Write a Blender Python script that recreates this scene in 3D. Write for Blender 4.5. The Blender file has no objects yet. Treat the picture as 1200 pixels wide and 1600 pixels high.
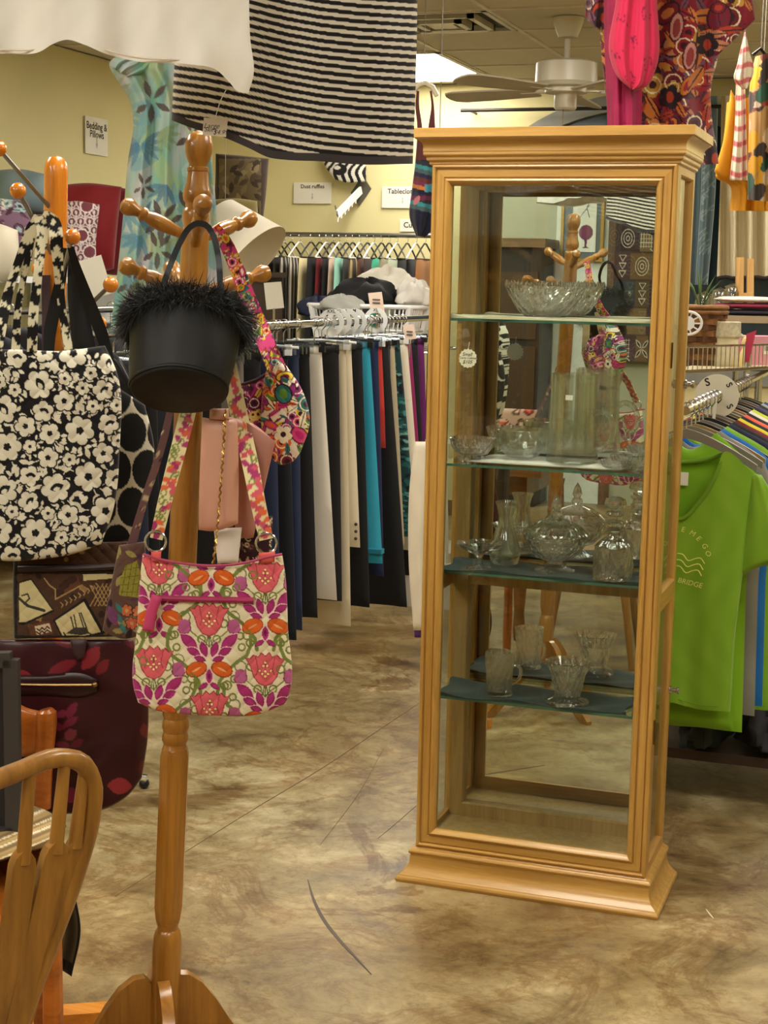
import bpy, math, random
import numpy as np
from mathutils import Vector

random.seed(7)
np.random.seed(7)
SC = bpy.context.scene
COL = SC.collection

# ------------------------------------------------------------------ camera
FPX, PITCH, ROLL, YAW, EYE = 2450.0, 0.1459, 0.0207, 0.3324, 1.5173
fw = np.array([-math.sin(YAW), math.cos(YAW), 0.0])
rt = np.array([math.cos(YAW), math.sin(YAW), 0.0])
upv = np.array([0, 0, 1.0])
FWD = fw * math.cos(PITCH) - upv * math.sin(PITCH)
U0 = upv * math.cos(PITCH) + fw * math.sin(PITCH)
RGT = math.cos(ROLL) * rt + math.sin(ROLL) * U0
UPC = math.cos(ROLL) * U0 - math.sin(ROLL) * rt
CAM = np.array([0, 0, EYE])

cam_data = bpy.data.cameras.new('camera')
cam = bpy.data.objects.new('camera', cam_data)
COL.objects.link(cam)
cam_data.sensor_fit = 'VERTICAL'
cam_data.sensor_height = 36.0
cam_data.lens = FPX / 1600 * 36.0
cam_data.clip_start = 0.05
from mathutils import Matrix
mw = Matrix.Identity(4)
for i in range(3):
    mw[i][0], mw[i][1], mw[i][2], mw[i][3] = RGT[i], UPC[i], -FWD[i], CAM[i]
cam.matrix_world = mw
SC.camera = cam

# ------------------------------------------------------------------ world, exposure, ceiling lamp strength
world = bpy.data.worlds.new('world')
SC.world = world
world.use_nodes = True
world.node_tree.nodes['Background'].inputs[0].default_value = (0.010, 0.014, 0.022, 1)
world.node_tree.nodes['Background'].inputs[1].default_value = 1.0
LAMP_COLOR = (1.0, 0.955, 0.86, 1)
LAMP_STRENGTH = 19.0
SC.view_settings.view_transform = 'Standard'
SC.view_settings.look = 'None'
SC.view_settings.gamma = 1.0
SC.view_settings.use_curve_mapping = False
SC.view_settings.exposure = 0.0
SC.cycles.use_denoising = True
SC.cycles.max_bounces = 12
SC.cycles.transparent_max_bounces = 24
SC.cycles.transmission_bounces = 12
SC.cycles.caustics_refractive = False
SC.cycles.caustics_reflective = False
SC.cycles.sample_clamp_indirect = 6.0


# ------------------------------------------------------------------ rays: a place in the photograph at a known distance
def _ray(px, py):
    px = np.asarray(px, float)[..., None]
    py = np.asarray(py, float)[..., None]
    return FWD + RGT * (px - 600) / FPX - UPC * (py - 800) / FPX


def at(px, py, d):
    v = _ray(px, py)
    return CAM + v * (np.asarray(d, float) / (v @ fw))[..., None]


def aty(px, py, Y):
    v = _ray(px, py)
    return CAM + v * (np.asarray(Y, float) / v[..., 1])[..., None]


def atx(px, py, X):
    v = _ray(px, py)
    return CAM + v * (np.asarray(X, float) / v[..., 0])[..., None]


def atz(px, py, Z):
    v = _ray(px, py)
    return CAM + v * ((np.asarray(Z, float) - EYE) / v[..., 2])[..., None]


# ------------------------------------------------------------------ colour and materials
def lin(c):
    c = np.asarray(c, float) / 255.0
    return np.where(c <= 0.04045, c / 12.92, ((c + 0.055) / 1.055) ** 2.4)


def lin4(c):
    return tuple(lin(c)) + (1.0,)


MATS = {}


def newmat(name):
    m = bpy.data.materials.new(name)
    m.use_nodes = True
    nt = m.node_tree
    b = nt.nodes['Principled BSDF']
    return m, nt, b


def setin(b, key, v):
    if key in b.inputs:
        b.inputs[key].default_value = v


def noise_node(nt, scale, detail=4, rough=0.55, vecscale=None, distort=0.0):
    tc = nt.nodes.new('ShaderNodeTexCoord')
    mp = nt.nodes.new('ShaderNodeMapping')
    if vecscale:
        mp.inputs['Scale'].default_value = vecscale
    nt.links.new(tc.outputs['Object'], mp.inputs['Vector'])
    n = nt.nodes.new('ShaderNodeTexNoise')
    n.inputs['Scale'].default_value = scale
    n.inputs['Detail'].default_value = detail
    n.inputs['Roughness'].default_value = rough
    n.inputs['Distortion'].default_value = distort
    nt.links.new(mp.outputs['Vector'], n.inputs['Vector'])
    return n


def ramp(nt, fac, stops):
    r = nt.nodes.new('ShaderNodeValToRGB')
    el = r.color_ramp.elements
    while len(el) < len(stops):
        el.new(0.5)
    for e, (p, c) in zip(el, stops):
        e.position = p
        e.color = c
    nt.links.new(fac, r.inputs['Fac'])
    return r


def bump(nt, b, fac, strength=0.2, dist=0.002):
    bp = nt.nodes.new('ShaderNodeBump')
    bp.inputs['Strength'].default_value = strength
    bp.inputs['Distance'].default_value = dist
    nt.links.new(fac, bp.inputs['Height'])
    nt.links.new(bp.outputs['Normal'], b.inputs['Normal'])


def M(name, col, rough=0.6, metal=0.0, var=0.12, vscale=6.0, bmp=0.0, bscale=200.0, coat=0.0, sheen=0.0, spec=0.5):
    if name in MATS:
        return MATS[name]
    m, nt, b = newmat(name)
    c = lin(col)
    n = noise_node(nt, vscale)
    r = ramp(nt, n.outputs['Fac'], [(0.3, tuple(np.clip(c * (1 - var), 0, 1)) + (1,)), (0.7, tuple(np.clip(c * (1 + var), 0, 1)) + (1,))])
    nt.links.new(r.outputs['Color'], b.inputs['Base Color'])
    setin(b, 'Roughness', rough)
    setin(b, 'Metallic', metal)
    setin(b, 'Specular IOR Level', spec)
    setin(b, 'Coat Weight', coat)
    setin(b, 'Sheen Weight', sheen)
    if bmp:
        n2 = noise_node(nt, bscale, 2)
        bump(nt, b, n2.outputs['Fac'], bmp, 0.003)
    MATS[name] = m
    return m


def wood(name, c1, c2, axis='z', rough=0.35, scale=1.0, coat=0.25):
    if name in MATS:
        return MATS[name]
    m, nt, b = newmat(name)
    s = {'z': (22, 22, 1.3), 'x': (1.3, 22, 22), 'y': (22, 1.3, 22)}[axis]
    n = noise_node(nt, 2.2 * scale, 6, 0.65, s, 0.6)
    n2 = noise_node(nt, 9.0 * scale, 3, 0.6, s, 0.2)
    add = nt.nodes.new('ShaderNodeMath')
    add.operation = 'ADD'
    mul = nt.nodes.new('ShaderNodeMath')
    mul.operation = 'MULTIPLY'
    mul.inputs[1].default_value = 0.35
    nt.links.new(n2.outputs['Fac'], mul.inputs[0])
    nt.links.new(n.outputs['Fac'], add.inputs[0])
    nt.links.new(mul.outputs[0], add.inputs[1])
    r = ramp(nt, add.outputs[0], [(0.42, lin4(c2)), (0.62, lin4((np.array(c1) + np.array(c2)) / 2)), (0.82, lin4(c1))])
    nt.links.new(r.outputs['Color'], b.inputs['Base Color'])
    setin(b, 'Roughness', rough)
    setin(b, 'Coat Weight', coat)
    setin(b, 'Coat Roughness', 0.15)
    bump(nt, b, n2.outputs['Fac'], 0.06, 0.001)
    MATS[name] = m
    return m


def printed(name, rough=0.85, bmp=0.25, bscale=350.0, sheen=0.15, coat=0.0, spec=0.3):
    """cloth or leather whose printed colours come from the mesh's own colour attribute"""
    if name in MATS:
        return MATS[name]
    m, nt, b = newmat(name)
    a = nt.nodes.new('ShaderNodeAttribute')
    a.attribute_name = 'Col'
    nt.links.new(a.outputs['Color'], b.inputs['Base Color'])
    setin(b, 'Roughness', rough)
    setin(b, 'Sheen Weight', sheen)
    setin(b, 'Coat Weight', coat)
    setin(b, 'Specular IOR Level', spec)
    if bmp:
        n = noise_node(nt, bscale, 2)
        bump(nt, b, n.outputs['Fac'], bmp, 0.001)
    MATS[name] = m
    return m


def glass_pane(name='pane_glass', tint=(235, 245, 238), refl=1.0):
    if name in MATS:
        return MATS[name]
    m, nt, b = newmat(name)
    out = nt.nodes['Material Output']
    tr = nt.nodes.new('ShaderNodeBsdfTransparent')
    tr.inputs[0].default_value = lin4(tint)
    gl = nt.nodes.new('ShaderNodeBsdfGlossy')
    gl.inputs['Roughness'].default_value = 0.0
    lw = nt.nodes.new('ShaderNodeLayerWeight')
    lw.inputs['Blend'].default_value = 0.5
    pw = nt.nodes.new('ShaderNodeMath')
    pw.operation = 'POWER'
    pw.inputs[1].default_value = 4.0
    nt.links.new(lw.outputs['Facing'], pw.inputs[0])
    mu = nt.nodes.new('ShaderNodeMath')
    mu.operation = 'MULTIPLY_ADD'
    mu.inputs[1].default_value = 0.7
    mu.inputs[2].default_value = 0.035 * refl
    nt.links.new(pw.outputs[0], mu.inputs[0])
    mx = nt.nodes.new('ShaderNodeMixShader')
    nt.links.new(mu.outputs[0], mx.inputs[0])
    nt.links.new(tr.outputs[0], mx.inputs[1])
    nt.links.new(gl.outputs[0], mx.inputs[2])
    nt.links.new(mx.outputs[0], out.inputs['Surface'])
    nt.nodes.remove(b)
    MATS[name] = m
    return m


def crystal(name='crystal', tint=(250, 252, 250), clear=0.3):
    if name in MATS:
        return MATS[name]
    m, nt, b = newmat(name)
    out = nt.nodes['Material Output']
    g = nt.nodes.new('ShaderNodeBsdfGlass')
    g.inputs['IOR'].default_value = 1.5
    g.inputs['Roughness'].default_value = 0.0
    g.inputs['Color'].default_value = lin4(tint)
    tr = nt.nodes.new('ShaderNodeBsdfTransparent')
    tr.inputs[0].default_value = lin4(tint)
    mx = nt.nodes.new('ShaderNodeMixShader')
    mx.inputs[0].default_value = clear
    gl = nt.nodes.new('ShaderNodeBsdfGlossy')
    gl.inputs['Roughness'].default_value = 0.0
    lw = nt.nodes.new('ShaderNodeLayerWeight')
    lw.inputs['Blend'].default_value = 0.5
    pw = nt.nodes.new('ShaderNodeMath')
    pw.operation = 'POWER'
    pw.inputs[1].default_value = 2.2
    nt.links.new(lw.outputs['Facing'], pw.inputs[0])
    ma = nt.nodes.new('ShaderNodeMath')
    ma.operation = 'MULTIPLY_ADD'
    ma.inputs[1].default_value = 0.6
    ma.inputs[2].default_value = 0.09
    nt.links.new(pw.outputs[0], ma.inputs[0])
    thin = nt.nodes.new('ShaderNodeMixShader')
    nt.links.new(ma.outputs[0], thin.inputs[0])
    nt.links.new(tr.outputs[0], thin.inputs[1])
    nt.links.new(gl.outputs[0], thin.inputs[2])
    nt.links.new(g.outputs[0], mx.inputs[1])
    nt.links.new(thin.outputs[0], mx.inputs[2])
    nt.links.new(mx.outputs[0], out.inputs['Surface'])
    nt.nodes.remove(b)
    MATS[name] = m
    return m


def emitter(name, col, strength):
    m, nt, b = newmat(name)
    out = nt.nodes['Material Output']
    e = nt.nodes.new('ShaderNodeEmission')
    e.inputs[0].default_value = col
    e.inputs[1].default_value = strength
    nt.links.new(e.outputs[0], out.inputs['Surface'])
    nt.nodes.remove(b)
    return m


# ------------------------------------------------------------------ scene objects
def tag(o, label=None, cat=None, group=None, kind=None):
    if label:
        o['label'] = label
    if cat:
        o['category'] = cat
    if group:
        o['group'] = group
    if kind:
        o['kind'] = kind
    return o


def wloc(o):
    p = np.zeros(3)
    while o is not None:
        p = p + np.array(o.location)
        o = o.parent
    return p


def thing(name, loc, label=None, cat=None, group=None, kind=None):
    o = bpy.data.objects.new(name, None)
    o.empty_display_size = 0.05
    COL.objects.link(o)
    o.location = tuple(loc)
    return tag(o, label, cat, group, kind)


def mesh_obj(name, V, F, mat, parent=None, origin=None, smooth=35, colors=None):
    V = np.asarray(V, float)
    base = wloc(parent) if parent is not None else np.zeros(3)
    loc = np.zeros(3)
    if origin is not None:
        loc = np.asarray(origin, float) - base
    elif parent is None:
        lo, hi = V.min(0), V.max(0)
        loc = np.array([(lo[0] + hi[0]) / 2, (lo[1] + hi[1]) / 2, lo[2]])
    me = bpy.data.meshes.new(name)
    me.from_pydata((V - base - loc).tolist(), [], F)
    if colors is not None:
        ca = me.color_attributes.new('Col', 'FLOAT_COLOR', 'POINT')
        c4 = np.ones((len(V), 4), np.float32)
        c4[:, :3] = colors
        ca.data.foreach_set('color', c4.ravel())
    me.materials.append(mat)
    if smooth:
        me.polygons.foreach_set('use_smooth', np.ones(len(me.polygons), bool))
        if smooth < 180:
            me.set_sharp_from_angle(angle=math.radians(smooth))
    me.update()
    o = bpy.data.objects.new(name, me)
    COL.objects.link(o)
    if parent is not None:
        o.parent = parent
    o.location = tuple(loc)
    return o


def perp(v):
    v = np.asarray(v, float)
    a = np.array([0, 0, 1.0]) if abs(v[2]) < 0.9 * np.linalg.norm(v) else np.array([1.0, 0, 0])
    x = np.cross(a, v)
    x /= np.linalg.norm(x)
    y = np.cross(v / np.linalg.norm(v), x)
    return x, y


class MB:
    def __init__(s):
        s.V, s.F = [], []

    def add(s, V, F):
        n = len(s.V)
        s.V += [tuple(v) for v in V]
        s.F += [tuple(i + n for i in f) for f in F]
        return s

    def box(s, lo, hi):
        x0, y0, z0 = lo
        x1, y1, z1 = hi
        return s.add([(x0, y0, z0), (x1, y0, z0), (x1, y1, z0), (x0, y1, z0), (x0, y0, z1), (x1, y0, z1), (x1, y1, z1), (x0, y1, z1)],
                     [(0, 3, 2, 1), (4, 5, 6, 7), (0, 1, 5, 4), (1, 2, 6, 5), (2, 3, 7, 6), (3, 0, 4, 7)])

    def obox(s, c, ax, ay, az):
        """box from its centre and three half-axes"""
        c, ax, ay, az = [np.asarray(q, float) for q in (c, ax, ay, az)]
        V = [c + i * ax + j * ay + k * az for k in (-1, 1) for i, j in ((-1, -1), (1, -1), (1, 1), (-1, 1))]
        return s.add(V, [(0, 3, 2, 1), (4, 5, 6, 7), (0, 1, 5, 4), (1, 2, 6, 5), (2, 3, 7, 6), (3, 0, 4, 7)])

    def bar(s, a, b, w, h, upd=(0, 0, 1)):
        a, b = np.asarray(a, float), np.asarray(b, float)
        d = b - a
        L = np.linalg.norm(d)
        d = d / L
        x = np.cross(upd, d)
        if np.linalg.norm(x) < 1e-6:
            x = np.array([1.0, 0, 0])
        x /= np.linalg.norm(x)
        y = np.cross(d, x)
        return s.obox((a + b) / 2, d * L / 2, x * w / 2, y * h / 2)

    def rings(s, R, cap0=True, cap1=True, closed=False):
        n = len(R[0])
        V = [p for r in R for p in r]
        F = []
        m = len(R)
        for i in range(m if closed else m - 1):
            j = (i + 1) % m
            for k in range(n):
                l = (k + 1) % n
                F.append((i * n + k, i * n + l, j * n + l, j * n + k))
        if not closed:
            if cap0:
                F.append(tuple(range(n - 1, -1, -1)))
            if cap1:
                F.append(tuple((m - 1) * n + k for k in range(n)))
        return s.add(V, F)

    def tube(s, path, r, n=8, closed=False, flat=1.0):
        path = [np.asarray(p, float) for p in path]
        m = len(path)
        rr = r if hasattr(r, '__len__') else [r] * m
        R = []
        px_ = None
        for i, p in enumerate(path):
            a = path[(i - 1) % m] if (i > 0 or closed) else p
            b = path[(i + 1) % m] if (i < m - 1 or closed) else p
            t = b - a
            t = t / (np.linalg.norm(t) + 1e-12)
            if px_ is None:
                x, y = perp(t)
            else:
                x = px_ - t * (px_ @ t)
                x /= np.linalg.norm(x)
                y = np.cross(t, x)
            px_ = x
            R.append([p + rr[i] * (math.cos(q) * x + flat * math.sin(q) * y) for q in [2 * math.pi * k / n for k in range(n)]])
        return s.rings(R, closed=closed)

    def lathe(s, prof, org, axis=(0, 0, 1), n=24, mod=None, cap0=True, cap1=True):
        """prof: (radius, height along axis)"""
        org, axis = np.asarray(org, float), np.asarray(axis, float)
        ax = axis / np.linalg.norm(axis)
        x, y = perp(ax)
        R = []
        for r, h in prof:
            ring = []
            for k in range(n):
                q = 2 * math.pi * k / n
                rr = r if mod is None else r * mod(q, h)
                ring.append(org + ax * h + rr * (math.cos(q) * x + math.sin(q) * y))
            R.append(ring)
        return s.rings(R, cap0, cap1)

    def sphere(s, c, r, n=12):
        return s.lathe([(max(1e-4, r * math.sin(math.pi * i / n)), -r * math.cos(math.pi * i / n)) for i in range(n + 1)], c, n=n + 4)

    def build(s, name, mat, parent=None, origin=None, smooth=35):
        return mesh_obj(name, s.V, s.F, mat, parent, origin, smooth)


def copy_tree(o, off, parent=None):
    c = o.copy()
    COL.objects.link(c)
    c.parent = parent
    if parent is None:
        c.location = Vector(o.location) + Vector(tuple(off))
    for ch in o.children:
        copy_tree(ch, off, c)
    return c


def poly_at(P, t):
    """points along a polyline, by share of its length, smoothed"""
    P = np.asarray(P, float)
    if len(P) == 1:
        return np.repeat(P, len(t), 0)
    seg = np.sqrt(((P[1:] - P[:-1]) ** 2).sum(1)) + 1e-9
    s = np.concatenate([[0], np.cumsum(seg)])
    s /= s[-1]
    if len(P) < 3:
        return np.stack([np.interp(t, s, P[:, k]) for k in range(P.shape[1])], -1)
    # monotone-ish cubic (Catmull-Rom tangents)
    m = np.gradient(P, s, axis=0)
    i = np.clip(np.searchsorted(s, t, 'right') - 1, 0, len(s) - 2)
    h = (s[i + 1] - s[i])[:, None]
    u = ((t - s[i]) / (s[i + 1] - s[i]))[:, None]
    return ((1 + 2 * u) * (1 - u) ** 2) * P[i] + u * (1 - u) ** 2 * h * m[i] + u * u * (3 - 2 * u) * P[i + 1] + u * u * (u - 1) * h * m[i + 1]


def patch(name, L, R, mapfn, thick, mat, T=None, B=None, colfn=None, relief=None, nu=20, nv=30, parent=None, prof='flat', closed_ends=True,
          smooth=70, origin=None, backcol=None):
    """A solid body between a left and a right edge (and optional top and bottom edges), front and back sheets swelling by 'thick' each.
    mapfn(a, b, off) turns edge coordinates plus an offset in depth into world points."""
    v = np.linspace(0, 1, nv)
    s = np.linspace(0, 1, nu)
    Lp, Rp = poly_at(L, v), poly_at(R, v)
    Tp = poly_at(T, s) if T is not None else Lp[0] + (Rp[0] - Lp[0]) * s[:, None]
    Bp = poly_at(B, s) if B is not None else Lp[-1] + (Rp[-1] - Lp[-1]) * s[:, None]
    S, Vv = np.meshgrid(s, v)
    S3, V3 = S[..., None], Vv[..., None]
    P = (1 - S3) * Lp[:, None] + S3 * Rp[:, None] + (1 - V3) * Tp[None] + V3 * Bp[None] \
        - ((1 - S3) * (1 - V3) * Lp[0] + S3 * (1 - V3) * Rp[0] + (1 - S3) * V3 * Lp[-1] + S3 * V3 * Rp[-1])
    e = np.clip(1 - (2 * S - 1) ** 2, 0, 1)
    if prof == 'flat':
        w = e ** 0.25
        if closed_ends:
            ev = np.clip(1 - (2 * Vv - 1) ** 2, 0, 1)
            w = w * np.where(ev <= 0, 0.15, ev ** 0.12)
    elif prof == 'tube':
        w = e ** 0.5
    elif prof == 'pillow':
        ev = np.clip(1 - (2 * Vv - 1) ** 2, 0, 1)
        w = (e * ev) ** 0.4
    else:
        w = np.ones_like(e)
    a, b = P[..., 0], P[..., 1]
    ex = P[..., 2] if P.shape[-1] > 2 else 0.0
    rel = relief(a, b, S, Vv) if relief else 0.0
    Vf = mapfn(a, b, ex - w * thick + rel)
    Vb = mapfn(a, b, ex + w * thick + 0.002 + rel)
    nf = nu * nv
    Vall = np.concatenate([Vf.reshape(-1, 3), Vb.reshape(-1, 3)])
    idx = np.arange(nf).reshape(nv, nu)
    F = []
    q = np.stack([idx[:-1, :-1], idx[1:, :-1], idx[1:, 1:], idx[:-1, 1:]], -1).reshape(-1, 4)
    F += q.tolist()
    q2 = q[:, ::-1] + nf
    F += q2.tolist()
    for col, rev in ((0, False), (nu - 1, True)):
        for i in range(nv - 1):
            f = [idx[i, col], idx[i, col] + nf, idx[i + 1, col] + nf, idx[i + 1, col]]
            F.append([int(k) for k in (f[::-1] if rev else f)])
    if closed_ends:
        for row, rev in ((0, True), (nv - 1, False)):
            for i in range(nu - 1):
                f = [idx[row, i], idx[row, i] + nf, idx[row, i + 1] + nf, idx[row, i + 1]]
                F.append([int(k) for k in (f[::-1] if rev else f)])
    cols = None
    if colfn is not None:
        c = colfn(a.ravel(), b.ravel(), S.ravel(), Vv.ravel())
        c = lin(c)
        cb = c if backcol is None else np.tile(lin(backcol), (nf, 1))
        cols = np.concatenate([c, cb])
    return mesh_obj(name, Vall, F, mat, parent, origin, smooth, cols)


def cam_map(d):
    """edge coordinates are a line of sight, depth d (number or function) ahead of the camera's stand"""
    if callable(d):
        return lambda a, b, off: at(a, b, d(a, b) + off)
    return lambda a, b, off: at(a, b, d + off)


def ymap(Y):
    return lambda a, b, off: aty(a, b, Y + off)


def xz_map(Y, dirx=1):
    """edge coordinates are world x and z, the sheet facing -y at y = Y"""
    return lambda a, b, off: np.stack([a, np.broadcast_to(Y + off, a.shape), b], -1)


def strap(name, pts, wpx, d, thick, mat, parent, colfn=None, n=40, nu=7):
    """ribbon along a drawn path; wpx = width across; d = depth or list along the path"""
    P = poly_at(np.asarray(pts, float), np.linspace(0, 1, n))
    t = np.gradient(P, axis=0)
    t /= np.linalg.norm(t, axis=1)[:, None] + 1e-9
    nrm = np.stack([t[:, 1], -t[:, 0]], -1)
    w = np.interp(np.linspace(0, 1, n), np.linspace(0, 1, len(np.atleast_1d(wpx))), np.atleast_1d(wpx))[:, None] / 2
    dd = np.interp(np.linspace(0, 1, n), np.linspace(0, 1, len(np.atleast_1d(d))), np.atleast_1d(d))
    A, Bq = P + nrm * w, P - nrm * w
    L = np.concatenate([A, dd[:, None]], 1)
    R = np.concatenate([Bq, dd[:, None]], 1)
    s = np.linspace(0, 1, nu)
    G = L[:, None] * (1 - s)[None, :, None] + R[:, None] * s[None, :, None]
    Vf = at(G[..., 0], G[..., 1], G[..., 2] - thick / 2).reshape(-1, 3)
    Vb = at(G[..., 0], G[..., 1], G[..., 2] + thick / 2).reshape(-1, 3)
    nf = n * nu
    idx = np.arange(nf).reshape(n, nu)
    q = np.stack([idx[:-1, :-1], idx[1:, :-1], idx[1:, 1:], idx[:-1, 1:]], -1).reshape(-1, 4)
    F = q.tolist() + (q[:, ::-1] + nf).tolist()
    for c in (0, nu - 1):
        for i in range(n - 1):
            F.append([int(idx[i, c]), int(idx[i, c] + nf), int(idx[i + 1, c] + nf), int(idx[i + 1, c])])
    for r_ in (0, n - 1):
        for i in range(nu - 1):
            F.append([int(idx[r_, i]), int(idx[r_, i] + nf), int(idx[r_, i + 1] + nf), int(idx[r_, i + 1])])
    cols = None
    if colfn is not None:
        c = lin(colfn(G[..., 0].ravel(), G[..., 1].ravel(), None, None))
        cols = np.concatenate([c, c])
    return mesh_obj(name, np.concatenate([Vf, Vb]), F, mat, parent, None, 60, cols)


def text(name, s, size, pos, xdir, updir, mat, parent, shear=0.0, align='CENTER', bold=0.0):
    cu = bpy.data.curves.new('lettering', 'FONT')
    cu.body = s
    cu.size = size
    cu.align_x = align
    cu.align_y = 'CENTER'
    cu.shear = shear
    cu.offset = bold * size
    cu.resolution_u = 3
    tmp = bpy.data.objects.new('lettering', cu)
    me = bpy.data.meshes.new_from_object(tmp)
    bpy.data.objects.remove(tmp)
    n = len(me.vertices)
    co = np.empty(n * 3, np.float32)
    me.vertices.foreach_get('co', co)
    co = co.reshape(-1, 3)
    xd, ud = np.asarray(xdir, float), np.asarray(updir, float)
    V = np.asarray(pos, float) + co[:, :1] * xd + co[:, 1:2] * ud
    F = [tuple(p.vertices) for p in me.polygons]
    bpy.data.meshes.remove(me)
    return mesh_obj(name, V, F, mat, parent, None, 0)


class Print:
    """flat print laid on cloth: shapes painted in order over a base colour"""

    def __init__(s, x, y, base):
        s.x, s.y = x, y
        b = np.asarray(base, float)
        s.c = np.tile(b, (len(x), 1)) if b.ndim == 1 else b.copy()

    alpha = 1.0

    def put(s, m, col):
        s.c[m] = col if s.alpha == 1.0 else s.c[m] * (1 - s.alpha) + np.asarray(col, float) * s.alpha

    def _loc(s, cx, cy, ang):
        ca, sa = math.cos(ang), math.sin(ang)
        dx, dy = s.x - cx, s.y - cy
        return dx * ca + dy * sa, -dx * sa + dy * ca

    def ell(s, cx, cy, rx, ry, col, ang=0.0):
        u, v = s._loc(cx, cy, ang)
        s.put((u / rx) ** 2 + (v / ry) ** 2 < 1, col)

    def ring(s, cx, cy, r, w, col):
        q = np.hypot(s.x - cx, s.y - cy)
        s.put(np.abs(q - r) < w / 2, col)

    def leaf(s, cx, cy, ln, wd, ang, col):
        u, v = s._loc(cx, cy, ang)
        s.put((np.abs(u) < ln / 2) & (np.abs(v) < wd / 2 * (1 - (2 * u / ln) ** 2)), col)

    def flower(s, cx, cy, r, n, rot, col, eye=None, er=0.25, depth=0.25):
        u, v = s._loc(cx, cy, 0)
        q, th = np.hypot(u, v), np.arctan2(v, u)
        s.put(q < r * (1 - 1.6 * depth + 1.6 * depth * np.abs(np.cos(n * (th - rot) / 2)) ** .6), col)
        if eye is not None:
            s.put(q < r * er, eye)

    def line(s, pts, w, col):
        m = np.zeros(len(s.x), bool)
        for (ax, ay), (bx, by) in zip(pts[:-1], pts[1:]):
            dx, dy = bx - ax, by - ay
            t = np.clip(((s.x - ax) * dx + (s.y - ay) * dy) / (dx * dx + dy * dy + 1e-9), 0, 1)
            m |= np.hypot(s.x - ax - t * dx, s.y - ay - t * dy) < w / 2
        s.put(m, col)

    def poly(s, pts, col):
        m = np.zeros(len(s.x), bool)
        n = len(pts)
        for i in range(n):
            ax, ay = pts[i]
            bx, by = pts[(i + 1) % n]
            if ay == by:
                continue
            cond = ((ay > s.y) != (by > s.y)) & (s.x < (bx - ax) * (s.y - ay) / (by - ay) + ax)
            m ^= cond
        s.put(m, col)


def plain(col, var=6, seed=0):
    def fn(x, y, s, v):
        r = np.random.RandomState(seed)
        k = np.sin(x * .13 + 3 * np.sin(y * .021)) * np.sin(y * .05 + seed)
        return np.clip(np.asarray(col, float) + var * k[:, None], 0, 255)
    return fn


def folds(amp, k, grow=0.6, ph=0.0, sway=0.0):
    """soft hanging folds, deeper towards the hem"""
    def fn(a, b, S, V):
        return amp * (grow * V + (1 - grow)) * (np.sin(S * k + ph + 1.3 * np.sin(V * 2.1 + ph)) + 0.4 * np.sin(S * k * 2.3 + 2 * ph + sway * V))
    return fn


CLOTH = printed('printed_cloth')
SMOOTHCLOTH = printed('printed_smooth_cloth', 0.75, 0.1, 300)
LEATHER = printed('printed_leather', 0.38, 0.12, 120, 0.0, 0.1)
PAPER = M('white_card', (238, 232, 215), 0.8, var=.03)
INK = M('black_ink', (18, 16, 18), 0.7, var=.0)
GREYINK = M('pale_grey_print', (190, 188, 180), 0.8, var=.0)
CHROME = M('chrome', (205, 205, 205), 0.18, 1.0, var=.03)
STEEL = M('dull_steel', (150, 148, 142), 0.35, 1.0, var=.05)
WHITEPL = M('white_plastic', (232, 232, 228), 0.4, var=.03)
BLACKPL = M('black_plastic', (16, 16, 17), 0.4, var=.05)
GREYPL = M('grey_plastic', (122, 116, 104), 0.4, var=.05)
CLEARPL = glass_pane('clear_plastic', (225, 230, 232), 2.0)

# ================================================================== THE ROOM
CEIL, XL, XR, YB, YF = 2.767, -4.67, 3.6, 9.83, -3.0


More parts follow.
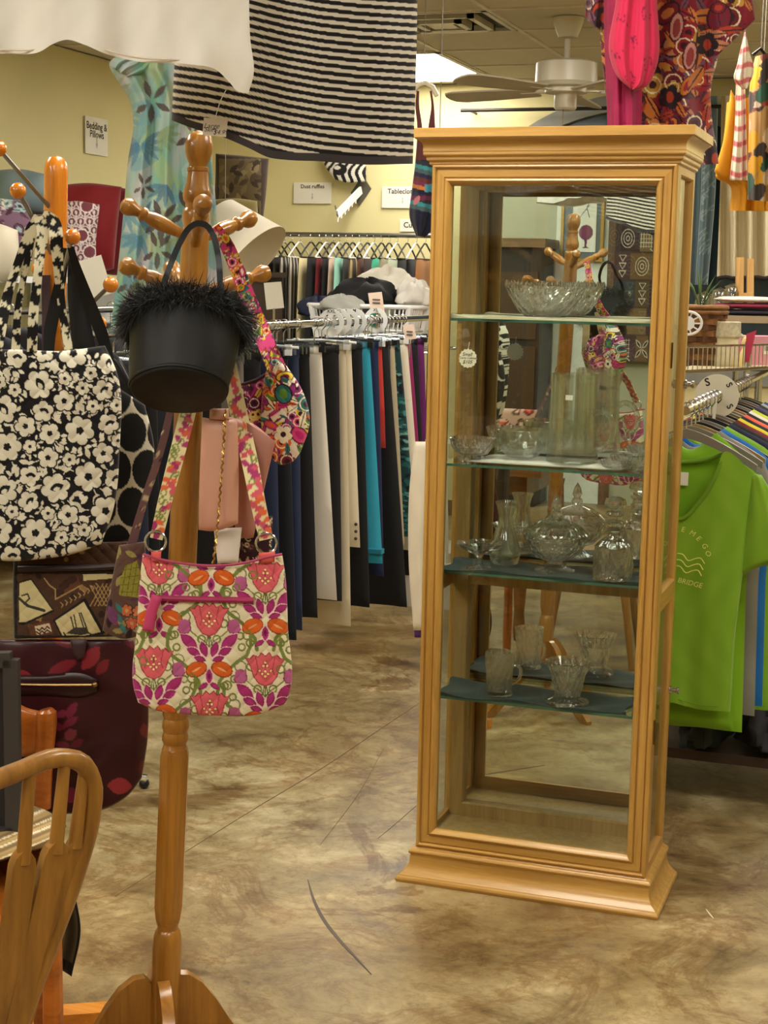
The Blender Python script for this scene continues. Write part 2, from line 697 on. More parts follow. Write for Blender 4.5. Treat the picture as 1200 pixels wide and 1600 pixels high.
def concrete():
    m, nt, b = newmat('stained_concrete')
    big = noise_node(nt, 0.55, 4, 0.55, None, 0.4)
    mid = noise_node(nt, 3.4, 12, 0.72, (1, 1.2, 1), 0.35)
    fine = noise_node(nt, 26, 8, 0.75, None, 0.3)
    vein = noise_node(nt, 2.1, 12, 0.66, (1.1, 1, 1), 0.9)
    vein2 = noise_node(nt, 5.5, 10, 0.7, (1, 1.3, 1), 0.7)
    rb = noise_node(nt, 1.25, 10, 0.64, (1, 1.25, 1), 0.7)
    base = ramp(nt, mid.outputs['Fac'], [(0.32, lin4((96, 80, 50))), (0.43, lin4((140, 122, 84))), (0.55, lin4((168, 151, 110))), (0.68, lin4((202, 187, 148)))])
    stain = ramp(nt, big.outputs['Fac'], [(0.34, (0.52, 0.39, 0.25, 1)), (0.46, (0.82, 0.74, 0.62, 1)), (0.58, (1, 1, 1, 1)), (0.70, (0.90, 0.93, 0.96, 1))])
    spk = ramp(nt, fine.outputs['Fac'], [(0.30, (0.62, 0.57, 0.50, 1)), (0.46, (0.96, 0.95, 0.93, 1)), (0.56, (1, 1, 1, 1)), (0.72, (1.16, 1.14, 1.10, 1))])
    vn = ramp(nt, vein.outputs['Fac'], [(0.465, (1, 1, 1, 1)), (0.497, (0.62, 0.46, 0.30, 1)), (0.505, (0.70, 0.56, 0.42, 1)), (0.545, (1, 1, 1, 1))])
    vn2 = ramp(nt, vein2.outputs['Fac'], [(0.47, (1, 1, 1, 1)), (0.50, (0.76, 0.66, 0.54, 1)), (0.53, (1, 1, 1, 1))])
    rust = ramp(nt, rb.outputs['Fac'], [(0.605, (1, 1, 1, 1)), (0.625, (0.48, 0.33, 0.18, 1)), (0.68, (0.66, 0.52, 0.34, 1))])

    def mult(a, c, f=1.0):
        mx = nt.nodes.new('ShaderNodeMixRGB')
        mx.blend_type = 'MULTIPLY'
        mx.inputs[0].default_value = f
        nt.links.new(a, mx.inputs[1])
        nt.links.new(c, mx.inputs[2])
        return mx.outputs[0]
    c = mult(base.outputs[0], stain.outputs[0])
    c = mult(c, spk.outputs[0], .9)
    c = mult(c, vn.outputs[0], .7)
    c = mult(c, vn2.outputs[0], .7)
    c = mult(c, rust.outputs[0], .75)
    nt.links.new(c, b.inputs['Base Color'])
    rr = ramp(nt, mid.outputs['Fac'], [(0.3, (0.30, 0.30, 0.30, 1)), (0.7, (0.52, 0.52, 0.52, 1))])
    nt.links.new(rr.outputs[0], b.inputs['Roughness'])
    bump(nt, b, fine.outputs['Fac'], 0.15, 0.002)
    return m


WALLMAT = M('painted_wall', (226, 214, 158), 0.75, var=.03, vscale=2.0, bmp=0.05, bscale=120)
CEILMAT = M('ceiling_tile_face', (206, 196, 172), 0.9, var=.03, vscale=8, bmp=0.25, bscale=160)
floor = tag(MB().box((XL - .1, YF - .1, -.12), (XR + .1, YB + .1, 0)).build('floor', concrete(), smooth=0), 'mottled brown stained concrete floor', None, None, 'structure')


def floor_mark(name, pts, w, mat):
    P = poly_at(np.array([atz(a, b, 0.0012)[:2] for a, b in pts]), np.linspace(0, 1, 30))
    t = np.gradient(P, axis=0)
    t /= np.linalg.norm(t, axis=1)[:, None]
    nr = np.stack([-t[:, 1], t[:, 0]], -1)
    ww = w * np.sin(np.linspace(.25, math.pi - .25, 30))[:, None] / 2
    mb = MB()
    mb.rings([[(*(p - n * k), .0003), (*(p + n * k), .0003), (*(p + n * k), .0012), (*(p - n * k), .0012)] for p, n, k in zip(P, nr, ww)])
    return mb.build(name, mat, floor)


floor_mark('scuff_mark', [(481, 1374), (490, 1405), (508, 1440), (530, 1468), (556, 1496), (580, 1522)], .009, M('scuff_grey', (88, 76, 66), .6))
floor_mark('control_joint', [(690, 1075), (600, 1135), (500, 1202), (400, 1262), (180, 1400)], .003, M('joint_brown', (116, 102, 76), .8))
for q in (((600, 1168), (560, 1240), (500, 1320)), ((660, 1250), (620, 1285), (590, 1310))):
    floor_mark('hair_crack', q, .002, M('crack_line', (130, 114, 84), .8))
floor_mark('scratch', [(1103, 1420), (1109, 1428), (1115, 1435)], .004, M('scratch_pale', (215, 200, 160), .6))

tag(MB().box((XL - .12, YF, 0), (XL, YB, CEIL)).build('wall_left', WALLMAT, smooth=0), 'cream yellow painted wall behind the pillows', None, None, 'structure')
tag(MB().box((XR, YF, 0), (XR + .12, YB, CEIL)).build('wall_right', WALLMAT, smooth=0), 'cream yellow painted side wall', None, None, 'structure')
tag(MB().box((XL - .12, YF - .12, 0), (XR + .12, YF, CEIL)).build('wall_front', M('grey_green_wall', (172, 172, 148), .8, var=.03), smooth=0),
    'grey green wall seen in the cabinet mirror', None, None, 'structure')

# back wall with an arched window opening
WX0, WX1, WZ0, WSP, WTOP = -2.78, -0.82, 0.95, 2.22, 2.66
WC = (WX0 + WX1) / 2


def arch(x0, x1, z0, zs, zt, n=24):
    """outline of a window with a segmental head, from bottom left round to bottom right"""
    a, r_ = (x1 - x0) / 2, zt - zs
    R = (a * a + r_ * r_) / (2 * r_)
    c = (x0 + x1) / 2
    t0 = math.asin(a / R)
    return [(x0, z0)] + [(c + R * math.sin(t), zt - R + R * math.cos(t)) for t in np.linspace(-t0, t0, n)] + [(x1, z0)]


def back_wall():
    mb = MB()
    A = arch(WX0, WX1, WZ0, WSP, WTOP)
    top = A[1:-1]
    y0, y1 = YB, YB + .14
    # left, right, below
    mb.box((XL - .12, y0, 0), (WX0, y1, CEIL))
    mb.box((WX1, y0, 0), (XR + .12, y1, CEIL))
    mb.box((WX0, y0, 0), (WX1, y1, WZ0))
    for (xa, za), (xb, zb) in zip(top[:-1], top[1:]):
        mb.add([(xa, y0, za), (xb, y0, zb), (xb, y0, CEIL), (xa, y0, CEIL), (xa, y1, za), (xb, y1, zb), (xb, y1, CEIL), (xa, y1, CEIL)],
               [(0, 1, 2, 3), (5, 4, 7, 6), (0, 4, 5, 1)])
    return mb.build('wall_back', WALLMAT, smooth=0)


tag(back_wall(), 'cream yellow back wall with an arched window', None, None, 'structure')
for nm, lo, hi in (('baseboard_left', (XL, YF, 0), (XL + .015, YB, .1)), ('baseboard_back', (XL, YB - .015, 0), (XR, YB, .1))):
    tag(MB().box(lo, hi).build(nm, M('brown_baseboard', (92, 70, 46), .5), smooth=0), 'narrow brown baseboard', None, None, 'structure')

win = thing('window_1', (WC, YB, WZ0), 'dark arched window with a grey frame in the back wall', None, None, 'structure')
Ao, Ai = arch(WX0 - .02, WX1 + .02, WZ0 - .02, WSP, WTOP + .03), arch(WX0 + .09, WX1 - .09, WZ0 + .07, WSP, WTOP - .07)
fr = MB()
for i in range(len(Ao)):
    j = (i + 1) % len(Ao)
    a, b, c, d_ = Ao[i], Ao[j], Ai[j], Ai[i]
    y0, y1 = YB - .03, YB + .05
    fr.add([(p[0], y0, p[1]) for p in (a, b, c, d_)] + [(p[0], y1, p[1]) for p in (a, b, c, d_)], [(0, 1, 2, 3), (0, 4, 5, 1), (3, 2, 6, 7)])
fr.build('window_frame', M('window_grey', (138, 138, 128), .5), win)
mu = MB()
mu.box((WC - .02, YB - .01, WZ0 + .06), (WC + .02, YB + .03, WTOP - .08))
mu.build('mullion', MATS['window_grey'], win)
mu = MB()
mu.box((WX0 + .08, YB - .01, WSP - .03), (WX1 - .08, YB + .03, WSP + .005))
mu.build('transom_bar', MATS['window_grey'], win)
pn = MB()
pp = [(x, z) for x, z in Ai]
pn.add([(x, YB + .02, z) for x, z in pp] + [(x, YB + .026, z) for x, z in pp], [tuple(range(len(pp))), tuple(range(2 * len(pp) - 1, len(pp) - 1, -1))])
pn.build('pane', M('night_glass', (52, 68, 76), .12, var=.25, vscale=1.5, spec=.6), win, smooth=0)

# ceiling: grid of lay-in tiles
ceil = tag(MB().box((XL - .12, YF - .12, CEIL + .03), (XR + .12, YB + .12, CEIL + .1)).build('ceiling', CEILMAT, smooth=0), 'beige suspended tile ceiling', None, None, 'structure')
GX0, GY0, G = -2.04, 7.22, 0.61
kx0, kx1 = math.floor((XL - GX0) / G), math.ceil((XR - GX0) / G)
ky0, ky1 = math.floor((YF - GY0) / G), math.ceil((YB - GY0) / G)
LIGHT_CELLS = []
LAMPS = [(-2, 2), (-2, -3), (-2, -8), (-2, -13), (1, -3), (1, -8), (1, -13), (-2, -16), (3, 2), (4, -3), (4, -8), (4, -13)]   # recessed lamps, two tiles long; first in view, several unseen ones added for brightness
for lx, ly in LAMPS:
    LIGHT_CELLS += [(lx, ly), (lx, ly + 1)]
VENT = (-1, 0)
tile0 = None
for i in range(kx0, kx1):
    for j in range(ky0, ky1):
        if (i, j) in LIGHT_CELLS or (i, j) == VENT:
            continue
        x0, y0 = max(XL, GX0 + i * G), max(YF, GY0 + j * G)
        x1, y1 = min(XR, GX0 + (i + 1) * G), min(YB, GY0 + (j + 1) * G)
        full = (x1 - x0 > G - .01) and (y1 - y0 > G - .01)
        if x1 - x0 < .03 or y1 - y0 < .03:
            continue
        if full and tile0 is not None:
            t = bpy.data.objects.new('ceiling_tile', tile0.data)
            COL.objects.link(t)
            t.parent = ceil
            t.location = Vector((x0, y0, CEIL)) - ceil.location
            continue
        t = MB().box((x0 + .008, y0 + .008, CEIL + .004), (x1 - .008, y1 - .008, CEIL + .03)).build('ceiling_tile', CEILMAT, ceil, origin=(x0, y0, CEIL), smooth=0)
        if full:
            tile0 = t
TBAR = M('ceiling_grid_metal', (214, 206, 184), .5)
for i in range(kx0, kx1 + 1):
    x = GX0 + i * G
    if XL < x < XR:
        MB().box((x - .012, YF, CEIL - .002), (x + .012, YB, CEIL + .03)).build('grid_bar', TBAR, ceil, smooth=0)
for j in range(ky0, ky1 + 1):
    y = GY0 + j * G
    if YF < y < YB:
        MB().box((XL, y - .012, CEIL - .003), (XR, y + .012, CEIL + .03)).build('grid_bar', TBAR, ceil, smooth=0)
LAMP = emitter('lamp_diffuser', LAMP_COLOR, LAMP_STRENGTH)
for lx, ly in LAMPS:
    if True:
        x0, y0 = GX0 + lx * G, GY0 + ly * G
        x1, y1 = x0 + G, y0 + 2 * G
        seen = (lx, ly) == (-2, 2)
        t = thing('ceiling_light', ((x0 + x1) / 2, (y0 + y1) / 2, CEIL), 'bright rectangular ceiling lamp beside the striped skirt' if seen else 'rectangular ceiling lamp placed out of view to light the shop', 'ceiling light', 'recessed ceiling lamps')
        MB().box((x0 + .03, y0 + .03, CEIL - .004), (x1 - .03, y1 - .03, CEIL + .002)).build('diffuser', LAMP, t, smooth=0)
        f = MB()
        for lo, hi in (((x0, y0), (x0 + .03, y1)), ((x1 - .03, y0), (x1, y1)), ((x0, y0), (x1, y0 + .03)), ((x0, y1 - .03), (x1, y1))):
            f.box((*lo, CEIL - .008), (*hi, CEIL + .02))
        f.build('lamp_frame', TBAR, t, smooth=0)
x0, y0 = GX0 + VENT[0] * G, GY0
vt = thing('ceiling_vent', (x0 + G / 2, y0 + G / 2, CEIL), 'square stepped metal air diffuser set in the ceiling', 'vent')
VM, VD = M('vent_metal', (196, 188, 166), .45), M('vent_dark', (60, 54, 44), .7)
MB().box((x0, y0, CEIL + .012), (x0 + G, y0 + G, CEIL + .03)).build('plenum', VD, vt, smooth=0)
for k, (o, w, z) in enumerate(((.01, .025, -.006), (.10, .028, -.016), (.185, .03, -.024))):
    r_ = MB()
    for lo, hi in (((o, o), (G - o, o + w)), ((o, G - o - w), (G - o, G - o)), ((o, o), (o + w, G - o)), ((G - o - w, o), (G - o, G - o))):
        r_.box((x0 + lo[0], y0 + lo[1], CEIL + z), (x0 + hi[0], y0 + hi[1], CEIL + .014))
    r_.build('vent_ring', VM, vt, smooth=0)
MB().box((x0 + .24, y0 + .24, CEIL - .02), (x0 + G - .24, y0 + G - .24, CEIL + .014)).build('centre_plate', VM, vt, smooth=0)

# ceiling fan
fx, fy = -1.725, 7.52
fan = thing('ceiling_fan', (fx, fy, CEIL), 'white ceiling fan with a drum motor and pull chain', 'ceiling fan')
FM = M('fan_enamel', (205, 196, 172), .35, var=.03)
MB().lathe([(.075, 0), (.072, -.02), (.055, -.065), (.045, -.09), (.02, -.095)], (fx, fy, CEIL), n=28).build('canopy', FM, fan)
MB().lathe([(.014, -.09), (.014, -.20)], (fx, fy, CEIL), n=12).build('down_rod', FM, fan)
MB().lathe([(.03, -.195), (.13, -.20), (.145, -.21), (.148, -.30), (.135, -.318), (.10, -.322), (.10, -.345), (.06, -.35)], (fx, fy, CEIL), n=36).build('motor_housing', FM, fan)
MB().lathe([(.05, -.345), (.054, -.36), (.054, -.415), (.045, -.425), (.01, -.428)], (fx, fy, CEIL), n=24).build('switch_housing', FM, fan)
MB().tube([(fx, fy - .045, CEIL - .42), (fx, fy - .045, CEIL - .66)], .002, 5).build('pull_chain', M('chain_brass', (120, 100, 60), .4, 1), fan)
for k in range(5):
    a = math.radians(20 + 72 * k)
    dv, sv = np.array([math.cos(a), math.sin(a), 0]), np.array([-math.sin(a), math.cos(a), 0])
    base = np.array([fx, fy, CEIL - .335])
    up_ = np.array([0, 0, 1])
    R = []
    for q, w in ((.16, .05), (.22, .055), (.45, .07), (.60, .072), (.65, .055), (.665, .02)):
        c = base + dv * q
        s2 = sv * w + up_ * w * .2
        R.append([c - s2 - up_ * .004, c + s2 - up_ * .004, c + s2 + up_ * .004, c - s2 + up_ * .004])
    fb_ = MB().rings(R).build('fan_blade', M('fan_blade_paint', (176, 164, 138), .5), fan)
    MB().bar(base + dv * .09, base + dv * .24, .03, .008).build('blade_bracket', FM, fb_)

# ================================================================== DISPLAY CABINET
CX, CY, WF, DEP, ZF1, ZF2, HC = -0.8696, 3.6784, 0.590, 0.266, 0.088, 1.799, 1.88
OAKZ = wood('golden_oak_upright', (194, 150, 74), (160, 116, 48), 'z', .38)
OAKX = wood('golden_oak_rail', (196, 152, 76), (164, 120, 52), 'x', .33)
OAKY = wood('golden_oak_side_rail', (192, 144, 72), (160, 112, 50), 'y', .38)
OAKIN = wood('brown_oak_inside', (180, 148, 92), (146, 112, 62), 'z', .45)
X0, X1, Y0, Y1 = CX - WF / 2, CX + WF / 2, CY, CY + DEP
cab = thing('display_cabinet', (CX, CY + DEP / 2, 0), 'tall golden oak display cabinet with glass sides, mirror back and four glass shelves', 'cabinet')


def moulding(name, prof, mat):
    """profile (overhang, height) carried round the front and both sides of the cabinet"""
    R = []
    for o, z in prof:
        R.append([(X0 - o, Y0 - o, z), (X1 + o, Y0 - o, z), (X1 + o, Y1, z), (X0 - o, Y1, z)])
    return MB().rings(R).build(name, mat, cab, smooth=25)


def arcp(p0, p1, bulge, n=6):
    p0, p1 = np.array(p0), np.array(p1)
    d = p1 - p0
    nn = np.array([-d[1], d[0]])
    return [tuple(p0 + d * t + nn * bulge * math.sin(math.pi * t)) for t in np.linspace(0, 1, n)]


moulding('base_moulding', [(.0385, 0)] + arcp((.0392, .002), (.0385, .014), -.2, 5) + [(.034, .0165)] + arcp((.0335, .018), (.012, .062), .16, 10) +
         [(.0105, .066)] + arcp((.0105, .068), (.0105, .082), -.35, 7) + [(.004, .084), (.0, ZF1)], OAKX)
moulding('crown_moulding', [(0, ZF2 - .004), (.004, ZF2 - .002), (.006, ZF2), (.006, ZF2 + .005)] + arcp((.007, ZF2 + .006), (.012, ZF2 + .014), -.25, 4) +
         [(.012, ZF2 + .016)] + arcp((.013, ZF2 + .017), (.018, ZF2 + .026), -.25, 4) + [(.018, ZF2 + .028)] + arcp((.019, ZF2 + .029), (.035, ZF2 + .058), .22, 8) +
         [(.035, ZF2 + .0605), (.0398, ZF2 + .0605), (.0398, HC), (.0385, HC + .001)], OAKX)


def frame_side(name, p0, p1, inw, nrm, prof, mat, parent):
    """one mitred side of a frame; p0, p1 outer corners; prof (inward, outward)"""
    p0, p1, inw, nrm = [np.asarray(q, float) for q in (p0, p1, inw, nrm)]
    al = (p1 - p0) / np.linalg.norm(p1 - p0)
    A = [p0 + inw * u + al * u + nrm * n for u, n in prof]
    B = [p1 + inw * u - al * u + nrm * n for u, n in prof]
    return MB().rings([A, B]).build(name, mat, parent, smooth=25)


def frame(names, x0, x1, z0, z1, y, nrm, prof, mats, parent):
    """rectangular frame in the x-z plane at depth y"""
    N = np.array(nrm, float)
    c = [(x0, y, z0), (x1, y, z0), (x1, y, z1), (x0, y, z1)]
    frame_side(names[0], c[3], c[0], (1, 0, 0), N, prof, mats[0], parent)
    frame_side(names[0], c[1], c[2], (-1, 0, 0), N, prof, mats[0], parent)
    frame_side(names[1], c[2], c[3], (0, 0, -1), N, prof, mats[1], parent)
    frame_side(names[1], c[0], c[1], (0, 0, 1), N, prof, mats[1], parent)


PF = [(0, -.02), (0, 0), (.002, .004), (.006, .006), (.009, .004), (.010, -.002), (.012, -.002), (.014, .001), (.030, .001), (.032, -.002), (.034, -.002), (.035, .003), (.039, .005), (.043, .002), (.047, -.004), (.050, -.010), (.050, -.02)]
frame(('front_stile', 'front_rail'), X0, X1, ZF1, ZF2, Y0, (0, -1, 0), PF, (OAKZ, OAKX), cab)
PANE = glass_pane('cabinet_glass', (249, 252, 249), 1.0)
MB().box((X0 + .046, Y0 + .008, ZF1 + .046), (X1 - .046, Y0 + .011, ZF2 - .046)).build('front_glass', PANE, cab, smooth=0)
ZM = 0.765
for sgn, xs in ((-1, X0), (1, X1)):
    # each side: a framed glass door between the corner posts
    N = np.array([sgn, 0, 0.0])
    pr = [(0, -.018), (0, 0), (.022, 0), (.025, -.003), (.027, -.008), (.027, -.018)]
    y0, y1 = Y0 + .021, Y1
    for z0, z1 in ((ZF1, ZM), (ZM, ZF2)):
        c = [(xs, y0, z0), (xs, y1, z0), (xs, y1, z1), (xs, y0, z1)]
        frame_side('side_stile', c[3], c[0], (0, 1, 0), N, pr, OAKZ, cab)
        frame_side('side_stile', c[1], c[2], (0, -1, 0), N, pr, OAKZ, cab)
        frame_side('side_rail', c[2], c[3], (0, 0, -1), N, pr, OAKY, cab)
        frame_side('side_rail', c[0], c[1], (0, 0, 1), N, pr, OAKY, cab)
        xg = xs - sgn * .012
        MB().box((xg - .0015, y0 + .024, z0 + .024), (xg + .0015, y1 - .024, z1 - .024)).build('side_glass', PANE, cab, smooth=0)
    for z in (.45, 1.36):
        MB().box((xs - .003 if sgn > 0 else xs - .004, Y0 + .019, z - .03), (xs + .004 if sgn > 0 else xs + .003, Y0 + .023, z + .03)).build('hinge', M('hinge_brass', (120, 96, 50), .35, 1), cab)
# lock on the right side door
lk = np.array([X1, Y0 + .045, .47])
for z in (.50, 1.28):
    a = at(1037, 1130, 3.86)
    MB().lathe([(.011, 0), (.011, .006), (.006, .008), (.006, .016), (.009, .019), (.009, .024), (.003, .026)], (X1 + .0, Y1 - .014, z), (1, 0, 0), n=14).build('lock_knob', CHROME, cab)
# mirror back with its inner frame, floor and roof boards
MY = Y1 - .022
MB().box((X0 + .004, Y1 - .010, ZF1), (X1 - .004, Y1 - .002, ZF2)).build('back_panel', OAKIN, cab, smooth=0)
mir, nt_, b_ = newmat('mirror')
setin(b_, 'Base Color', (0.80, 0.82, 0.78, 1))
setin(b_, 'Metallic', 1.0)
setin(b_, 'Roughness', 0.0)
MB().box((X0 + .03, MY, ZF1 + .03), (X1 - .03, MY + .004, ZF2 - .03)).build('mirror', mir, cab, smooth=0)
PB = [(0, -.014), (0, .014), (.036, .014), (.040, .010), (.042, .002), (.042, -.014)]
frame(('back_stile', 'back_rail'), X0 + .018, X1 - .018, ZF1 + .012, ZF2 - .01, MY - .004, (0, -1, 0), PB, (OAKIN, OAKIN), cab)
MB().box((X0 + .02, MY - .014, ZM - .030), (X1 - .02, MY, ZM + .006)).build('middle_back_rail', OAKIN, cab, smooth=0)
MB().box((X0 + .003, Y0 + .02, ZF1 - .004), (X1 - .003, Y1 - .003, ZF1 + .014)).build('floor_board', OAKIN, cab, smooth=0)
MB().box((X0 + .003, Y0 + .02, ZF2 - .012), (X1 - .003, Y1 - .003, ZF2 - .002)).build('roof_board', OAKIN, cab, smooth=0)
SHZ = [1.432, 1.074, 0.803, 0.479]
SHG = glass_pane('shelf_glass', (228, 242, 232), 1.6)
SHE = M('shelf_glass_edge', (70, 110, 92), .15, var=.1)
SYF, SYB = Y0 + .033, MY - .018
for z in SHZ:
    MB().box((X0 + .024, SYF + .002, z - .006), (X1 - .024, SYB, z)).build('glass_shelf', SHG, cab, smooth=0)
    shf = COL.objects[-1]
    MB().box((X0 + .024, SYF, z - .006), (X1 - .024, SYF + .002, z)).build('shelf_edge', SHE, shf, smooth=0)
    for x in (X0 + .022, X1 - .022):
        for y in (SYF + .03, SYB - .03):
            MB().box((x - .006, y - .004, z - .016), (x + .006, y + .004, z - .006)).build('shelf_pin', CHROME, shf)

# scalloped paper price tag hanging on the inside of the front glass
tp = aty(731, 560, Y0 + .0155)
pt = thing('price_tag', tp, 'round scalloped white price tag behind the cabinet glass', 'price tag')
n = 90
ring = [(.0225 * (1 + .05 * math.cos(16 * 2 * math.pi * k / n))) for k in range(n)]
A = [(tp[0] + r * math.cos(2 * math.pi * k / n), tp[1], tp[2] + r * math.sin(2 * math.pi * k / n)) for k, r in enumerate(ring)]
MB().rings([A, [(x, y + .001, z) for x, y, z in A]]).build('card', M('tag_cream', (250, 240, 215), .8, var=.02), pt, smooth=0)
for s_, dz, sz, dx in (('Small', .0095, .012, -.002), ('Curio Cabinet', .001, .0078, 0), ('$105', -.009, .012, -.001)):
    text('lettering', s_, sz, (tp[0] + dx, tp[1] - .0004, tp[2] + dz), (1, 0, .0), (0, 0, 1), INK, pt, .3, bold=.01)
MB().tube([(tp[0], tp[1] + .0006, tp[2] + .022), (tp[0] + .003, tp[1] + .0006, tp[2] + .04)], .0006, 5).build('tag_string', PAPER, pt)


# ------------------------------------------------------------------ glassware and shelf cloths
def shelf_cloth(name, label, cat, z, xa, xb, ya, yb, col, mat, hang=.0, seed=0, group=None, thick=.003):
    nu, nv = 60, 20
    r = np.random.RandomState(seed)
    u, v = np.meshgrid(np.linspace(0, 1, nu), np.linspace(0, 1, nv))
    x = xa + (xb - xa) * u + .006 * np.sin(9 * v + seed) * (np.abs(u - .5) * 2) ** 6
    y = ya + (yb - ya) * v + .008 * np.sin(u * 11 + seed) * (1 - v)
    wv = .0025 * (1 + np.sin(u * 17 + 3 * np.sin(v * 4 + seed))) + .012 * np.clip(np.abs(2 * u - 1) - .82, 0, 1) * (1 + np.sin(v * 6 + seed))
    zt = z + thick + wv
    top = np.stack([x, y, zt], -1).reshape(-1, 3)
    bot = np.stack([x, y, np.full_like(x, z + .0006)], -1).reshape(-1, 3)
    idx = np.arange(nu * nv).reshape(nv, nu)
    q = np.stack([idx[:-1, :-1], idx[:-1, 1:], idx[1:, 1:], idx[1:, :-1]], -1).reshape(-1, 4)
    F = q.tolist() + (q[:, ::-1] + nu * nv).tolist()
    m = nu * nv
    per = list(idx[0]) + list(idx[1:, -1]) + list(idx[-1, -2::-1]) + list(idx[-2:0:-1, 0])
    for a, b in zip(per, per[1:] + per[:1]):
        F.append([int(a + m), int(b + m), int(b), int(a)])
    o = mesh_obj(name, np.concatenate([top, bot]), F, mat, None, (CX, (ya + yb) / 2, z), 60)
    return tag(o, label, cat, group)


def cut(nth, amp, k=70.0, ph=0.0):
    """diamond-cut modulation of the radius"""
    def f(q, h):
        return 1 + amp * (abs(math.sin(nth * q / 2 + k * h)) + abs(math.sin(nth * q / 2 - k * h)) - 1.2)
    return f


CR = crystal('cut_crystal', (255, 255, 255), .45)
CLR = crystal('clear_glass', (252, 254, 252), .75)


def vessel(name, label, cat, px, y, z, prof, scale=1.0, mod=None, n=64, mat=None, group=None, extra=None, parent=None, part=None):
    """lathe; prof = outer wall bottom to rim, then inner wall back down"""
    x = aty(px, 700, y)[0] if parent is None else None
    # use the shelf height for an exact place across the shelf
    vx = _ray(px, 800)
    P = None
    for py in range(300, 1400, 2):
        w = aty(px, py, y)
        if w[2] < z:
            P = w
            break
    org = np.array([P[0], y, z + .0045])
    root = thing(name, org, label, cat, group)
    prof = [(r * scale, h * scale) for r, h in prof]
    if mod:
        # close rings on the outer wall so the cut pattern shows, plain inner wall
        top = max(range(len(prof)), key=lambda k: prof[k][1])
        out = []
        for (r0, z0), (r1, z1) in zip(prof[:top], prof[1:top + 1]):
            k = max(1, int(math.hypot(r1 - r0, z1 - z0) / .006))
            out += [(r0 + (r1 - r0) * t / k, z0 + (z1 - z0) * t / k) for t in range(k)]
        out.append(prof[top])
        mb = MB()
        ax, ay = perp(np.array([0, 0, 1.0]))
        R = []
        for i_, (r, h) in enumerate(out + prof[top + 1:]):
            R.append([org + upv * h + (r * (mod(2 * math.pi * k / n, h / scale) if i_ < len(out) else 1)) * (math.cos(2 * math.pi * k / n) * ax + math.sin(2 * math.pi * k / n) * ay) for k in range(n)])
        mb.rings(R).build(part or 'bowl', mat or CR, root, smooth=0)
    else:
        MB().lathe(prof, org, n=n).build(part or 'bowl', mat or CLR, root, smooth=40)
    if extra:
        extra(root, org, scale)
    return root


YM = (SYF + SYB) / 2
# top shelf
shelf_cloth('shelf_runner', 'narrow cream runner with soft pastel stripes on the top glass shelf', 'cloth', SHZ[0], X0 + .035, X1 - .03, SYF + .004, SYB - .03, None,
            M('runner_pastel', (222, 214, 180), .8, var=.25, vscale=9), seed=2)


def scallop(q, h):
    return 1 + .03 * (abs(math.sin(9 * q + 70 * h)) + abs(math.sin(9 * q - 70 * h)) - 1) + (.02 * abs(math.sin(4 * q)) if h > .06 else 0)


def bowl_teeth(root, org, s):
    mb = MB()
    for k in range(48):
        q = 2 * math.pi * k / 48
        r_ = (.1145 + .004 * abs(math.sin(4 * q))) * s
        c = org + np.array([r_ * math.cos(q), r_ * math.sin(q), .094 * s + .006 * abs(math.sin(4 * q))])
        mb.lathe([(.0052, -.004), (.004, .003), (.0008, .009)], c, n=6)
    mb.build('toothed_rim', CR, root, smooth=0)


vessel('cut_glass_bowl', 'large cut crystal bowl with a toothed rim on the top shelf', 'bowl', 851, YM - .0, SHZ[0],
       [(.045, 0), (.060, .004), (.078, .02), (.095, .045), (.108, .07), (.117, .096), (.110, .098), (.101, .07), (.088, .046), (.07, .022), (.05, .012), (.001, .011)], .82, scallop, 96, extra=bowl_teeth)
# second shelf
tag(patch('white_cloth', [(X0 + .10, YM - .085), (X0 + .11, YM + .07)], [(X1 - .11, YM - .082), (X1 - .10, YM + .07)],
          lambda a, b, off: np.stack([a, b, SHZ[1] + .0085 - off], -1), .006, M('white_folded_cloth', (235, 230, 214), .85, var=.04), nu=24, nv=12),
    'folded white cloth on the second glass shelf', 'cloth')


def feet(n, r, col):
    def f(root, org, s):
        for k in range(n):
            q = 2 * math.pi * (k + .3) / n
            MB().sphere(org + np.array([r * math.cos(q), r * math.sin(q), .008]), .010, 8).build('foot', CR, root)
    return f


vessel('footed_dish', 'small cut glass dish on knob feet beside the white cloth', 'dish', 737, YM - .055, SHZ[1] - .002,
       [(.024, .016), (.038, .02), (.050, .036), (.057, .060), (.053, .061), (.045, .038), (.034, .026), (.001, .024)], 1, cut(14, .045, 110), 56, extra=feet(6, .026, None))
vessel('plain_glass_bowl', 'plain clear round glass bowl on the white cloth', 'bowl', 815, YM - .03, SHZ[1] + .013,
       [(.028, 0), (.036, .002), (.056, .022), (.064, .045), (.066, .070), (.0635, .071), (.061, .046), (.052, .024), (.03, .009), (.001, .008)], 1, None, 48, CLR)


def jug_handle(root, org, s):
    dv = np.array([.93, -.2, 0])
    dv /= np.linalg.norm(dv)
    P = [(.052, .118), (.070, .128), (.092, .120), (.104, .098), (.104, .072), (.092, .048), (.074, .034), (.060, .036), (.058, .05)]
    pts = poly_at(np.array([((org + dv * a)[0], (org + dv * a)[1], org[2] + b) for a, b in P]), np.linspace(0, 1, 30))
    MB().tube(pts, .0075, 10).build('handle', CLR, root)
    MB().lathe([(.028, .0), (.028, .002)], org + np.array([-.02, -.056, .15]), (0, -1, 0), n=4)
    lb = MB()
    lb.box(org + np.array([-.008, -.0595, .155]), org + np.array([.010, -.0585, .167]))
    lb.build('price_sticker', PAPER, root, smooth=0)


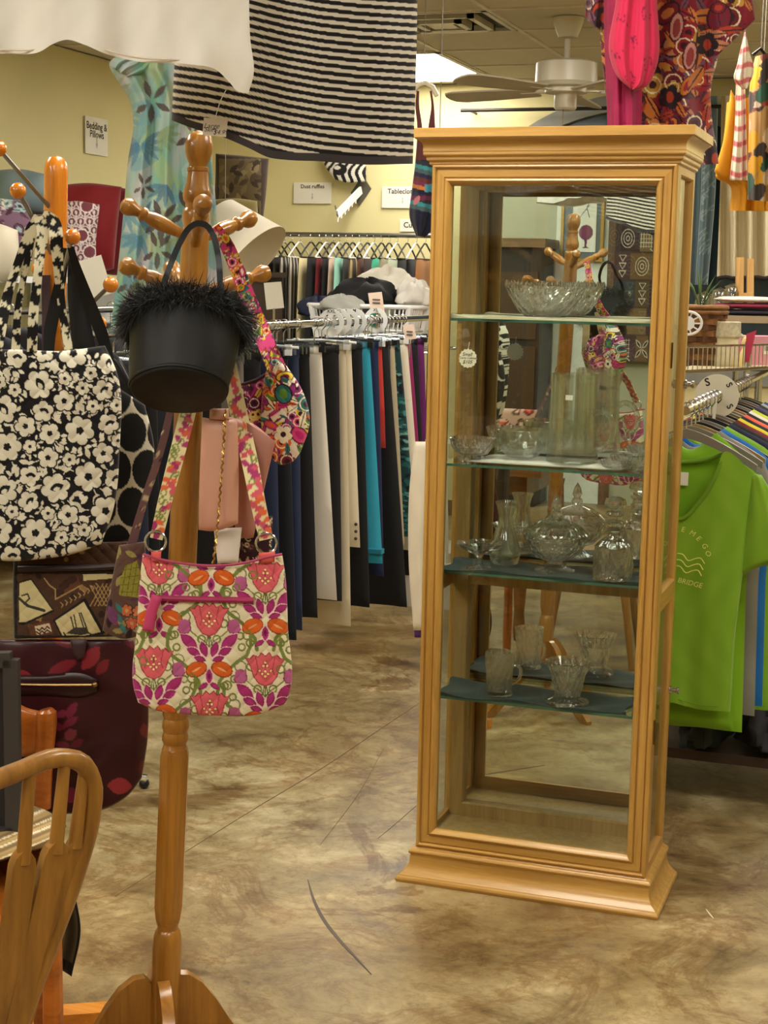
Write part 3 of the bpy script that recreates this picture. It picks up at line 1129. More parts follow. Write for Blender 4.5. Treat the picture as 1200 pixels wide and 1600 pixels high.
vessel('glass_pitcher', 'tall clear glass pitcher with a loop handle on the second shelf', 'pitcher', 893, YM - .03, SHZ[1] + .010,
       [(.060, 0), (.064, .003), (.063, .02), (.059, .07), (.057, .15), (.058, .215), (.0565, .216), (.0545, .15), (.056, .07), (.059, .022), (.001, .020)], 1, None, 56, CLR, extra=jug_handle, part='body')
for k, (px, yy, s_) in enumerate(((962, YM - .055, .75), (985, YM - .01, 1.0))):
    vessel('crystal_ashtray' if k == 0 else 'crystal_dish', 'small faceted crystal ashtray at the front beside the pitcher' if k == 0 else 'low cut crystal dish at the right end of the second shelf',
           'ashtray' if k == 0 else 'dish', px, yy, SHZ[1] - .002, [(.030, 0), (.040, .004), (.046, .018), (.050, .034), (.044, .036), (.038, .018), (.03, .010), (.001, .009)], s_, cut(12, .06, 110), 48)
# third shelf
TEAL = M('teal_cloth', (20, 52, 50), .8, var=.12, sheen=.1)
shelf_cloth('teal_cloth', 'dark teal cloth spread over the third glass shelf', 'cloth', SHZ[2], X0 + .038, X1 - .04, SYF + .004, SYB - .02, None, TEAL, seed=4)


def wavy(q, h):
    return 1 + (.06 * math.sin(6 * q) if h > .05 else 0) + .015 * abs(math.sin(12 * q + 60 * h))


vessel('pedestal_dish', 'small ruffled cut glass dish on a short stem, third shelf', 'dish', 748, YM - .055, SHZ[2],
       [(.032, 0), (.030, .004), (.010, .012), (.007, .028), (.011, .036), (.030, .044), (.050, .056), (.060, .066), (.057, .067), (.045, .056), (.02, .045), (.001, .043)], 1, wavy, 72)
vessel('bud_vase', 'clear flared glass vase behind the ruffled dish', 'vase', 788, YM + .03, SHZ[2],
       [(.026, 0), (.034, .004), (.040, .025), (.039, .045), (.030, .075), (.020, .105), (.018, .125), (.024, .150), (.029, .163), (.027, .163), (.016, .125), (.018, .105), (.035, .045), (.034, .025), (.001, .012)], 1, None, 48, CLR, part='body')


def compote_lid(root, org, s):
    lid = MB().lathe([(.083, .092), (.085, .096), (.080, .101), (.062, .116), (.040, .128), (.018, .135), (.012, .138), (.016, .146), (.013, .153), (.008, .157), (.013, .166), (.009, .182), (.001, .196)],
                     org, n=72, mod=lambda q, h: 1 + (.02 * (abs(math.sin(14 * q + 80 * h)) + abs(math.sin(14 * q - 80 * h)) - 1) if h < .13 else 0)).build('lid', CR, root, smooth=0)


vessel('covered_compote', 'covered cut crystal compote with a spire finial on the teal cloth', 'compote', 866, YM - .006, SHZ[2],
       [(.050, 0), (.050, .004), (.030, .010), (.018, .020), (.020, .026), (.048, .036), (.066, .055), (.076, .075), (.082, .093), (.079, .093), (.062, .056), (.045, .04), (.001, .032)], 1, cut(18, .035, 120), 72, extra=compote_lid)


def decanter_top(root, org, s):
    MB().lathe([(.030, .098), (.020, .106), (.016, .118), (.023, .122), (.016, .128), (.016, .136), (.023, .141), (.016, .147), (.017, .156), (.024, .162), (.022, .166), (.001, .166)], org, n=40).build('ringed_neck', CR, root)
    MB().lathe([(.012, .166), (.010, .172), (.024, .178), (.028, .186), (.024, .198), (.012, .203), (.001, .204)], org, n=12).build('stopper', CR, root, smooth=0)


def squarish(q, h):
    c = max(abs(math.cos(q)), abs(math.sin(q)))
    d = .045 / c / .05
    return min(d, 1.12) * (1 + .02 * (abs(math.sin(8 * q + 100 * h)) + abs(math.sin(8 * q - 100 * h)) - 1) * 2)


vessel('crystal_decanter', 'square cut crystal decanter with a ringed neck at the right end of the teal cloth', 'decanter', 957, YM - .05, SHZ[2],
       [(.046, 0), (.048, .004), (.048, .07), (.046, .085), (.034, .097), (.030, .099), (.028, .092), (.040, .08), (.041, .012), (.001, .011)], 1, squarish, 72, extra=decanter_top, part='body')
# bottom shelf
shelf_cloth('teal_napkin', 'rumpled dark teal cloth on the lowest glass shelf', 'cloth', SHZ[3], X0 + .032, X1 - .075, SYF + .002, SYB - .03, None, TEAL, seed=9)


def creamer_handle(root, org, s):
    dv = np.array([.90, .42, 0])
    P = [(.030, .072), (.044, .076), (.055, .066), (.055, .050), (.046, .034), (.032, .026)]
    pts = poly_at(np.array([((org + dv * a)[0], (org + dv * a)[1], org[2] + b) for a, b in P]), np.linspace(0, 1, 20))
    MB().tube(pts, .0045, 8).build('handle', CR, root)


vessel('crystal_creamer', 'cut crystal creamer with a small handle on the lowest shelf', 'creamer', 779, YM - .04, SHZ[3],
       [(.032, 0), (.034, .004), (.031, .03), (.033, .06), (.036, .090), (.037, .112), (.034, .112), (.031, .07), (.028, .03), (.027, .012), (.001, .011)], 1,
       lambda q, h: (1 + .07 * (abs(math.sin(6 * q + 80 * h)) + abs(math.sin(6 * q - 80 * h)) - 1)) * (1 + (.05 * math.sin(2 * q) if h > .1 else 0)), 70, extra=creamer_handle, part='body')
vessel('footed_vase', 'flared cut crystal vase on a wide foot, lowest shelf', 'vase', 886, YM - .05, SHZ[3],
       [(.052, 0), (.053, .005), (.048, .010), (.030, .016), (.031, .022), (.036, .045), (.042, .075), (.056, .108), (.053, .109), (.038, .075), (.03, .045), (.024, .026), (.001, .024)], 1,
       lambda q, h: (1 + .06 * (abs(math.sin(8 * q + 75 * h)) + abs(math.sin(8 * q - 75 * h)) - 1)) * (1 + (.04 * math.sin(8 * q) if h > .09 else 0)), 80, part='body')

# ================================================================== TURNED COAT RACK AND WHAT HANGS ON IT
MAPLE = wood('honey_maple', (172, 117, 40), (126, 78, 18), 'z', .28, .6, .5)
RS = 2.71 / 2.65
RB = np.array([-1.2255, 2.380, 0.0]) * RS          # foot of the pole
RLEAN = np.array([0.0352, 0.0125])            # its slight lean, metres per metre of height


def rp(z, dx=0.0, dy=0.0):
    z2 = EYE + (z - EYE) * RS
    return np.array([RB[0] + RLEAN[0] * z2 + dx, RB[1] + RLEAN[1] * z2 + dy, z2])


rack = thing('coat_rack', RB, 'turned honey wood coat rack with six pegs, bags hanging all round', 'coat rack')


def pole(name, prof, n=28, mod=None, mat=MAPLE, parent=rack, smooth=35):
    R = []
    for r, z in prof:
        c = rp(z)
        R.append([c + np.array([math.cos(q), math.sin(q), 0]) * r * RS * (mod(q, z) if mod else 1) for q in [2 * math.pi * k / n for k in range(n)]])
    return MB().rings(R).build(name, mat, parent, smooth=smooth)


pole('finial', [(.001, 1.757), (.010, 1.7555), (.018, 1.750), (.0228, 1.737), (.0225, 1.722), (.019, 1.711), (.0155, 1.704), (.0152, 1.699), (.018, 1.697), (.0182, 1.692), (.016, 1.690)], 32)
pole('turned_top', [(.016, 1.691), (.0172, 1.685), (.0185, 1.672), (.022, 1.661), (.0235, 1.653), (.022, 1.644), (.0185, 1.640), (.0182, 1.632), (.021, 1.629), (.0225, 1.622),
                    (.0225, 1.612), (.020, 1.602), (.0205, 1.598), (.0215, 1.594)], 32)
pole('upper_shaft', [(.0215, 1.596), (.0225, 1.58), (.0238, 1.5), (.0242, 1.3), (.0242, 0.80), (.0238, .765), (.0205, .758), (.0228, .752), (.0235, .742), (.0205, .733), (.0225, .727), (.023, .719), (.0195, .712), (.021, .706), (.023, .702)], 32)
pole('faceted_shaft', [(.0235, .704), (.0262, .690), (.0262, .415), (.0235, .395), (.021, .384)], 8, smooth=20)
pole('lower_shaft', [(.021, .386), (.0185, .378), (.0185, .372), (.022, .368), (.0245, .358), (.0258, .34), (.0262, .28), (.0258, .16), (.022, .14)], 32)
# four bracket feet
for k in range(4):
    a = math.radians(36 + 90 * k)
    dv = np.array([math.cos(a), math.sin(a), 0])
    sv = np.array([-math.sin(a), math.cos(a), 0]) * .011
    prof = [(.018, .245), (.03, .258), (.05, .256), (.075, .238), (.10, .205), (.13, .155), (.165, .105), (.205, .06), (.245, .028), (.262, .012), (.262, 0), (.225, 0), (.20, .015), (.165, .05), (.125, .09), (.08, .125), (.045, .145), (.018, .15)]
    A = [RB + dv * u + np.array([0, 0, z]) - sv for u, z in prof]
    Bq = [RB + dv * u + np.array([0, 0, z]) + sv for u, z in prof]
    MB().rings([A, Bq]).build('foot', MAPLE, rack, smooth=40)

PEG = [(.0085, 0), (.0095, .012), (.0085, .03), (.0105, .05), (.0135, .075), (.0125, .095), (.0092, .108), (.0125, .113), (.0125, .119), (.0085, .123), (.0095, .13), (.0148, .142), (.0155, .151), (.012, .160), (.003, .164)]


def peg(end_px, z, d_end, parent=rack, name='peg'):
    e = at(*end_px, d_end + .06)
    c = rp(z)
    v = e - c
    L = np.linalg.norm(v)
    v = v / L
    MB().lathe([(r, h / .164 * L) for r, h in PEG], c, v, n=18).build(name, MAPLE, parent)


peg((189, 317), 1.578, 2.62)
peg((397, 339), 1.578, 2.76)
peg((318, 312), 1.568, 2.47)
peg((187, 411), 1.487, 2.60)
peg((422, 424), 1.487, 2.72)
peg((265, 415), 1.49, 2.84)

# --- black bucket purse with feather trim
pr = thing('bucket_purse', at(285, 615, 2.50), 'small black bucket purse with a fluffy feather rim', 'purse')
tc_, bc_ = at(291, 503, 2.505), at(279, 612, 2.455)
ax_ = (bc_ - tc_) / np.linalg.norm(bc_ - tc_)
ax_ = ax_ * .94 - fw * .30
ax_ /= np.linalg.norm(ax_)
Lb = np.linalg.norm(bc_ - tc_)
x_, y_ = rt, np.cross(ax_, rt)
R = []
for t, r in ((0, .089), (.1, .0885), (.35, .086), (.7, .0815), (.95, .076), (1.0, .0745), (1.012, .072)):
    cc = tc_ + (bc_ - tc_) * t
    R.append([cc + r * (math.cos(q) * x_ + .8 * math.sin(q) * y_) * (1 + .012 * math.sin(5 * q + 6 * t)) for q in np.linspace(0, 2 * math.pi, 49)[:-1]])
BLK = M('black_satin_leather', (12, 12, 13), .5, var=.15, bmp=.15, bscale=60, spec=.35)
MB().rings(R).build('purse_body', BLK, pr, smooth=50)
MB().tube(R[4], .003, 6, closed=True).build('bottom_seam', BLK, pr)
# feathers
rs = np.random.RandomState(3)
V, F = [], []
for k in range(9500):
    q = rs.rand() * 2 * math.pi
    base = tc_ + .088 * (math.cos(q) * x_ + .8 * math.sin(q) * y_) + ax_ * rs.uniform(-.016, .016)
    out = math.cos(q) * x_ + math.sin(q) * y_
    dr = out * rs.uniform(.2, 1) + np.array([0, 0, 1.0]) * rs.normal(.05, .55) + rs.normal(0, .4, 3)
    dr /= np.linalg.norm(dr)
    ln = rs.uniform(.014, .040)
    wv = np.cross(dr, rs.normal(0, 1, 3))
    wv = wv / np.linalg.norm(wv) * rs.uniform(.0003, .0009)
    drop = np.array([0, 0, -1.0]) * ln * rs.uniform(0, .5)
    n0 = len(V)
    for t, w in ((0, 1), (.5, .8), (1, .1)):
        p = base + dr * ln * t + drop * t * t
        V += [p - wv * w, p + wv * w]
    F += [(n0, n0 + 1, n0 + 3, n0 + 2), (n0 + 2, n0 + 3, n0 + 5, n0 + 4)]
fo = mesh_obj('feather_trim', V, F, M('black_feather', (12, 12, 13), .6, var=.2, sheen=.15), pr, None, 180)
tag(fo, kind='stuff')
hp = [(244, 492, 2.46), (252, 458, 2.46), (266, 415, 2.475), (283, 376, 2.50), (297, 355, 2.51), (308, 349, 2.51), (322, 352, 2.51), (333, 368, 2.50), (340, 395, 2.47), (344, 440, 2.46), (347, 488, 2.46)]
strap('handle', [(a, b) for a, b, _ in hp], 9.5, [c for _, _, c in hp], .004, BLK, pr, n=50, nu=4)


# --- pink floral quilted crossbody bag
def tulip_print(x, y, s=None, v=None, ox=200, oy=840, k=4.615):
    X, Y = (x - ox) * k, (y - oy) * k
    p = Print(X, Y, (226, 214, 178))
    PINK, DPINK, MAG, DMAG, ORG, GRN, LIL = (218, 96, 104), (150, 40, 62), (170, 44, 112), (112, 18, 70), (214, 96, 28), (116, 128, 58), (182, 92, 138)
    cen = [(225, 230), (990, 290), (585, 600), (185, 910), (990, 960), (590, 1235), (600, -60), (-190, 560), (1400, 620)]
    for cx, cy in cen:
        def q(dx, dy):
            return cx + dx, cy + dy
        for sg in (-1, 1):
            # scrolling stems
            p.line([q(sg * 60, 520), q(sg * 75, 440), q(sg * 120, 370), q(sg * 200, 300), q(sg * 270, 250), q(sg * 300, 180), q(sg * 300, 110)], 26, GRN)
            p.line([q(0, 190), q(sg * 30, 150), q(sg * 90, 110), q(sg * 150, 60)], 9, GRN)
            for dx, dy, r in ((55, 132, 26), (275, 105, 30), (235, 190, 24), (300, 330, 28), (180, 420, 24), (110, 470, 26)):
                p.ring(cx + sg * dx, cy + dy, r, 12, GRN)
            p.ring(cx + sg * 178, cy - 28, 40, 9, (120, 124, 84))
            # bell
            p.poly([q(sg * 140, 0), q(sg * 178, -14), q(sg * 214, 0), q(sg * 228, 62), q(sg * 205, 92), q(sg * 150, 88), q(sg * 132, 60)], LIL)
            p.line([q(sg * 140, 0), q(sg * 132, 60), q(sg * 150, 88), q(sg * 205, 92), q(sg * 228, 62)], 6, DMAG)
            # magenta leaves
            for dx, dy, ln, wd, an in ((145, 150, 165, 74, -.72), (112, 222, 110, 56, -.45), (66, 275, 92, 44, -.28), (38, 205, 120, 56, -1.25)):
                an = an * sg if sg > 0 else math.pi - an
                p.leaf(cx + sg * dx, cy + dy, ln + 14, wd + 12, an, (240, 190, 196))
                p.leaf(cx + sg * dx, cy + dy, ln, wd, an, DMAG)
                p.leaf(cx + sg * dx, cy + dy, ln - 14, wd - 12, an, MAG)
            # orange blossom
            p.ell(cx + sg * 92, cy + 350, 80, 56, (140, 50, 14), sg * .35)
            p.ell(cx + sg * 92, cy + 348, 73, 50, ORG, sg * .35)
            p.leaf(cx + sg * 92, cy + 352, 80, 16, sg * .5, (236, 170, 110))
            p.leaf(cx + sg * 40, cy + 470, 90, 40, sg * .6, DMAG)
            p.leaf(cx + sg * 40, cy + 468, 78, 30, sg * .6, MAG)
        p.leaf(cx, cy + 400, 130, 66, math.pi / 2, (236, 196, 196))
        p.leaf(cx, cy + 400, 108, 50, math.pi / 2, MAG)
        p.leaf(cx, cy + 400, 50, 22, math.pi / 2, DMAG)
        for sg in (-1, 0, 1):
            p.line([q(0, 80), q(sg * 14, 140), q(sg * 22, 180)], 9, (96, 112, 52))
        pts = [(-142, -92), (-108, -84), (-82, -112), (-50, -96), (-28, -128), (0, -104), (28, -128), (50, -96), (82, -112), (108, -84), (142, -92), (104, -28), (84, 40), (46, 92), (0, 108), (-46, 92), (-84, 40), (-104, -28)]
        p.poly([q(a * 1.05, b * 1.05) for a, b in pts], DPINK)
        p.poly([q(a * .98, b * .98) for a, b in pts], PINK)
        p.line([q(-70, -100), q(-52, -10), q(-66, 30)], 5, DPINK)
        p.line([q(70, -100), q(52, -10), q(66, 30)], 5, DPINK)
        p.line([q(0, -60), q(0, 10)], 9, DPINK)
        for dx, dy in ((-40, 0), (-22, 22), (0, 4), (20, 24), (40, 0), (-14, -34), (14, -34), (0, -58), (0, 40)):
            p.ell(cx + dx, cy + dy, 13, 13, DPINK)
            p.ell(cx + dx, cy + dy, 9, 9, (248, 214, 150))
    return np.clip(p.c, 0, 255)


def quilt(step=13.0, amp=.0022):
    def f(a, b, S, V):
        u, w = (a + b) / step, (a - b) / step
        return amp * (np.abs(np.sin(math.pi * u / 2)) * np.abs(np.sin(math.pi * w / 2))) ** .5 * -1
    return f


cb = thing('crossbody_bag', at(332, 1118, 2.47), 'quilted crossbody bag printed with pink tulips, orange blooms and magenta leaves', 'bag')
patch('bag_body', [(223, 866), (219, 900), (214, 980), (210, 1080), (216, 1098)], [(441, 866), (446, 900), (450, 980), (453, 1080), (446, 1100)], cam_map(2.475), .026, CLOTH,
      T=[(223, 866), (250, 874), (290, 881), (335, 884), (385, 879), (420, 870), (441, 866)], B=[(216, 1098), (245, 1110), (290, 1116), (340, 1118), (400, 1117), (446, 1100)],
      colfn=tulip_print, relief=quilt(), nu=230, nv=250, parent=cb)
PIPE = M('pink_piping', (170, 60, 96), .7)


def px_tube(name, pts, r, mat, parent, n=40, seg=8):
    P = poly_at(np.array(pts, float), np.linspace(0, 1, n))
    return MB().tube(at(P[:, 0], P[:, 1], P[:, 2]), r, seg).build(name, mat, parent)


px_tube('top_piping', [(224, 866, 2.452), (250, 874, 2.45), (290, 881, 2.448), (335, 884, 2.447), (385, 879, 2.448), (420, 870, 2.45), (441, 866, 2.452)], .0022, PIPE, cb)
zp0 = px_tube('zip', [(236, 934, 2.447), (300, 936, 2.445), (396, 938, 2.447)], .0048, M('magenta_zip', (158, 34, 84), .6), cb)
patch('zip_tassel', [(238, 928), (230, 950), (222, 985)], [(254, 934), (246, 955), (240, 988)], cam_map(2.440), .004, M('magenta_ribbon', (196, 60, 110), .6), nu=6, nv=14, parent=zp0)
for px, py in ((243, 846), (416, 849)):
    c = at(px, py, 2.462)
    MB().tube([c + .0165 * (math.cos(q) * rt + math.sin(q) * upv) for q in np.linspace(0, 2 * math.pi, 25)[:-1]], .0019, 8, closed=True).build('ring', CHROME, cb)
for a, b in (((236, 862), (252, 862)), ((404, 864), (430, 862))):
    patch('ring_tab', [a, (a[0] + 1, a[1] + 16)], [b, (b[0] - 1, b[1] + 16)], cam_map(2.452), .003, M('coral_tab', (216, 92, 84), .8), nu=5, nv=6, parent=cb)


def strap_print(x, y, s=None, v=None):
    p = Print(x, y, (206, 190, 140))
    r = np.random.RandomState(5)
    for k in range(70):
        cx, cy = r.uniform(230, 430), 560 + k * 4.2
        for px0, py0, px1, py1 in ((352, 575, 418, 838), (300, 640, 244, 838)):
            t = (cy - py0) / (py1 - py0)
            if not 0 <= t <= 1:
                continue
            mx = px0 + (px1 - px0) * t + (r.rand() - .5) * 22
            c = [(188, 74, 84), (150, 40, 90), (204, 92, 50), (112, 122, 56), (188, 74, 84), (112, 122, 56)][r.randint(6)]
            if c[1] > 110:
                p.ring(mx, cy, 4.5, 2.2, c)
            else:
                p.leaf(mx, cy, 16, 9, r.uniform(-1, 1), c)
    edge = None
    return np.clip(p.c, 0, 255)


strap('strap', [(416, 843), (404, 790), (390, 720), (374, 650), (358, 580), (346, 520)], [22, 24, 26, 27, 27, 25], [2.462, 2.49, 2.54, 2.58, 2.60, 2.61], .004, CLOTH, cb, strap_print, n=120, nu=16)
strap('strap', [(244, 842), (256, 790), (274, 720), (292, 650), (304, 600), (310, 540)], [20, 22, 24, 25, 25, 24], [2.462, 2.49, 2.54, 2.59, 2.61, 2.62], .004, CLOTH, cb, strap_print, n=120, nu=16)

# --- blush leather pouches with a gold chain
BLUSH = M('blush_leather', (206, 152, 128), .5, var=.06, bmp=.1, bscale=90)
bl = thing('leather_pouch', at(342, 830, 2.53), 'blush pink leather pouch with a gold chain below the feather purse', 'pouch')
patch('pouch_body', [(316, 652), (312, 740), (310, 828)], [(371, 655), (373, 740), (372, 818)], cam_map(2.535), .010, BLUSH, T=[(316, 652), (345, 656), (371, 655)], B=[(310, 828), (330, 830), (358, 824), (372, 818)], nu=14, nv=20, parent=bl)
patch('pouch_tab', [(328, 638), (327, 655)], [(357, 638), (358, 657)], cam_map(2.53), .006, BLUSH, nu=6, nv=6, parent=bl)
ch = MB()
CP = poly_at(np.array([(352, 640, 2.517), (349, 700, 2.515), (344, 770, 2.513), (338, 840, 2.49), (333, 880, 2.475)], float), np.linspace(0, 1, 70))
cw = at(CP[:, 0], CP[:, 1], CP[:, 2])
GOLD = M('gold_chain', (176, 138, 66), .3, 1.0, var=.05)
ch.tube([p + rt * .0016 * math.sin(i * 1.9) - fw * .0016 * math.cos(i * 1.9) for i, p in enumerate(cw)], .0016, 6)
ch.build('chain', GOLD, bl)
b2 = thing('leather_clutch', at(390, 838, 2.57), 'folded dusty pink leather clutch behind the floral strap', 'clutch')
patch('clutch_body', [(352, 650), (362, 740), (368, 832)], [(430, 690), (414, 760), (396, 840)], cam_map(2.575), .010, M('dusty_pink_leather', (176, 120, 104), .5, var=.06, bmp=.1, bscale=90),
      T=[(352, 650), (395, 662), (430, 690)], B=[(368, 832), (385, 842), (396, 840)], nu=16, nv=20, parent=b2)
patch('clutch_flap', [(385, 660), (392, 730)], [(429, 688), (412, 764)], cam_map(2.562), .004, M('dusty_pink_leather', (0, 0, 0)), nu=8, nv=10, parent=b2)


# --- bright paisley bag on the right of the rack
def paisley(cols, n, x0, x1, y0, y1, seed, rmin, rmax, base, kinds=4):
    r = np.random.RandomState(seed)
    shapes = [(r.uniform(x0, x1), r.uniform(y0, y1), r.uniform(rmin, rmax), r.uniform(.45, .9), r.uniform(0, 3.14), cols[r.randint(len(cols))], kinds - 1 - r.randint(4) if kinds < 4 else r.randint(4)) for _ in range(n)]

    def fn(x, y, s=None, v=None):
        p = Print(x, y, base)
        for cx, cy, rr, asp, an, c, kind in shapes:
            if kind == 0:
                p.flower(cx, cy, rr, 5, an, c, (60, 20, 30), .3)
                p.ring(cx, cy, rr * .62, rr * .12, (240, 225, 190))
            elif kind < 0:
                p.ell(cx, cy, rr * .6, rr, c, an * .3)
            elif kind == 1:
                p.ell(cx, cy, rr, rr * asp, (50, 22, 30), an)
                p.ell(cx, cy, rr * .86, rr * asp * .84, c, an)
                p.ell(cx, cy, rr * .5, rr * asp * .45, cols[(int(cx) + 1) % len(cols)], an)
            else:
                p.leaf(cx, cy, rr * 2, rr * asp, an, c)
                p.line([(cx - rr * math.cos(an), cy - rr * math.sin(an)), (cx + rr * math.cos(an), cy + rr * math.sin(an))], rr * .1, (60, 30, 40))
        return np.clip(p.c, 0, 255)
    return fn


PAIS = [(196, 36, 112), (222, 100, 40), (96, 140, 52), (232, 200, 60), (130, 28, 66), (240, 226, 196), (46, 110, 110), (150, 40, 120), (214, 64, 120)]
pb = thing('paisley_bag', at(440, 724, 2.66), 'quilted half round bag in bright paisley flowers hanging from the right pegs', 'bag')
PFN = paisley(PAIS, 190, 360, 490, 540, 730, 3, 6, 17, (230, 214, 190))
patch('bag_body', [(420, 560), (412, 600), (408, 660), (420, 712)], [(448, 572), (470, 605), (484, 660), (470, 706)], cam_map(2.665), .030, CLOTH, T=[(420, 560), (435, 562), (448, 572)],
      B=[(420, 712), (438, 726), (456, 722), (470, 706)], colfn=PFN, relief=quilt(9, .002), nu=90, nv=150, parent=pb)
PFN2 = paisley([(180, 40, 120), (150, 30, 96), (90, 30, 70), (206, 84, 140), (226, 190, 80), (84, 60, 110)], 120, 370, 430, 570, 700, 8, 5, 13, (150, 34, 100))
patch('side_panel', [(374, 602), (372, 640), (392, 690)], [(424, 580), (420, 640), (424, 704)], cam_map(2.70), .022, CLOTH, T=[(374, 602), (400, 594), (424, 580)], B=[(392, 690), (408, 702), (424, 704)], colfn=PFN2, relief=quilt(9, .002), nu=60, nv=90, parent=pb)
px_tube('dark_binding', [(374, 602, 2.69), (400, 594, 2.68), (424, 580, 2.675)], .003, M('maroon_binding', (56, 18, 34), .7), pb)
PFN3 = paisley(PAIS + [(236, 130, 40), (240, 210, 60)], 520, 325, 455, 350, 600, 12, 5, 11, (220, 70, 130))
strap('strap', [(334, 356), (350, 376), (366, 410), (384, 456), (404, 506), (424, 556), (436, 584)], [20, 22, 23, 24, 26, 28, 30], [2.67, 2.69, 2.70, 2.70, 2.69, 2.66, 2.64], .004, CLOTH, pb, PFN3, n=150, nu=18)
# dark floral pouch low behind the crossbody
dk = thing('dark_floral_pouch', at(392, 882, 2.60), 'dark maroon floral pouch just above the tulip bag', 'pouch')
patch('pouch_body', [(335, 818), (335, 884)], [(426, 806), (424, 884)], cam_map(2.60), .012, CLOTH, colfn=paisley([(66, 22, 32), (120, 90, 70), (40, 14, 22), (170, 140, 110)], 60, 330, 430, 800, 890, 4, 4, 9, (44, 16, 24)), nu=60, nv=50, parent=dk)
patch('white_lining', [(334, 826), (340, 880)], [(378, 824), (372, 880)], cam_map(2.565), .006, M('white_satin', (226, 220, 206), .5), nu=8, nv=10, parent=dk)

# ================================================================== BALL-PEG STAND AND ITS BAGS
ORANGEWD = wood('amber_wood', (222, 136, 30), (180, 96, 12), 'z', .25, .5, .6)
s0, s1 = at(70, 1568, 3.0), at(88, 243, 3.0)
sdir = (s1 - s0) / np.linalg.norm(s1 - s0)
SB = s0 - sdir * s0[2] / sdir[2]


def sp(z):
    return SB + sdir * z / sdir[2]


st = thing('bag_stand', SB, 'amber round post stand with ball tipped metal pegs behind the tote bags', 'coat stand')
MB().lathe([(.022, 0), (.022, 1.70), (.0218, 1.714), (.019, 1.727), (.013, 1.735), (.002, 1.738)], SB, sdir, n=32).build('post', ORANGEWD, st)
for (px, py, dd, z) in ((-2, 232, 2.86, 1.63), (28, 298, 2.82, 1.545), (113, 370, 2.84, 1.46), (173, 445, 2.92, 1.395), (155, 506, 2.98, 1.36), (60, 420, 3.2, 1.5)):
    e = at(px, py, dd)
    c = sp(z)
    MB().tube([c, e], .0042, 8).build('peg', STEEL, st)
    MB().sphere(e, .0145, 10).build('peg_ball', ORANGEWD, st)
for ang in (33, 123, 213, 303):
    a = math.radians(ang)
    dv = np.array([math.cos(a), math.sin(a), 0])
    MB().bar(SB + dv * .015 + np.array([0, 0, .022]), SB + dv * .30 + np.array([0, 0, .016]), .05, .032).build('foot', wood('amber_wood_flat', (226, 150, 50), (188, 108, 24), 'x', .3, .5, .4), st)


# --- black and white flower tote
def bw_flowers(x, y, s=None, v=None):
    WHT, BG = (226, 220, 198), (17, 14, 17)
    p = Print(x, y, BG)
    r = np.random.RandomState(21)
    placed = []
    for want, rad in ((15, 23), (26, 16.5), (30, 11)):
        tries = 0
        cnt = 0
        while cnt < want and tries < 4000:
            tries += 1
            cx, cy = r.uniform(-75, 188), r.uniform(545, 878)
            if all(math.hypot(cx - a, cy - b) > (rad + c) * 1.05 for a, b, c in placed):
                placed.append((cx, cy, rad))
                cnt += 1
    for cx, cy, rad in placed:                       # stems and sprays first
        for k in range(3):
            an = r.uniform(0, 6.28)
            p.line([(cx, cy), (cx + rad * 1.9 * math.cos(an), cy + rad * 1.9 * math.sin(an))], 1.5, WHT)
            for m in range(3):
                q = an + (m - 1) * .55
                p.leaf(cx + rad * (1.55 + .2 * m % 2) * math.cos(q), cy + rad * 1.6 * math.sin(q), rad * .75, rad * .36, q + .5 * (m - 1), WHT)
    for cx, cy, rad in placed:
        rot = r.uniform(0, 6)
        p.flower(cx, cy, rad * 1.14, 5 if rad < 18 else 6, rot, BG, depth=.16)
        p.flower(cx, cy, rad, 5 if rad < 18 else 6, rot, WHT, None, depth=.2)
        if rad > 13 and r.rand() < .5:
            p.leaf(cx + 2, cy - 1, rad * 1.0, rad * .55, rot, BG)
            p.leaf(cx + 2, cy + 2, rad * .5, rad * .3, rot, WHT)
        else:
            p.flower(cx, cy, rad * .28, 5, rot, BG, depth=.2)
    for k in range(150):
        cx, cy = r.uniform(-75, 188), r.uniform(545, 878)
        if all(math.hypot(cx - a, cy - b) > c * 1.1 for a, b, c in placed):
            p.leaf(cx, cy, 11, 5.5, r.uniform(0, 3.14), WHT)
    return p.c


tt = thing('flower_tote', at(70, 875, 2.88), 'large black quilted tote covered in white flowers', 'tote bag')
patch('bag_body', [(-70, 548), (-78, 640), (-76, 780), (-60, 860)], [(164, 540), (182, 580), (187, 700), (176, 800), (158, 850)], cam_map(2.86), .040, CLOTH,
      T=[(-70, 548), (20, 546), (100, 548), (164, 540)], B=[(-60, 860), (0, 876), (60, 874), (120, 864), (158, 850)], colfn=bw_flowers, relief=quilt(16, .003), nu=250, nv=310, parent=tt)


def bw_strap(x, y, s=None, v=None):
    p = Print(x, y, (16, 14, 16))
    r = np.random.RandomState(31)
    for k in range(210):
        p.flower(r.uniform(-10, 140), r.uniform(330, 560), r.uniform(4, 8.5), 5, r.uniform(0, 6), (226, 220, 190), depth=.28)
    return p.c


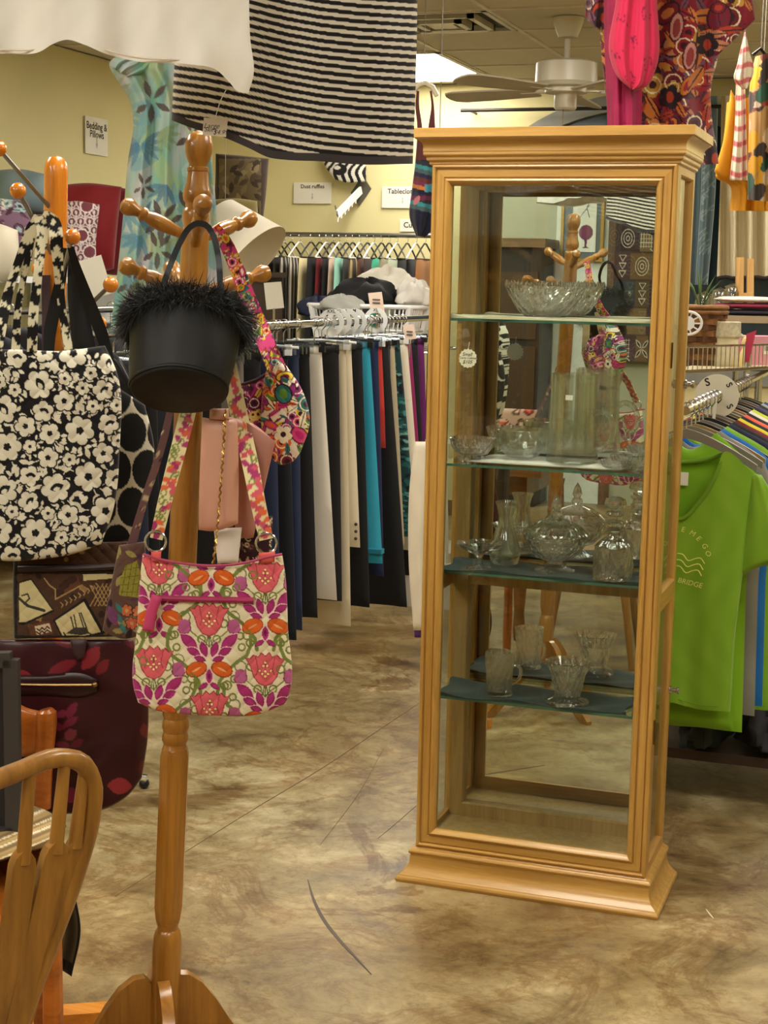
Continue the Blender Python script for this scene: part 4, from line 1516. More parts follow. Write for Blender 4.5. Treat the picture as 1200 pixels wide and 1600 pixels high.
for pts, w, dd in (([(62, 338), (66, 352), (62, 400), (58, 440), (52, 495), (50, 550)], [20, 18, 14, 15, 16, 16], [2.84, 2.83, 2.82, 2.82, 2.82, 2.83]),
                   ([(60, 338), (50, 352), (32, 400), (18, 440), (4, 495), (-8, 550)], [14, 14, 13, 16, 20, 22], [2.84, 2.85, 2.86, 2.86, 2.84, 2.83]),
                   ([(66, 336), (82, 345), (88, 380), (92, 430), (98, 490), (108, 550)], [18, 22, 16, 13, 12, 14], [2.84, 2.82, 2.84, 2.86, 2.88, 2.88]),
                   ([(58, 340), (50, 370), (42, 410), (30, 470), (24, 550)], [12, 10, 10, 12, 14], [2.87, 2.88, 2.90, 2.90, 2.90])):
    strap('strap', pts, w, dd, .004, CLOTH, tt, bw_strap, n=90, nu=12)

# --- black shoulder bag straps with the big dot bag
db = thing('dot_bag', at(200, 852, 2.98), 'white shoulder bag with big black dots and black straps, half hidden by the flower tote', 'bag')


def dots(x, y, s=None, v=None):
    p = Print(x, y, (214, 206, 184))
    for j in range(8):
        for i in range(-2, 6):
            p.ell(112 + i * 47 + (j % 2) * 23.5, 560 + j * 58, 22.8, 31, (15, 14, 15))
    return p.c


patch('bag_body', [(90, 600), (88, 720), (100, 846)], [(226, 632), (240, 690), (216, 838)], cam_map(2.945), .02, SMOOTHCLOTH, T=[(90, 600), (160, 596), (226, 632)], B=[(100, 846), (160, 856), (216, 838)], colfn=dots, nu=110, nv=120, parent=db)
patch('black_flap', [(120, 548), (118, 640), (120, 694)], [(188, 560), (214, 610), (236, 672)], cam_map(2.955), .012, M('black_patent', (18, 18, 19), .25, var=.2), T=[(120, 548), (160, 540), (188, 560)], B=[(120, 694), (190, 690), (236, 672)], nu=20, nv=20, parent=db)
strap('strap', [(110, 386), (120, 420), (138, 470), (158, 520), (172, 566)], [10, 16, 20, 20, 14], [2.86, 2.89, 2.91, 2.92, 2.93], .004, BLK, db, n=40, nu=5)
strap('strap', [(104, 388), (96, 430), (86, 480), (78, 520), (76, 556)], [10, 16, 20, 20, 16], [2.87, 2.93, 2.95, 2.95, 2.95], .004, BLK, db, n=40, nu=5)
patch('strap_lining', [(106, 400), (106, 470), (114, 545)], [(114, 402), (134, 470), (150, 545)], cam_map(2.925), .003, BLK, nu=8, nv=14, parent=db)


# --- safari quilted bag
def safari(x, y, s=None, v=None):
    p = Print(x, y, (74, 48, 32))
    CRM, BK, BR, TAN = (206, 192, 142), (22, 16, 14), (96, 60, 36), (170, 140, 90)
    k = 3.477

    def w(a, b):
        return a / k, 820 + b / k
    r = np.random.RandomState(2)
    for j in range(46):
        a, b = r.uniform(60, 760), r.uniform(140, 630)
        p.ell(*w(a, b), r.uniform(3, 8), r.uniform(2, 5), [(120, 88, 50), (44, 28, 22), (150, 116, 70), (60, 36, 26)][r.randint(4)], r.uniform(0, 3))
    for j in range(9):
        a, b = 330 + j * 24, 435 - j * 13
        p.line([w(a, b - 12), w(a + 12, b), w(a + 4, b + 14)], 1.6, TAN)
    p.poly([w(290, 360), w(420, 278), w(440, 330), w(310, 410)], BR)
    for a, b in ((320, 370), (390, 300), (350, 330)):
        p.ell(*w(a, b), 9, 6, (60, 34, 26), -.5)
    p.line([w(240, 290), w(270, 330), w(300, 350), w(300, 405), w(440, 330)], 2, TAN)
    for a in range(490, 600, 22):
        p.line([w(a, 440), w(a + 70, 320)], 1.4, TAN)
        p.line([w(a, 330), w(a + 60, 440)], 1.4, TAN)
    p.poly([w(288, 518), w(462, 396), w(572, 590), w(350, 640)], BK)
    p.poly([w(300, 522), w(456, 418), w(548, 582), w(352, 628)], CRM)
    p.poly([w(100, 310), w(170, 290), w(296, 470), w(130, 545), w(100, 540)], BK)
    p.poly([w(104, 318), w(168, 300), w(284, 462), w(136, 530), w(104, 528)], CRM)
    p.line([w(104, 400), w(150, 440), w(240, 466)], 4.5, (60, 54, 46))
    p.line([w(120, 385), w(150, 375), w(160, 400), w(130, 430)], 2.4, (60, 54, 46))
    p.poly([w(360, 590), w(400, 560), w(470, 555), w(485, 590), w(440, 600)], (60, 54, 44))
    for a, b, c, d_ in ((400, 560, 385, 500), (415, 560, 402, 490), (455, 560, 430, 480), (470, 560, 440, 478), (480, 585, 510, 605), (355, 600, 345, 585)):
        p.line([w(a, b), w(c, d_)], 2.2, (60, 54, 44))
    p.poly([w(152, 545), w(270, 520), w(290, 590), w(170, 622)], BR)
    p.poly([w(188, 552), w(268, 534), w(282, 580), w(200, 600)], (214, 190, 160))
    for o in (0, 18):
        p.line([w(200, 565 + o), w(215, 575 + o), w(228, 558 + o), w(242, 570 + o), w(256, 553 + o), w(270, 563 + o)], 2.0, (60, 20, 24))
    p.poly([w(450, 268), w(640, 258), w(630, 290), w(452, 304)], CRM)
    p.put((y > 882) & (y < 897), (40, 26, 22))
    p.put(y > 993, BK)
    p.put(x < 27, BK)
    return p.c


sf = thing('safari_bag', at(115, 1000, 2.94), 'brown patchwork quilted bag printed with safari animals under the flower tote', 'bag')
patch('bag_body', [(22, 850), (20, 920), (22, 998)], [(200, 846), (206, 920), (206, 994)], cam_map(2.915), .022, CLOTH, colfn=safari, relief=quilt(11, .002), nu=190, nv=160, parent=sf)
px_tube('dark_zip', [(28, 889, 2.890), (110, 888, 2.886), (196, 884, 2.890)], .006, M('dark_brown_zip', (46, 28, 24), .5), sf)

# --- olive floral bag between
of = thing('olive_bag', at(200, 996, 2.72), 'small quilted bag with olive and orange flowers, left of the tulip bag', 'bag')
def olive(x, y, s=None, v=None):
    p = Print(x, y, (92, 66, 56))
    r = np.random.RandomState(9)
    for j in range(26):
        p.leaf(r.uniform(168, 232), r.uniform(845, 1000), 20, 9, r.uniform(0, 3), [(86, 48, 70), (150, 136, 80), (44, 24, 30), (170, 150, 110)][r.randint(4)])
    p.poly([(196, 884), (214, 876), (222, 905), (216, 934), (186, 930), (188, 905)], (142, 136, 50))
    for a in range(4):
        p.line([(188, 892 + a * 11), (220, 886 + a * 13)], 1.0, (96, 90, 30))
        p.line([(190 + a * 8, 930), (198 + a * 8, 880)], 1.0, (96, 90, 30))
    for cx, cy, c in ((198, 954, (196, 104, 62)), (206, 974, (200, 96, 70)), (216, 956, (206, 120, 80))):
        p.flower(cx, cy, 11, 6, .3, (44, 34, 34), depth=.2)
        p.flower(cx, cy, 9.5, 6, .3, c, (190, 160, 90), .3)
    for cx, cy in ((186, 966), (192, 982), (186, 950)):
        p.leaf(cx, cy, 18, 8, 1.0, (52, 122, 118))
    p.leaf(176, 962, 34, 16, 1.2, (110, 60, 98))
    return p.c
patch('bag_body', [(186, 852), (172, 920), (160, 985)], [(226, 846), (232, 920), (230, 990)], cam_map(2.72), .018, CLOTH, B=[(160, 985), (190, 998), (230, 990)], colfn=olive, relief=quilt(8, .0015), nu=80, nv=130, parent=of)
strap('strap', [(206, 850), (226, 780), (246, 720), (262, 660), (270, 620)], [14, 12, 12, 12, 10], [2.72, 2.70, 2.69, 2.68, 2.67], .004, CLOTH, of,
      paisley([(150, 130, 80), (80, 40, 60), (190, 170, 130), (180, 80, 60)], 60, 195, 280, 610, 860, 6, 4, 8, (110, 80, 80)), n=60, nu=8)


# --- maroon leaf bag
def maroon(x, y, s=None, v=None):
    p = Print(x, y, (58, 20, 26))
    RED, PK = (140, 44, 52), (120, 40, 62)
    for cx, cy, ln, wd, an, c in ((142, 1028, 46, 24, -.95, RED), (98, 1042, 50, 18, -.4, (120, 32, 44)), (160, 1042, 32, 16, -.9, (116, 34, 42)), (187, 1228, 40, 26, .05, (154, 52, 58)),
                                  (112, 1110, 30, 14, -1.0, PK), (96, 1116, 24, 12, -.3, PK), (110, 1128, 32, 12, -.6, PK), (92, 1136, 20, 12, .2, PK), (110, 1148, 24, 18, -.6, (132, 48, 66)),
                                  (98, 1164, 24, 12, .1, PK), (120, 1162, 24, 12, -.5, (110, 30, 56)), (110, 1242, 40, 24, .2, (126, 40, 70)), (226, 1142, 24, 14, 1.4, (104, 36, 40)), (100, 1006, 40, 10, .3, (108, 30, 40)),
                                  (203, 1006, 24, 10, .5, (90, 30, 40)), (222, 1200, 26, 10, 1.5, (90, 30, 40)), (40, 1060, 40, 20, .8, RED), (-20, 1130, 60, 26, .4, PK)):
        p.leaf(cx, cy, ln, wd, an, c)
    return p.c


mr = thing('maroon_bag', at(110, 1268, 2.93), 'large dark maroon bag with red leaves and a front zip pocket', 'bag')
patch('bag_body', [(-40, 999), (-44, 1100), (-40, 1220)], [(208, 999), (230, 1080), (231, 1150), (222, 1215)], cam_map(2.93), .03, LEATHER, B=[(-40, 1220), (40, 1262), (110, 1272), (170, 1262), (200, 1243), (222, 1215)],
      colfn=maroon, relief=lambda a, b, S, V: .003 * np.sin(a / 17 + 2 * np.sin(b / 31)), nu=140, nv=150, parent=mr)
zpk = patch('zip_pocket', [(-30, 1056), (-30, 1084)], [(150, 1056), (150, 1086)], cam_map(2.898), .005, M('maroon_trim', (44, 16, 20), .35), T=[(-30, 1056), (60, 1055), (140, 1056), (152, 1062)], B=[(-30, 1084), (60, 1086), (140, 1086), (152, 1080)], nu=30, nv=8, parent=mr)
px_tube('zip', [(-25, 1068, 2.892), (60, 1070, 2.890), (150, 1070, 2.892)], .0032, M('bronze_zip', (150, 120, 80), .3, 1.0), zpk)
MB().sphere(at(148, 1070, 2.889), .006, 8).build('zip_stud', MATS['bronze_zip'], zpk)
patch('tab', [(110, 1000), (114, 1024)], [(136, 1000), (132, 1026)], cam_map(2.897), .004, M('plum_tab', (58, 32, 38), .5), B=[(114, 1024), (123, 1032), (132, 1026)], nu=8, nv=8, parent=mr)
strap('strap', [(30, 990), (52, 860), (66, 700), (72, 560), (72, 430)], [14, 14, 14, 14, 14], [2.95, 2.96, 2.96, 2.96, 2.97], .005, M('maroon_strap', (50, 18, 24), .45), mr, n=40, nu=4)

# ================================================================== CHAIRS AT THE LEFT
CHW = wood('light_oak_chair', (166, 116, 44), (120, 78, 24), 'z', .35, .5, .4)
c1 = thing('bow_back_chair', at(-70, 1900, 2.0) * np.array([1, 1, 0]), 'oak bow back chair with arrow shaped spindles in the left foreground', 'chair')
px_tube('bow', [(-188, 1720, 1.715), (-200, 1560, 1.72), (-198, 1440, 1.73), (-170, 1340, 1.745), (-110, 1275, 1.78), (-40, 1234, 1.82), (30, 1205, 1.86), (92, 1184, 1.90), (128, 1192, 1.925), (144, 1222, 1.937), (143, 1270, 1.937), (120, 1360, 1.925), (84, 1460, 1.915), (46, 1560, 1.905), (0, 1690, 1.90)],
        .0125, CHW, c1, n=90, seg=14)
for (a, b, c, e, w0, w1) in (((46, 1205, 1.87), (37, 1336, 1.865), (20, 1470, 1.87), (-20, 1690, 1.88), 44, 40), ((101, 1192, 1.905), (88, 1320, 1.895), (60, 1440, 1.89), (0, 1690, 1.89), 42, 38),
                             ((131, 1210, 1.93), (118, 1314, 1.918), (88, 1420, 1.91), (24, 1640, 1.90), 26, 26), ((-20, 1235, 1.835), (-28, 1352, 1.835), (-38, 1480, 1.84), (-60, 1700, 1.86), 46, 42),
                             ((-90, 1270, 1.80), (-92, 1375, 1.80), (-94, 1500, 1.81), (-100, 1710, 1.83), 46, 42)):
    P0, P1, P2, P3 = at(*a), at(*b), at(*c), at(*e)
    k0 = MB().tube([P0, (P0 + P1) / 2, P1 + (P1 - P0) * .1], [.0075, .0085, .0095], 12)
    k0.build('spindle', CHW, c1)
    wv = (at(a[0] + 10, a[1], a[2] + .006) - P0)
    wv /= np.linalg.norm(wv)
    dp = np.cross(wv, (P3 - P1) / np.linalg.norm(P3 - P1)) * .007
    S_ = a[2] / FPX
    R = []
    for p, w in ((P1 - (P2 - P1) * .06, .35), (P1 + (P2 - P1) * .02, .8), (P1 + (P2 - P1) * .12, 1.0), (P2, 1.0), (P3, .9)):
        q = wv * w0 * S_ / 2 * w
        R.append([p - q - dp, p + q - dp, p + q + dp, p - q + dp])
    MB().rings(R).build('arrow_spindle', CHW, c1, smooth=20)
seatc = at(-70, 1700, 1.86)
sa, sb = at(-190, 1700, 1.72), at(10, 1690, 1.93)
ev = (sb - sa) * np.array([1, 1, 0])
ev /= np.linalg.norm(ev)
nv_ = np.array([-ev[1], ev[0], 0])
if nv_ @ fw < 0:
    nv_ = -nv_
cen = (sa + sb) / 2 + nv_ * .16
cen[2] = .45
mb = MB()
R = []
for z, k in ((.425, .90), (.432, .98), (.445, 1.0), (.455, .97), (.458, .9)):
    R.append([np.array([*(cen[:2]), z]) + k * (ev * .20 * math.copysign(abs(math.cos(q)) ** .6, math.cos(q)) + nv_ * .19 * math.copysign(abs(math.sin(q)) ** .6, math.sin(q)))[:3] for q in np.linspace(0, 2 * math.pi, 33)[:-1]])
mb.rings(R).build('seat', CHW, c1)
for i in (-1, 1):
    for j in (-1, 1):
        t_ = np.array([*(cen[:2]), .43]) + ev * .14 * i + nv_ * .13 * j
        b_2 = np.array([*(cen[:2]), 0]) + ev * .19 * i + nv_ * .19 * j
        MB().tube([t_, t_ * .75 + b_2 * .25, (t_ + b_2) / 2, b_2], [.014, .019, .016, .012], 12).build('leg', CHW, c1)

# second chair with a woven throw and a dark picture frame on its seat
C2W = wood('red_brown_chair', (190, 106, 34), (140, 70, 18), 'x', .3, .5, .5)
ZS = .47
q00, q10, q11, q01 = [atz(a, b, ZS) for a, b in ((-130, 1452), (92, 1448), (100, 1290), (-90, 1280))]
c2 = thing('side_chair', np.array([*((q00 + q11)[:2] / 2), 0]), 'brown wooden chair half hidden behind the oak bow back chair', 'chair')
mb = MB()
mb.add([q00, q10, q11, q01] + [q - np.array([0, 0, .03]) for q in (q00, q10, q11, q01)], [(0, 1, 2, 3), (7, 6, 5, 4), (0, 4, 5, 1), (1, 5, 6, 2), (2, 6, 7, 3), (3, 7, 4, 0)])
mb.build('seat', C2W, c2, smooth=0)
qc = (q00 + q10 + q11 + q01) / 4
for q in (q00, q10, q11, q01):
    p = q * .62 + qc * .38 if (q is q11 or q is q01) else q * .9 + qc * .1
    MB().tube([np.array([p[0], p[1], ZS - .02]), np.array([p[0], p[1], .2]), np.array([p[0], p[1], 0])], [.016, .018, .013], 10).build('leg', C2W, c2)
patch('crest_rail', [(-110, 1062), (-112, 1170)], [(66, 1112), (62, 1180)], cam_map(2.86), .011, C2W, T=[(-110, 1062), (-40, 1060), (10, 1082), (38, 1104), (66, 1112)], B=[(-112, 1170), (-20, 1186), (62, 1180)], nu=30, nv=10, parent=c2)
MB().tube([at(72, 1108, 2.86), at(73, 1112, 2.86), at(73, 1128, 2.86), at(69, 1190, 2.855), at(66, 1262, 2.85)], [.012, .0185, .0195, .0165, .0165], 14).build('back_post', C2W, c2)
MB().tube([at(-112, 1060, 2.86), at(-112, 1250, 2.85)], .0165, 12).build('back_post', C2W, c2)


def throw_stripes(x, y, s, v):
    t = y + .42 * x
    base = np.array([150, 122, 70.0])
    c = np.tile(base, (len(x), 1))
    c += (26 * np.sin(t * .33) + 18 * np.sin(t * .83))[:, None] * np.array([1, .95, .8])
    c[np.sin(t * .21) > .93] = (226, 214, 178)
    c[np.sin(t * .21 + 2.4) > .97] = (226, 214, 178)
    c[(v > .965) | (s > .985)] = (30, 22, 18)
    return np.clip(c, 0, 255)


th = thing('woven_throw', np.array([qc[0], qc[1], ZS]), 'gold and olive striped woven throw with dark edging over the chair seat', 'blanket')
patch('throw_top', [(-100, 1252), (-118, 1348)], [(104, 1290), (84, 1342)], lambda a, b, off: atz(a, b, ZS + .047 - off), .038, CLOTH, T=[(-100, 1252), (20, 1253), (76, 1268), (104, 1290)], B=[(-118, 1348), (0, 1346), (50, 1330), (84, 1322)],
      colfn=throw_stripes, relief=lambda a, b, S, V: -.006 * np.abs(np.sin(a * .05 + b * .09)), nu=70, nv=50, parent=th)


def throw_dark(x, y, s, v):
    c = np.tile(np.array([70, 60, 40.0]), (len(x), 1))
    c += (14 * np.sin(s * 22))[:, None]
    c[(s > .5) & (s < .62)] = (112, 98, 56)
    c[(v > .9) | (s > .93)] = (24, 18, 16)
    return np.clip(c, 0, 255)


patch('throw_drop', [(66, 1340), (60, 1420), (62, 1500)], [(100, 1316), (118, 1400), (126, 1450), (112, 1526)], cam_map(2.80), .006, CLOTH, B=[(62, 1500), (90, 1512), (112, 1526)], colfn=throw_dark, relief=folds(.006, 9), nu=40, nv=60, parent=th)
TAS = M('red_tassel', (96, 22, 24), .8)
for a, b in ((62, 1500), (73, 1505), (84, 1510), (95, 1514)):
    MB().tube([at(a, b, 2.80), at(a, b + 10, 2.80), at(a, b + 14, 2.80), at(a + 1, b + 20, 2.80)], [.0006, .0008, .003, .0008], 6).build('tassel', TAS, th)
pf = thing('picture_frame', at(-50, 1303, 2.62), 'dark grey picture frame standing at the left edge', 'picture frame')
FRM = M('charcoal_frame', (58, 54, 52), .45, var=.08)
fa, fb, fc, fd = [at(*q, 2.62) for q in ((-150, 1034), (18, 1030), (22, 1303), (-146, 1308))]
nn = -fw
for p, q in ((fa, fb), (fb, fc), (fc, fd), (fd, fa)):
    MB().bar(p, q, .026, .02, upd=nn).build('frame_side', FRM, pf, smooth=0)
mb = MB()
mb.add([fa + fw * .006, fb + fw * .006, fc + fw * .006, fd + fw * .006, fa + fw * .012, fb + fw * .012, fc + fw * .012, fd + fw * .012], [(0, 3, 2, 1), (4, 5, 6, 7), (0, 1, 5, 4), (1, 2, 6, 5), (2, 3, 7, 6), (3, 0, 4, 7)])
mb.build('picture_panel', M('dark_picture', (34, 32, 34), .4), pf, smooth=0)


# ================================================================== GARMENTS HUNG FROM THE CEILING
def hang_wire(parent, pts, top=CEIL):
    """thin wire from the garment up to the ceiling grid"""
    MB().tube([pts, np.array([pts[0], pts[1], top])], .0012, 5).build('hanging_wire', STEEL, parent)


def hanger_tube(name, c, dirv, half, drop, mat, parent=None, r=.004, hook=.03, ztop=.06):
    """a coat hanger: hook, shoulders and bar; c is the neck"""
    c, dirv = np.asarray(c, float), np.asarray(dirv, float)
    root = parent
    z = np.array([0, 0, 1.0])
    MB().tube([c - dirv * half - z * drop, c - dirv * half * .55 - z * drop * .45, c - dirv * .02, c + dirv * .02, c + dirv * half * .55 - z * drop * .45, c + dirv * half - z * drop], r, 7).build('hanger_arms', mat, root)
    MB().tube([c - dirv * half - z * drop, c + dirv * half - z * drop], r * .9, 7).build('hanger_bar', mat, root)
    P = [c - z * .005, c + z * ztop * .4] + [c + z * (ztop + hook * math.sin(q)) + dirv * (hook * math.cos(q)) for q in np.linspace(math.pi * 1.0, -.3, 9)]
    P = [c - z * .005, c + z * (ztop - .02)] + [c + z * (ztop + hook * .9 * math.sin(q)) + dirv * (hook * .6 + hook * .6 * math.cos(q) - hook * .6) for q in np.linspace(-.6, math.pi, 9)]
    MB().tube(P, .0018, 6).build('hanger_hook', CHROME, root)


# white linen shirt, lower part in view
sh = thing('white_shirt', at(150, 80, 2.3), 'white linen shirt hanging at the top left corner', 'shirt')
LINEN = printed('linen_weave', .9, .35, 260, .1)
patch('shirt_body', [(-170, -330), (-190, -100), (-186, 86)], [(360, -330), (388, -60), (391, 60), (396, 118), (388, 146)], cam_map(2.30), .055, LINEN,
      B=[(-186, 86), (-60, 92), (0, 84), (62, 81), (84, 68), (104, 62), (132, 70), (165, 84), (215, 96), (300, 101), (336, 108), (358, 128), (372, 143), (388, 146)],
      colfn=plain((250, 246, 238), 3), relief=folds(.012, 19, .6, .5, 4), nu=90, nv=70, parent=sh, prof='tube', closed_ends=False)
px_tube('hem', [(-186, 80, 2.272), (-60, 86, 2.262), (0, 78, 2.256), (62, 75, 2.252), (84, 63, 2.250), (104, 57, 2.248), (132, 65, 2.245), (165, 78, 2.245), (215, 90, 2.246), (300, 95, 2.258), (336, 102, 2.266)], .0014, M('linen_seam', (232, 224, 208), .9), sh)
w0 = at(100, -330, 2.3)
MB().tube([at(-120, -325, 2.3), w0 + np.array([0, 0, .06]), at(320, -325, 2.3)], .006, 8).build('hanger', WHITEPL, sh)
hang_wire(sh, w0 + np.array([0, 0, .06]))


# striped skirt
def stripes(x, y, s, v):
    g = np.interp(x, [250, 270, 330, 400, 450, 500, 560, 660], [-3, 0, 9, 24, 36, 45, 52, 59])
    ph = ((y - g) / 12.3) % 1.0
    m = (np.clip(np.abs(ph - .5) * 2, 0, 1) < .53)
    c = np.where(m[:, None], np.array([[20, 13, 16.0]]), np.array([[224, 216, 200.0]]))
    c[v > .978] = (60, 54, 56)
    return c


sk = thing('striped_skirt', at(460, 250, 2.46), 'black and white striped skirt hanging in front of the coat rack top', 'skirt')
patch('skirt_body', [(300, -300), (282, -60), (273, 90), (268, 188)], [(640, -300), (652, -60), (650, 120), (645, 256)], cam_map(2.46), .05, SMOOTHCLOTH,
      B=[(268, 188), (300, 200), (345, 213), (390, 232), (420, 246), (450, 250), (500, 252), (560, 257), (645, 256)], colfn=stripes, relief=folds(.006, 11, .6, 1.0), nu=110, nv=420, parent=sk, prof='tube', closed_ends=False, smooth=180)
w0 = at(470, -300, 2.46)
MB().tube([at(300, -298, 2.46), w0 + np.array([0, 0, .03]), at(640, -298, 2.46)], .006, 8).build('hanger', WHITEPL, sk)
hang_wire(sk, w0 + np.array([0, 0, .03]))
tg = thing('skirt_tag', at(336, 214, 2.40), 'white handwritten price tag hanging on the striped skirt', 'price tag')
ca_, cb_, cc_, cd_ = [at(*q, 2.398) for q in ((318.5, 184), (356, 185), (353, 214), (316, 211))]
mb = MB()
mb.add([ca_, cb_, cc_, cd_] + [q + fw * .0012 for q in (ca_, cb_, cc_, cd_)], [(0, 3, 2, 1), (4, 5, 6, 7), (0, 1, 5, 4), (1, 2, 6, 5), (2, 3, 7, 6), (3, 0, 4, 7)])
mb.build('card', M('tag_grey_card', (214, 200, 178), .8, var=.03), tg, smooth=0)
for s_, px, py, sz in (('Large', 330, 197, .0105), ('Skirt', 328, 202.5, .0095), ('$4.99', 344, 207, .0095)):
    text('handwriting', s_, sz, at(px, py, 2.3975), rt, upv, INK, tg, .4)
px_tube('tag_string', [(336, 186, 2.397), (341, 168, 2.392), (347, 152, 2.392), (353, 141, 2.395)], .0007, WHITEPL, tg)


# blue leaf dress
def leafy(x, y, s, v):
    r = np.random.RandomState(17)
    k = np.sin(x * .11 + y * .02) * np.sin(y * .031 + x * .05)
    base = np.array([146, 168, 158.0]) + k[:, None] * np.array([-34, -6, -18.0])
    k2 = np.sin(x * .07 - y * .045 + 2)
    base = np.where((k2 > .5)[:, None], base * .5 + np.array([150, 168, 108.0]) * .5, base)
    p = Print(x, y, base)
    p.alpha = .5
    for j in range(40):
        p.ell(r.uniform(165, 350), r.uniform(80, 520), r.uniform(12, 30), r.uniform(6, 14), [(176, 196, 188), (120, 150, 150), (150, 160, 110), (96, 140, 150)][j % 4], r.uniform(0, 3))
    p.alpha = .62
    for j in range(46):
        cx, cy = r.uniform(165, 350), r.uniform(80, 520)
        col = [(72, 122, 146), (58, 102, 134), (104, 148, 158), (122, 138, 92)][r.randint(4)]
        an = r.uniform(0, 6.28)
        for m in range(5):
            q = an + (m - 2) * .45
            p.leaf(cx + 18 * math.cos(q), cy + 18 * math.sin(q), 38, 8, q, col)
    p.alpha = .85
    for cx, cy, sc in ((237, 158, 1.0), (252, 345, 1.0), (246, 390, .9), (205, 440, .9), (300, 210, 1), (292, 330, 1), (224, 290, .6)):
        for q, ln in ((-1.9, 30), (-.85, 30), (.5, 26), (1.6, 32), (2.5, 22)):
            p.leaf(cx + sc * 20 * math.cos(q), cy + sc * 20 * math.sin(q), sc * ln, sc * 10, q, (72, 58, 52))
    return np.clip(p.c, 0, 255)


dr = thing('leaf_dress', at(260, 520, 5.0), 'aqua dress printed with blue and brown leaves hanging behind the coat rack', 'dress')
patch('dress_body', [(192, 84), (171, 98), (182, 124), (200, 150), (208, 190), (200, 250), (193, 330), (184, 420), (172, 520)], [(300, 70), (335, 100), (330, 150), (322, 190), (332, 260), (340, 360), (344, 440), (350, 520)],
      cam_map(5.0), .07, SMOOTHCLOTH, T=[(192, 84), (230, 92), (262, 96), (300, 70)], colfn=leafy, relief=folds(.022, 20, .35, .8, 3), nu=130, nv=230, parent=dr, prof='tube', closed_ends=False)
patch('gathered_sleeve', [(200, 86), (176, 92), (172, 104)], [(240, 96), (226, 112), (202, 122)], cam_map(4.95), .03, SMOOTHCLOTH, colfn=leafy, relief=folds(.01, 18), nu=30, nv=30, parent=dr, prof='pillow')
hang_wire(dr, at(255, 90, 5.0))

# navy top with striped sleeves seen past the cabinet's edge
nt_col = [(40, 44, 48), (70, 96, 96), (96, 50, 44), (196, 120, 60), (34, 40, 70), (60, 140, 150), (34, 34, 66), (120, 40, 70), (22, 22, 46)]


def navy(x, y, s, v):
    p = Print(x, y, (24, 24, 50))
    p.put(y < 330, (30, 30, 62))
    for k in range(12):
        yy = 255 + k * 6.5
        p.put((np.abs(y - yy - .25 * (x - 660)) < 3.2), nt_col[(k * 5) % 9])
    p.put((y > 288) & (y < 300) & (x > 664), (70, 150, 170))
    p.put((y > 306) & (y < 313), (104, 36, 66))
    p.put((y > 200) & (y < 250), (90, 40, 40))
    p.ell(651, 313, 4, 8, (196, 120, 130), .6)
    return p.c


nv2 = thing('navy_blouse', at(660, 372, 4.9), 'navy blouse with striped trim hanging beside the cabinet top', 'blouse')
patch('blouse_body', [(652, 212), (648, 260), (643, 300), (640, 340), (650, 368)], [(690, 214), (694, 260), (694, 310), (684, 350), (664, 371)], cam_map(4.9), .05, SMOOTHCLOTH, colfn=navy, relief=folds(.01, 10), nu=50, nv=120, parent=nv2)
strap('shoulder_strap', [(657, 215), (655, 190), (652, 165), (653, 142)], [9, 7, 6, 4], 4.9, .004, M('dark_red_strap', (92, 34, 38), .7), nv2, n=20, nu=4)
strap('shoulder_strap', [(674, 215), (675, 190), (676, 165), (673, 142)], [14, 9, 4, 3], 4.9, .004, M('dark_red_strap', (92, 34, 38), .7), nv2, n=20, nu=4)
MB().tube([at(642, 146, 4.9), at(655, 132, 4.9), at(665, 130, 4.9), at(676, 136, 4.9), at(683, 150, 4.9)], .008, 8).build('hanger', M('ivory_hanger', (226, 220, 190), .4), nv2)
hang_wire(nv2, at(662, 131, 4.9))

# red kaftan and pink top behind the cabinet
RFN = paisley([(150, 30, 44), (176, 64, 40), (206, 120, 50), (96, 46, 66), (120, 28, 48), (196, 130, 96), (66, 34, 44), (160, 40, 60), (196, 150, 60), (120, 80, 100), (214, 130, 70)], 420, 905, 1195, -60, 300, 40, 10, 26, (132, 30, 46))


def kaftan(x, y, s, v):
    c = RFN(x, y)
    p = Print(x, y, c)
    for cx, cy in ((1047, 152), (944, 28), (1105, 70), (1118, 248), (1010, 60)):
        for m in range(5):
            q = m * 1.257
            p.ell(cx + 10 * math.cos(q), cy + 12 * math.sin(q), 8, 8, (44, 30, 40))
        p.ell(cx, cy, 6, 9, (170, 60, 36))
    for cx, cy in ((1078, 87), (1057, 42)):
        p.ell(cx, cy, 12, 24, (90, 24, 36), .15)
        p.ell(cx, cy, 9.5, 21, (206, 150, 140), .15)
        p.ell(cx, cy + 2, 6, 15, (150, 60, 60), .15)
    return p.c


kf = thing('red_kaftan', at(1050, 290, 4.45), 'red and orange paisley kaftan hanging above and behind the cabinet', 'dress')
patch('kaftan_body', [(945, -250), (940, -60), (938, 60), (950, 200), (948, 262)], [(1140, -250), (1138, -60), (1122, 90), (1112, 130), (1113, 190), (1120, 230), (1123, 256)], cam_map(4.45), .06, SMOOTHCLOTH,
      B=[(948, 262), (1000, 268), (1060, 268), (1096, 258), (1123, 256)], colfn=kaftan, relief=folds(.018, 13, .5, .3), nu=150, nv=300, parent=kf, prof='tube', closed_ends=False)
patch('sleeve', [(1100, -120), (1100, 0), (1108, 100)], [(1150, -120), (1172, -20), (1181, 30)], cam_map(4.43), .04, SMOOTHCLOTH, B=[(1108, 100), (1135, 74), (1181, 30)], colfn=kaftan, relief=folds(.01, 9), nu=70, nv=120, parent=kf)
patch('sleeve', [(930, -120), (916, -10), (914, 28)], [(960, -120), (956, 0), (950, 56)], cam_map(4.43), .04, SMOOTHCLOTH, B=[(914, 28), (932, 44), (950, 56)], colfn=kaftan, relief=folds(.01, 9), nu=50, nv=90, parent=kf)
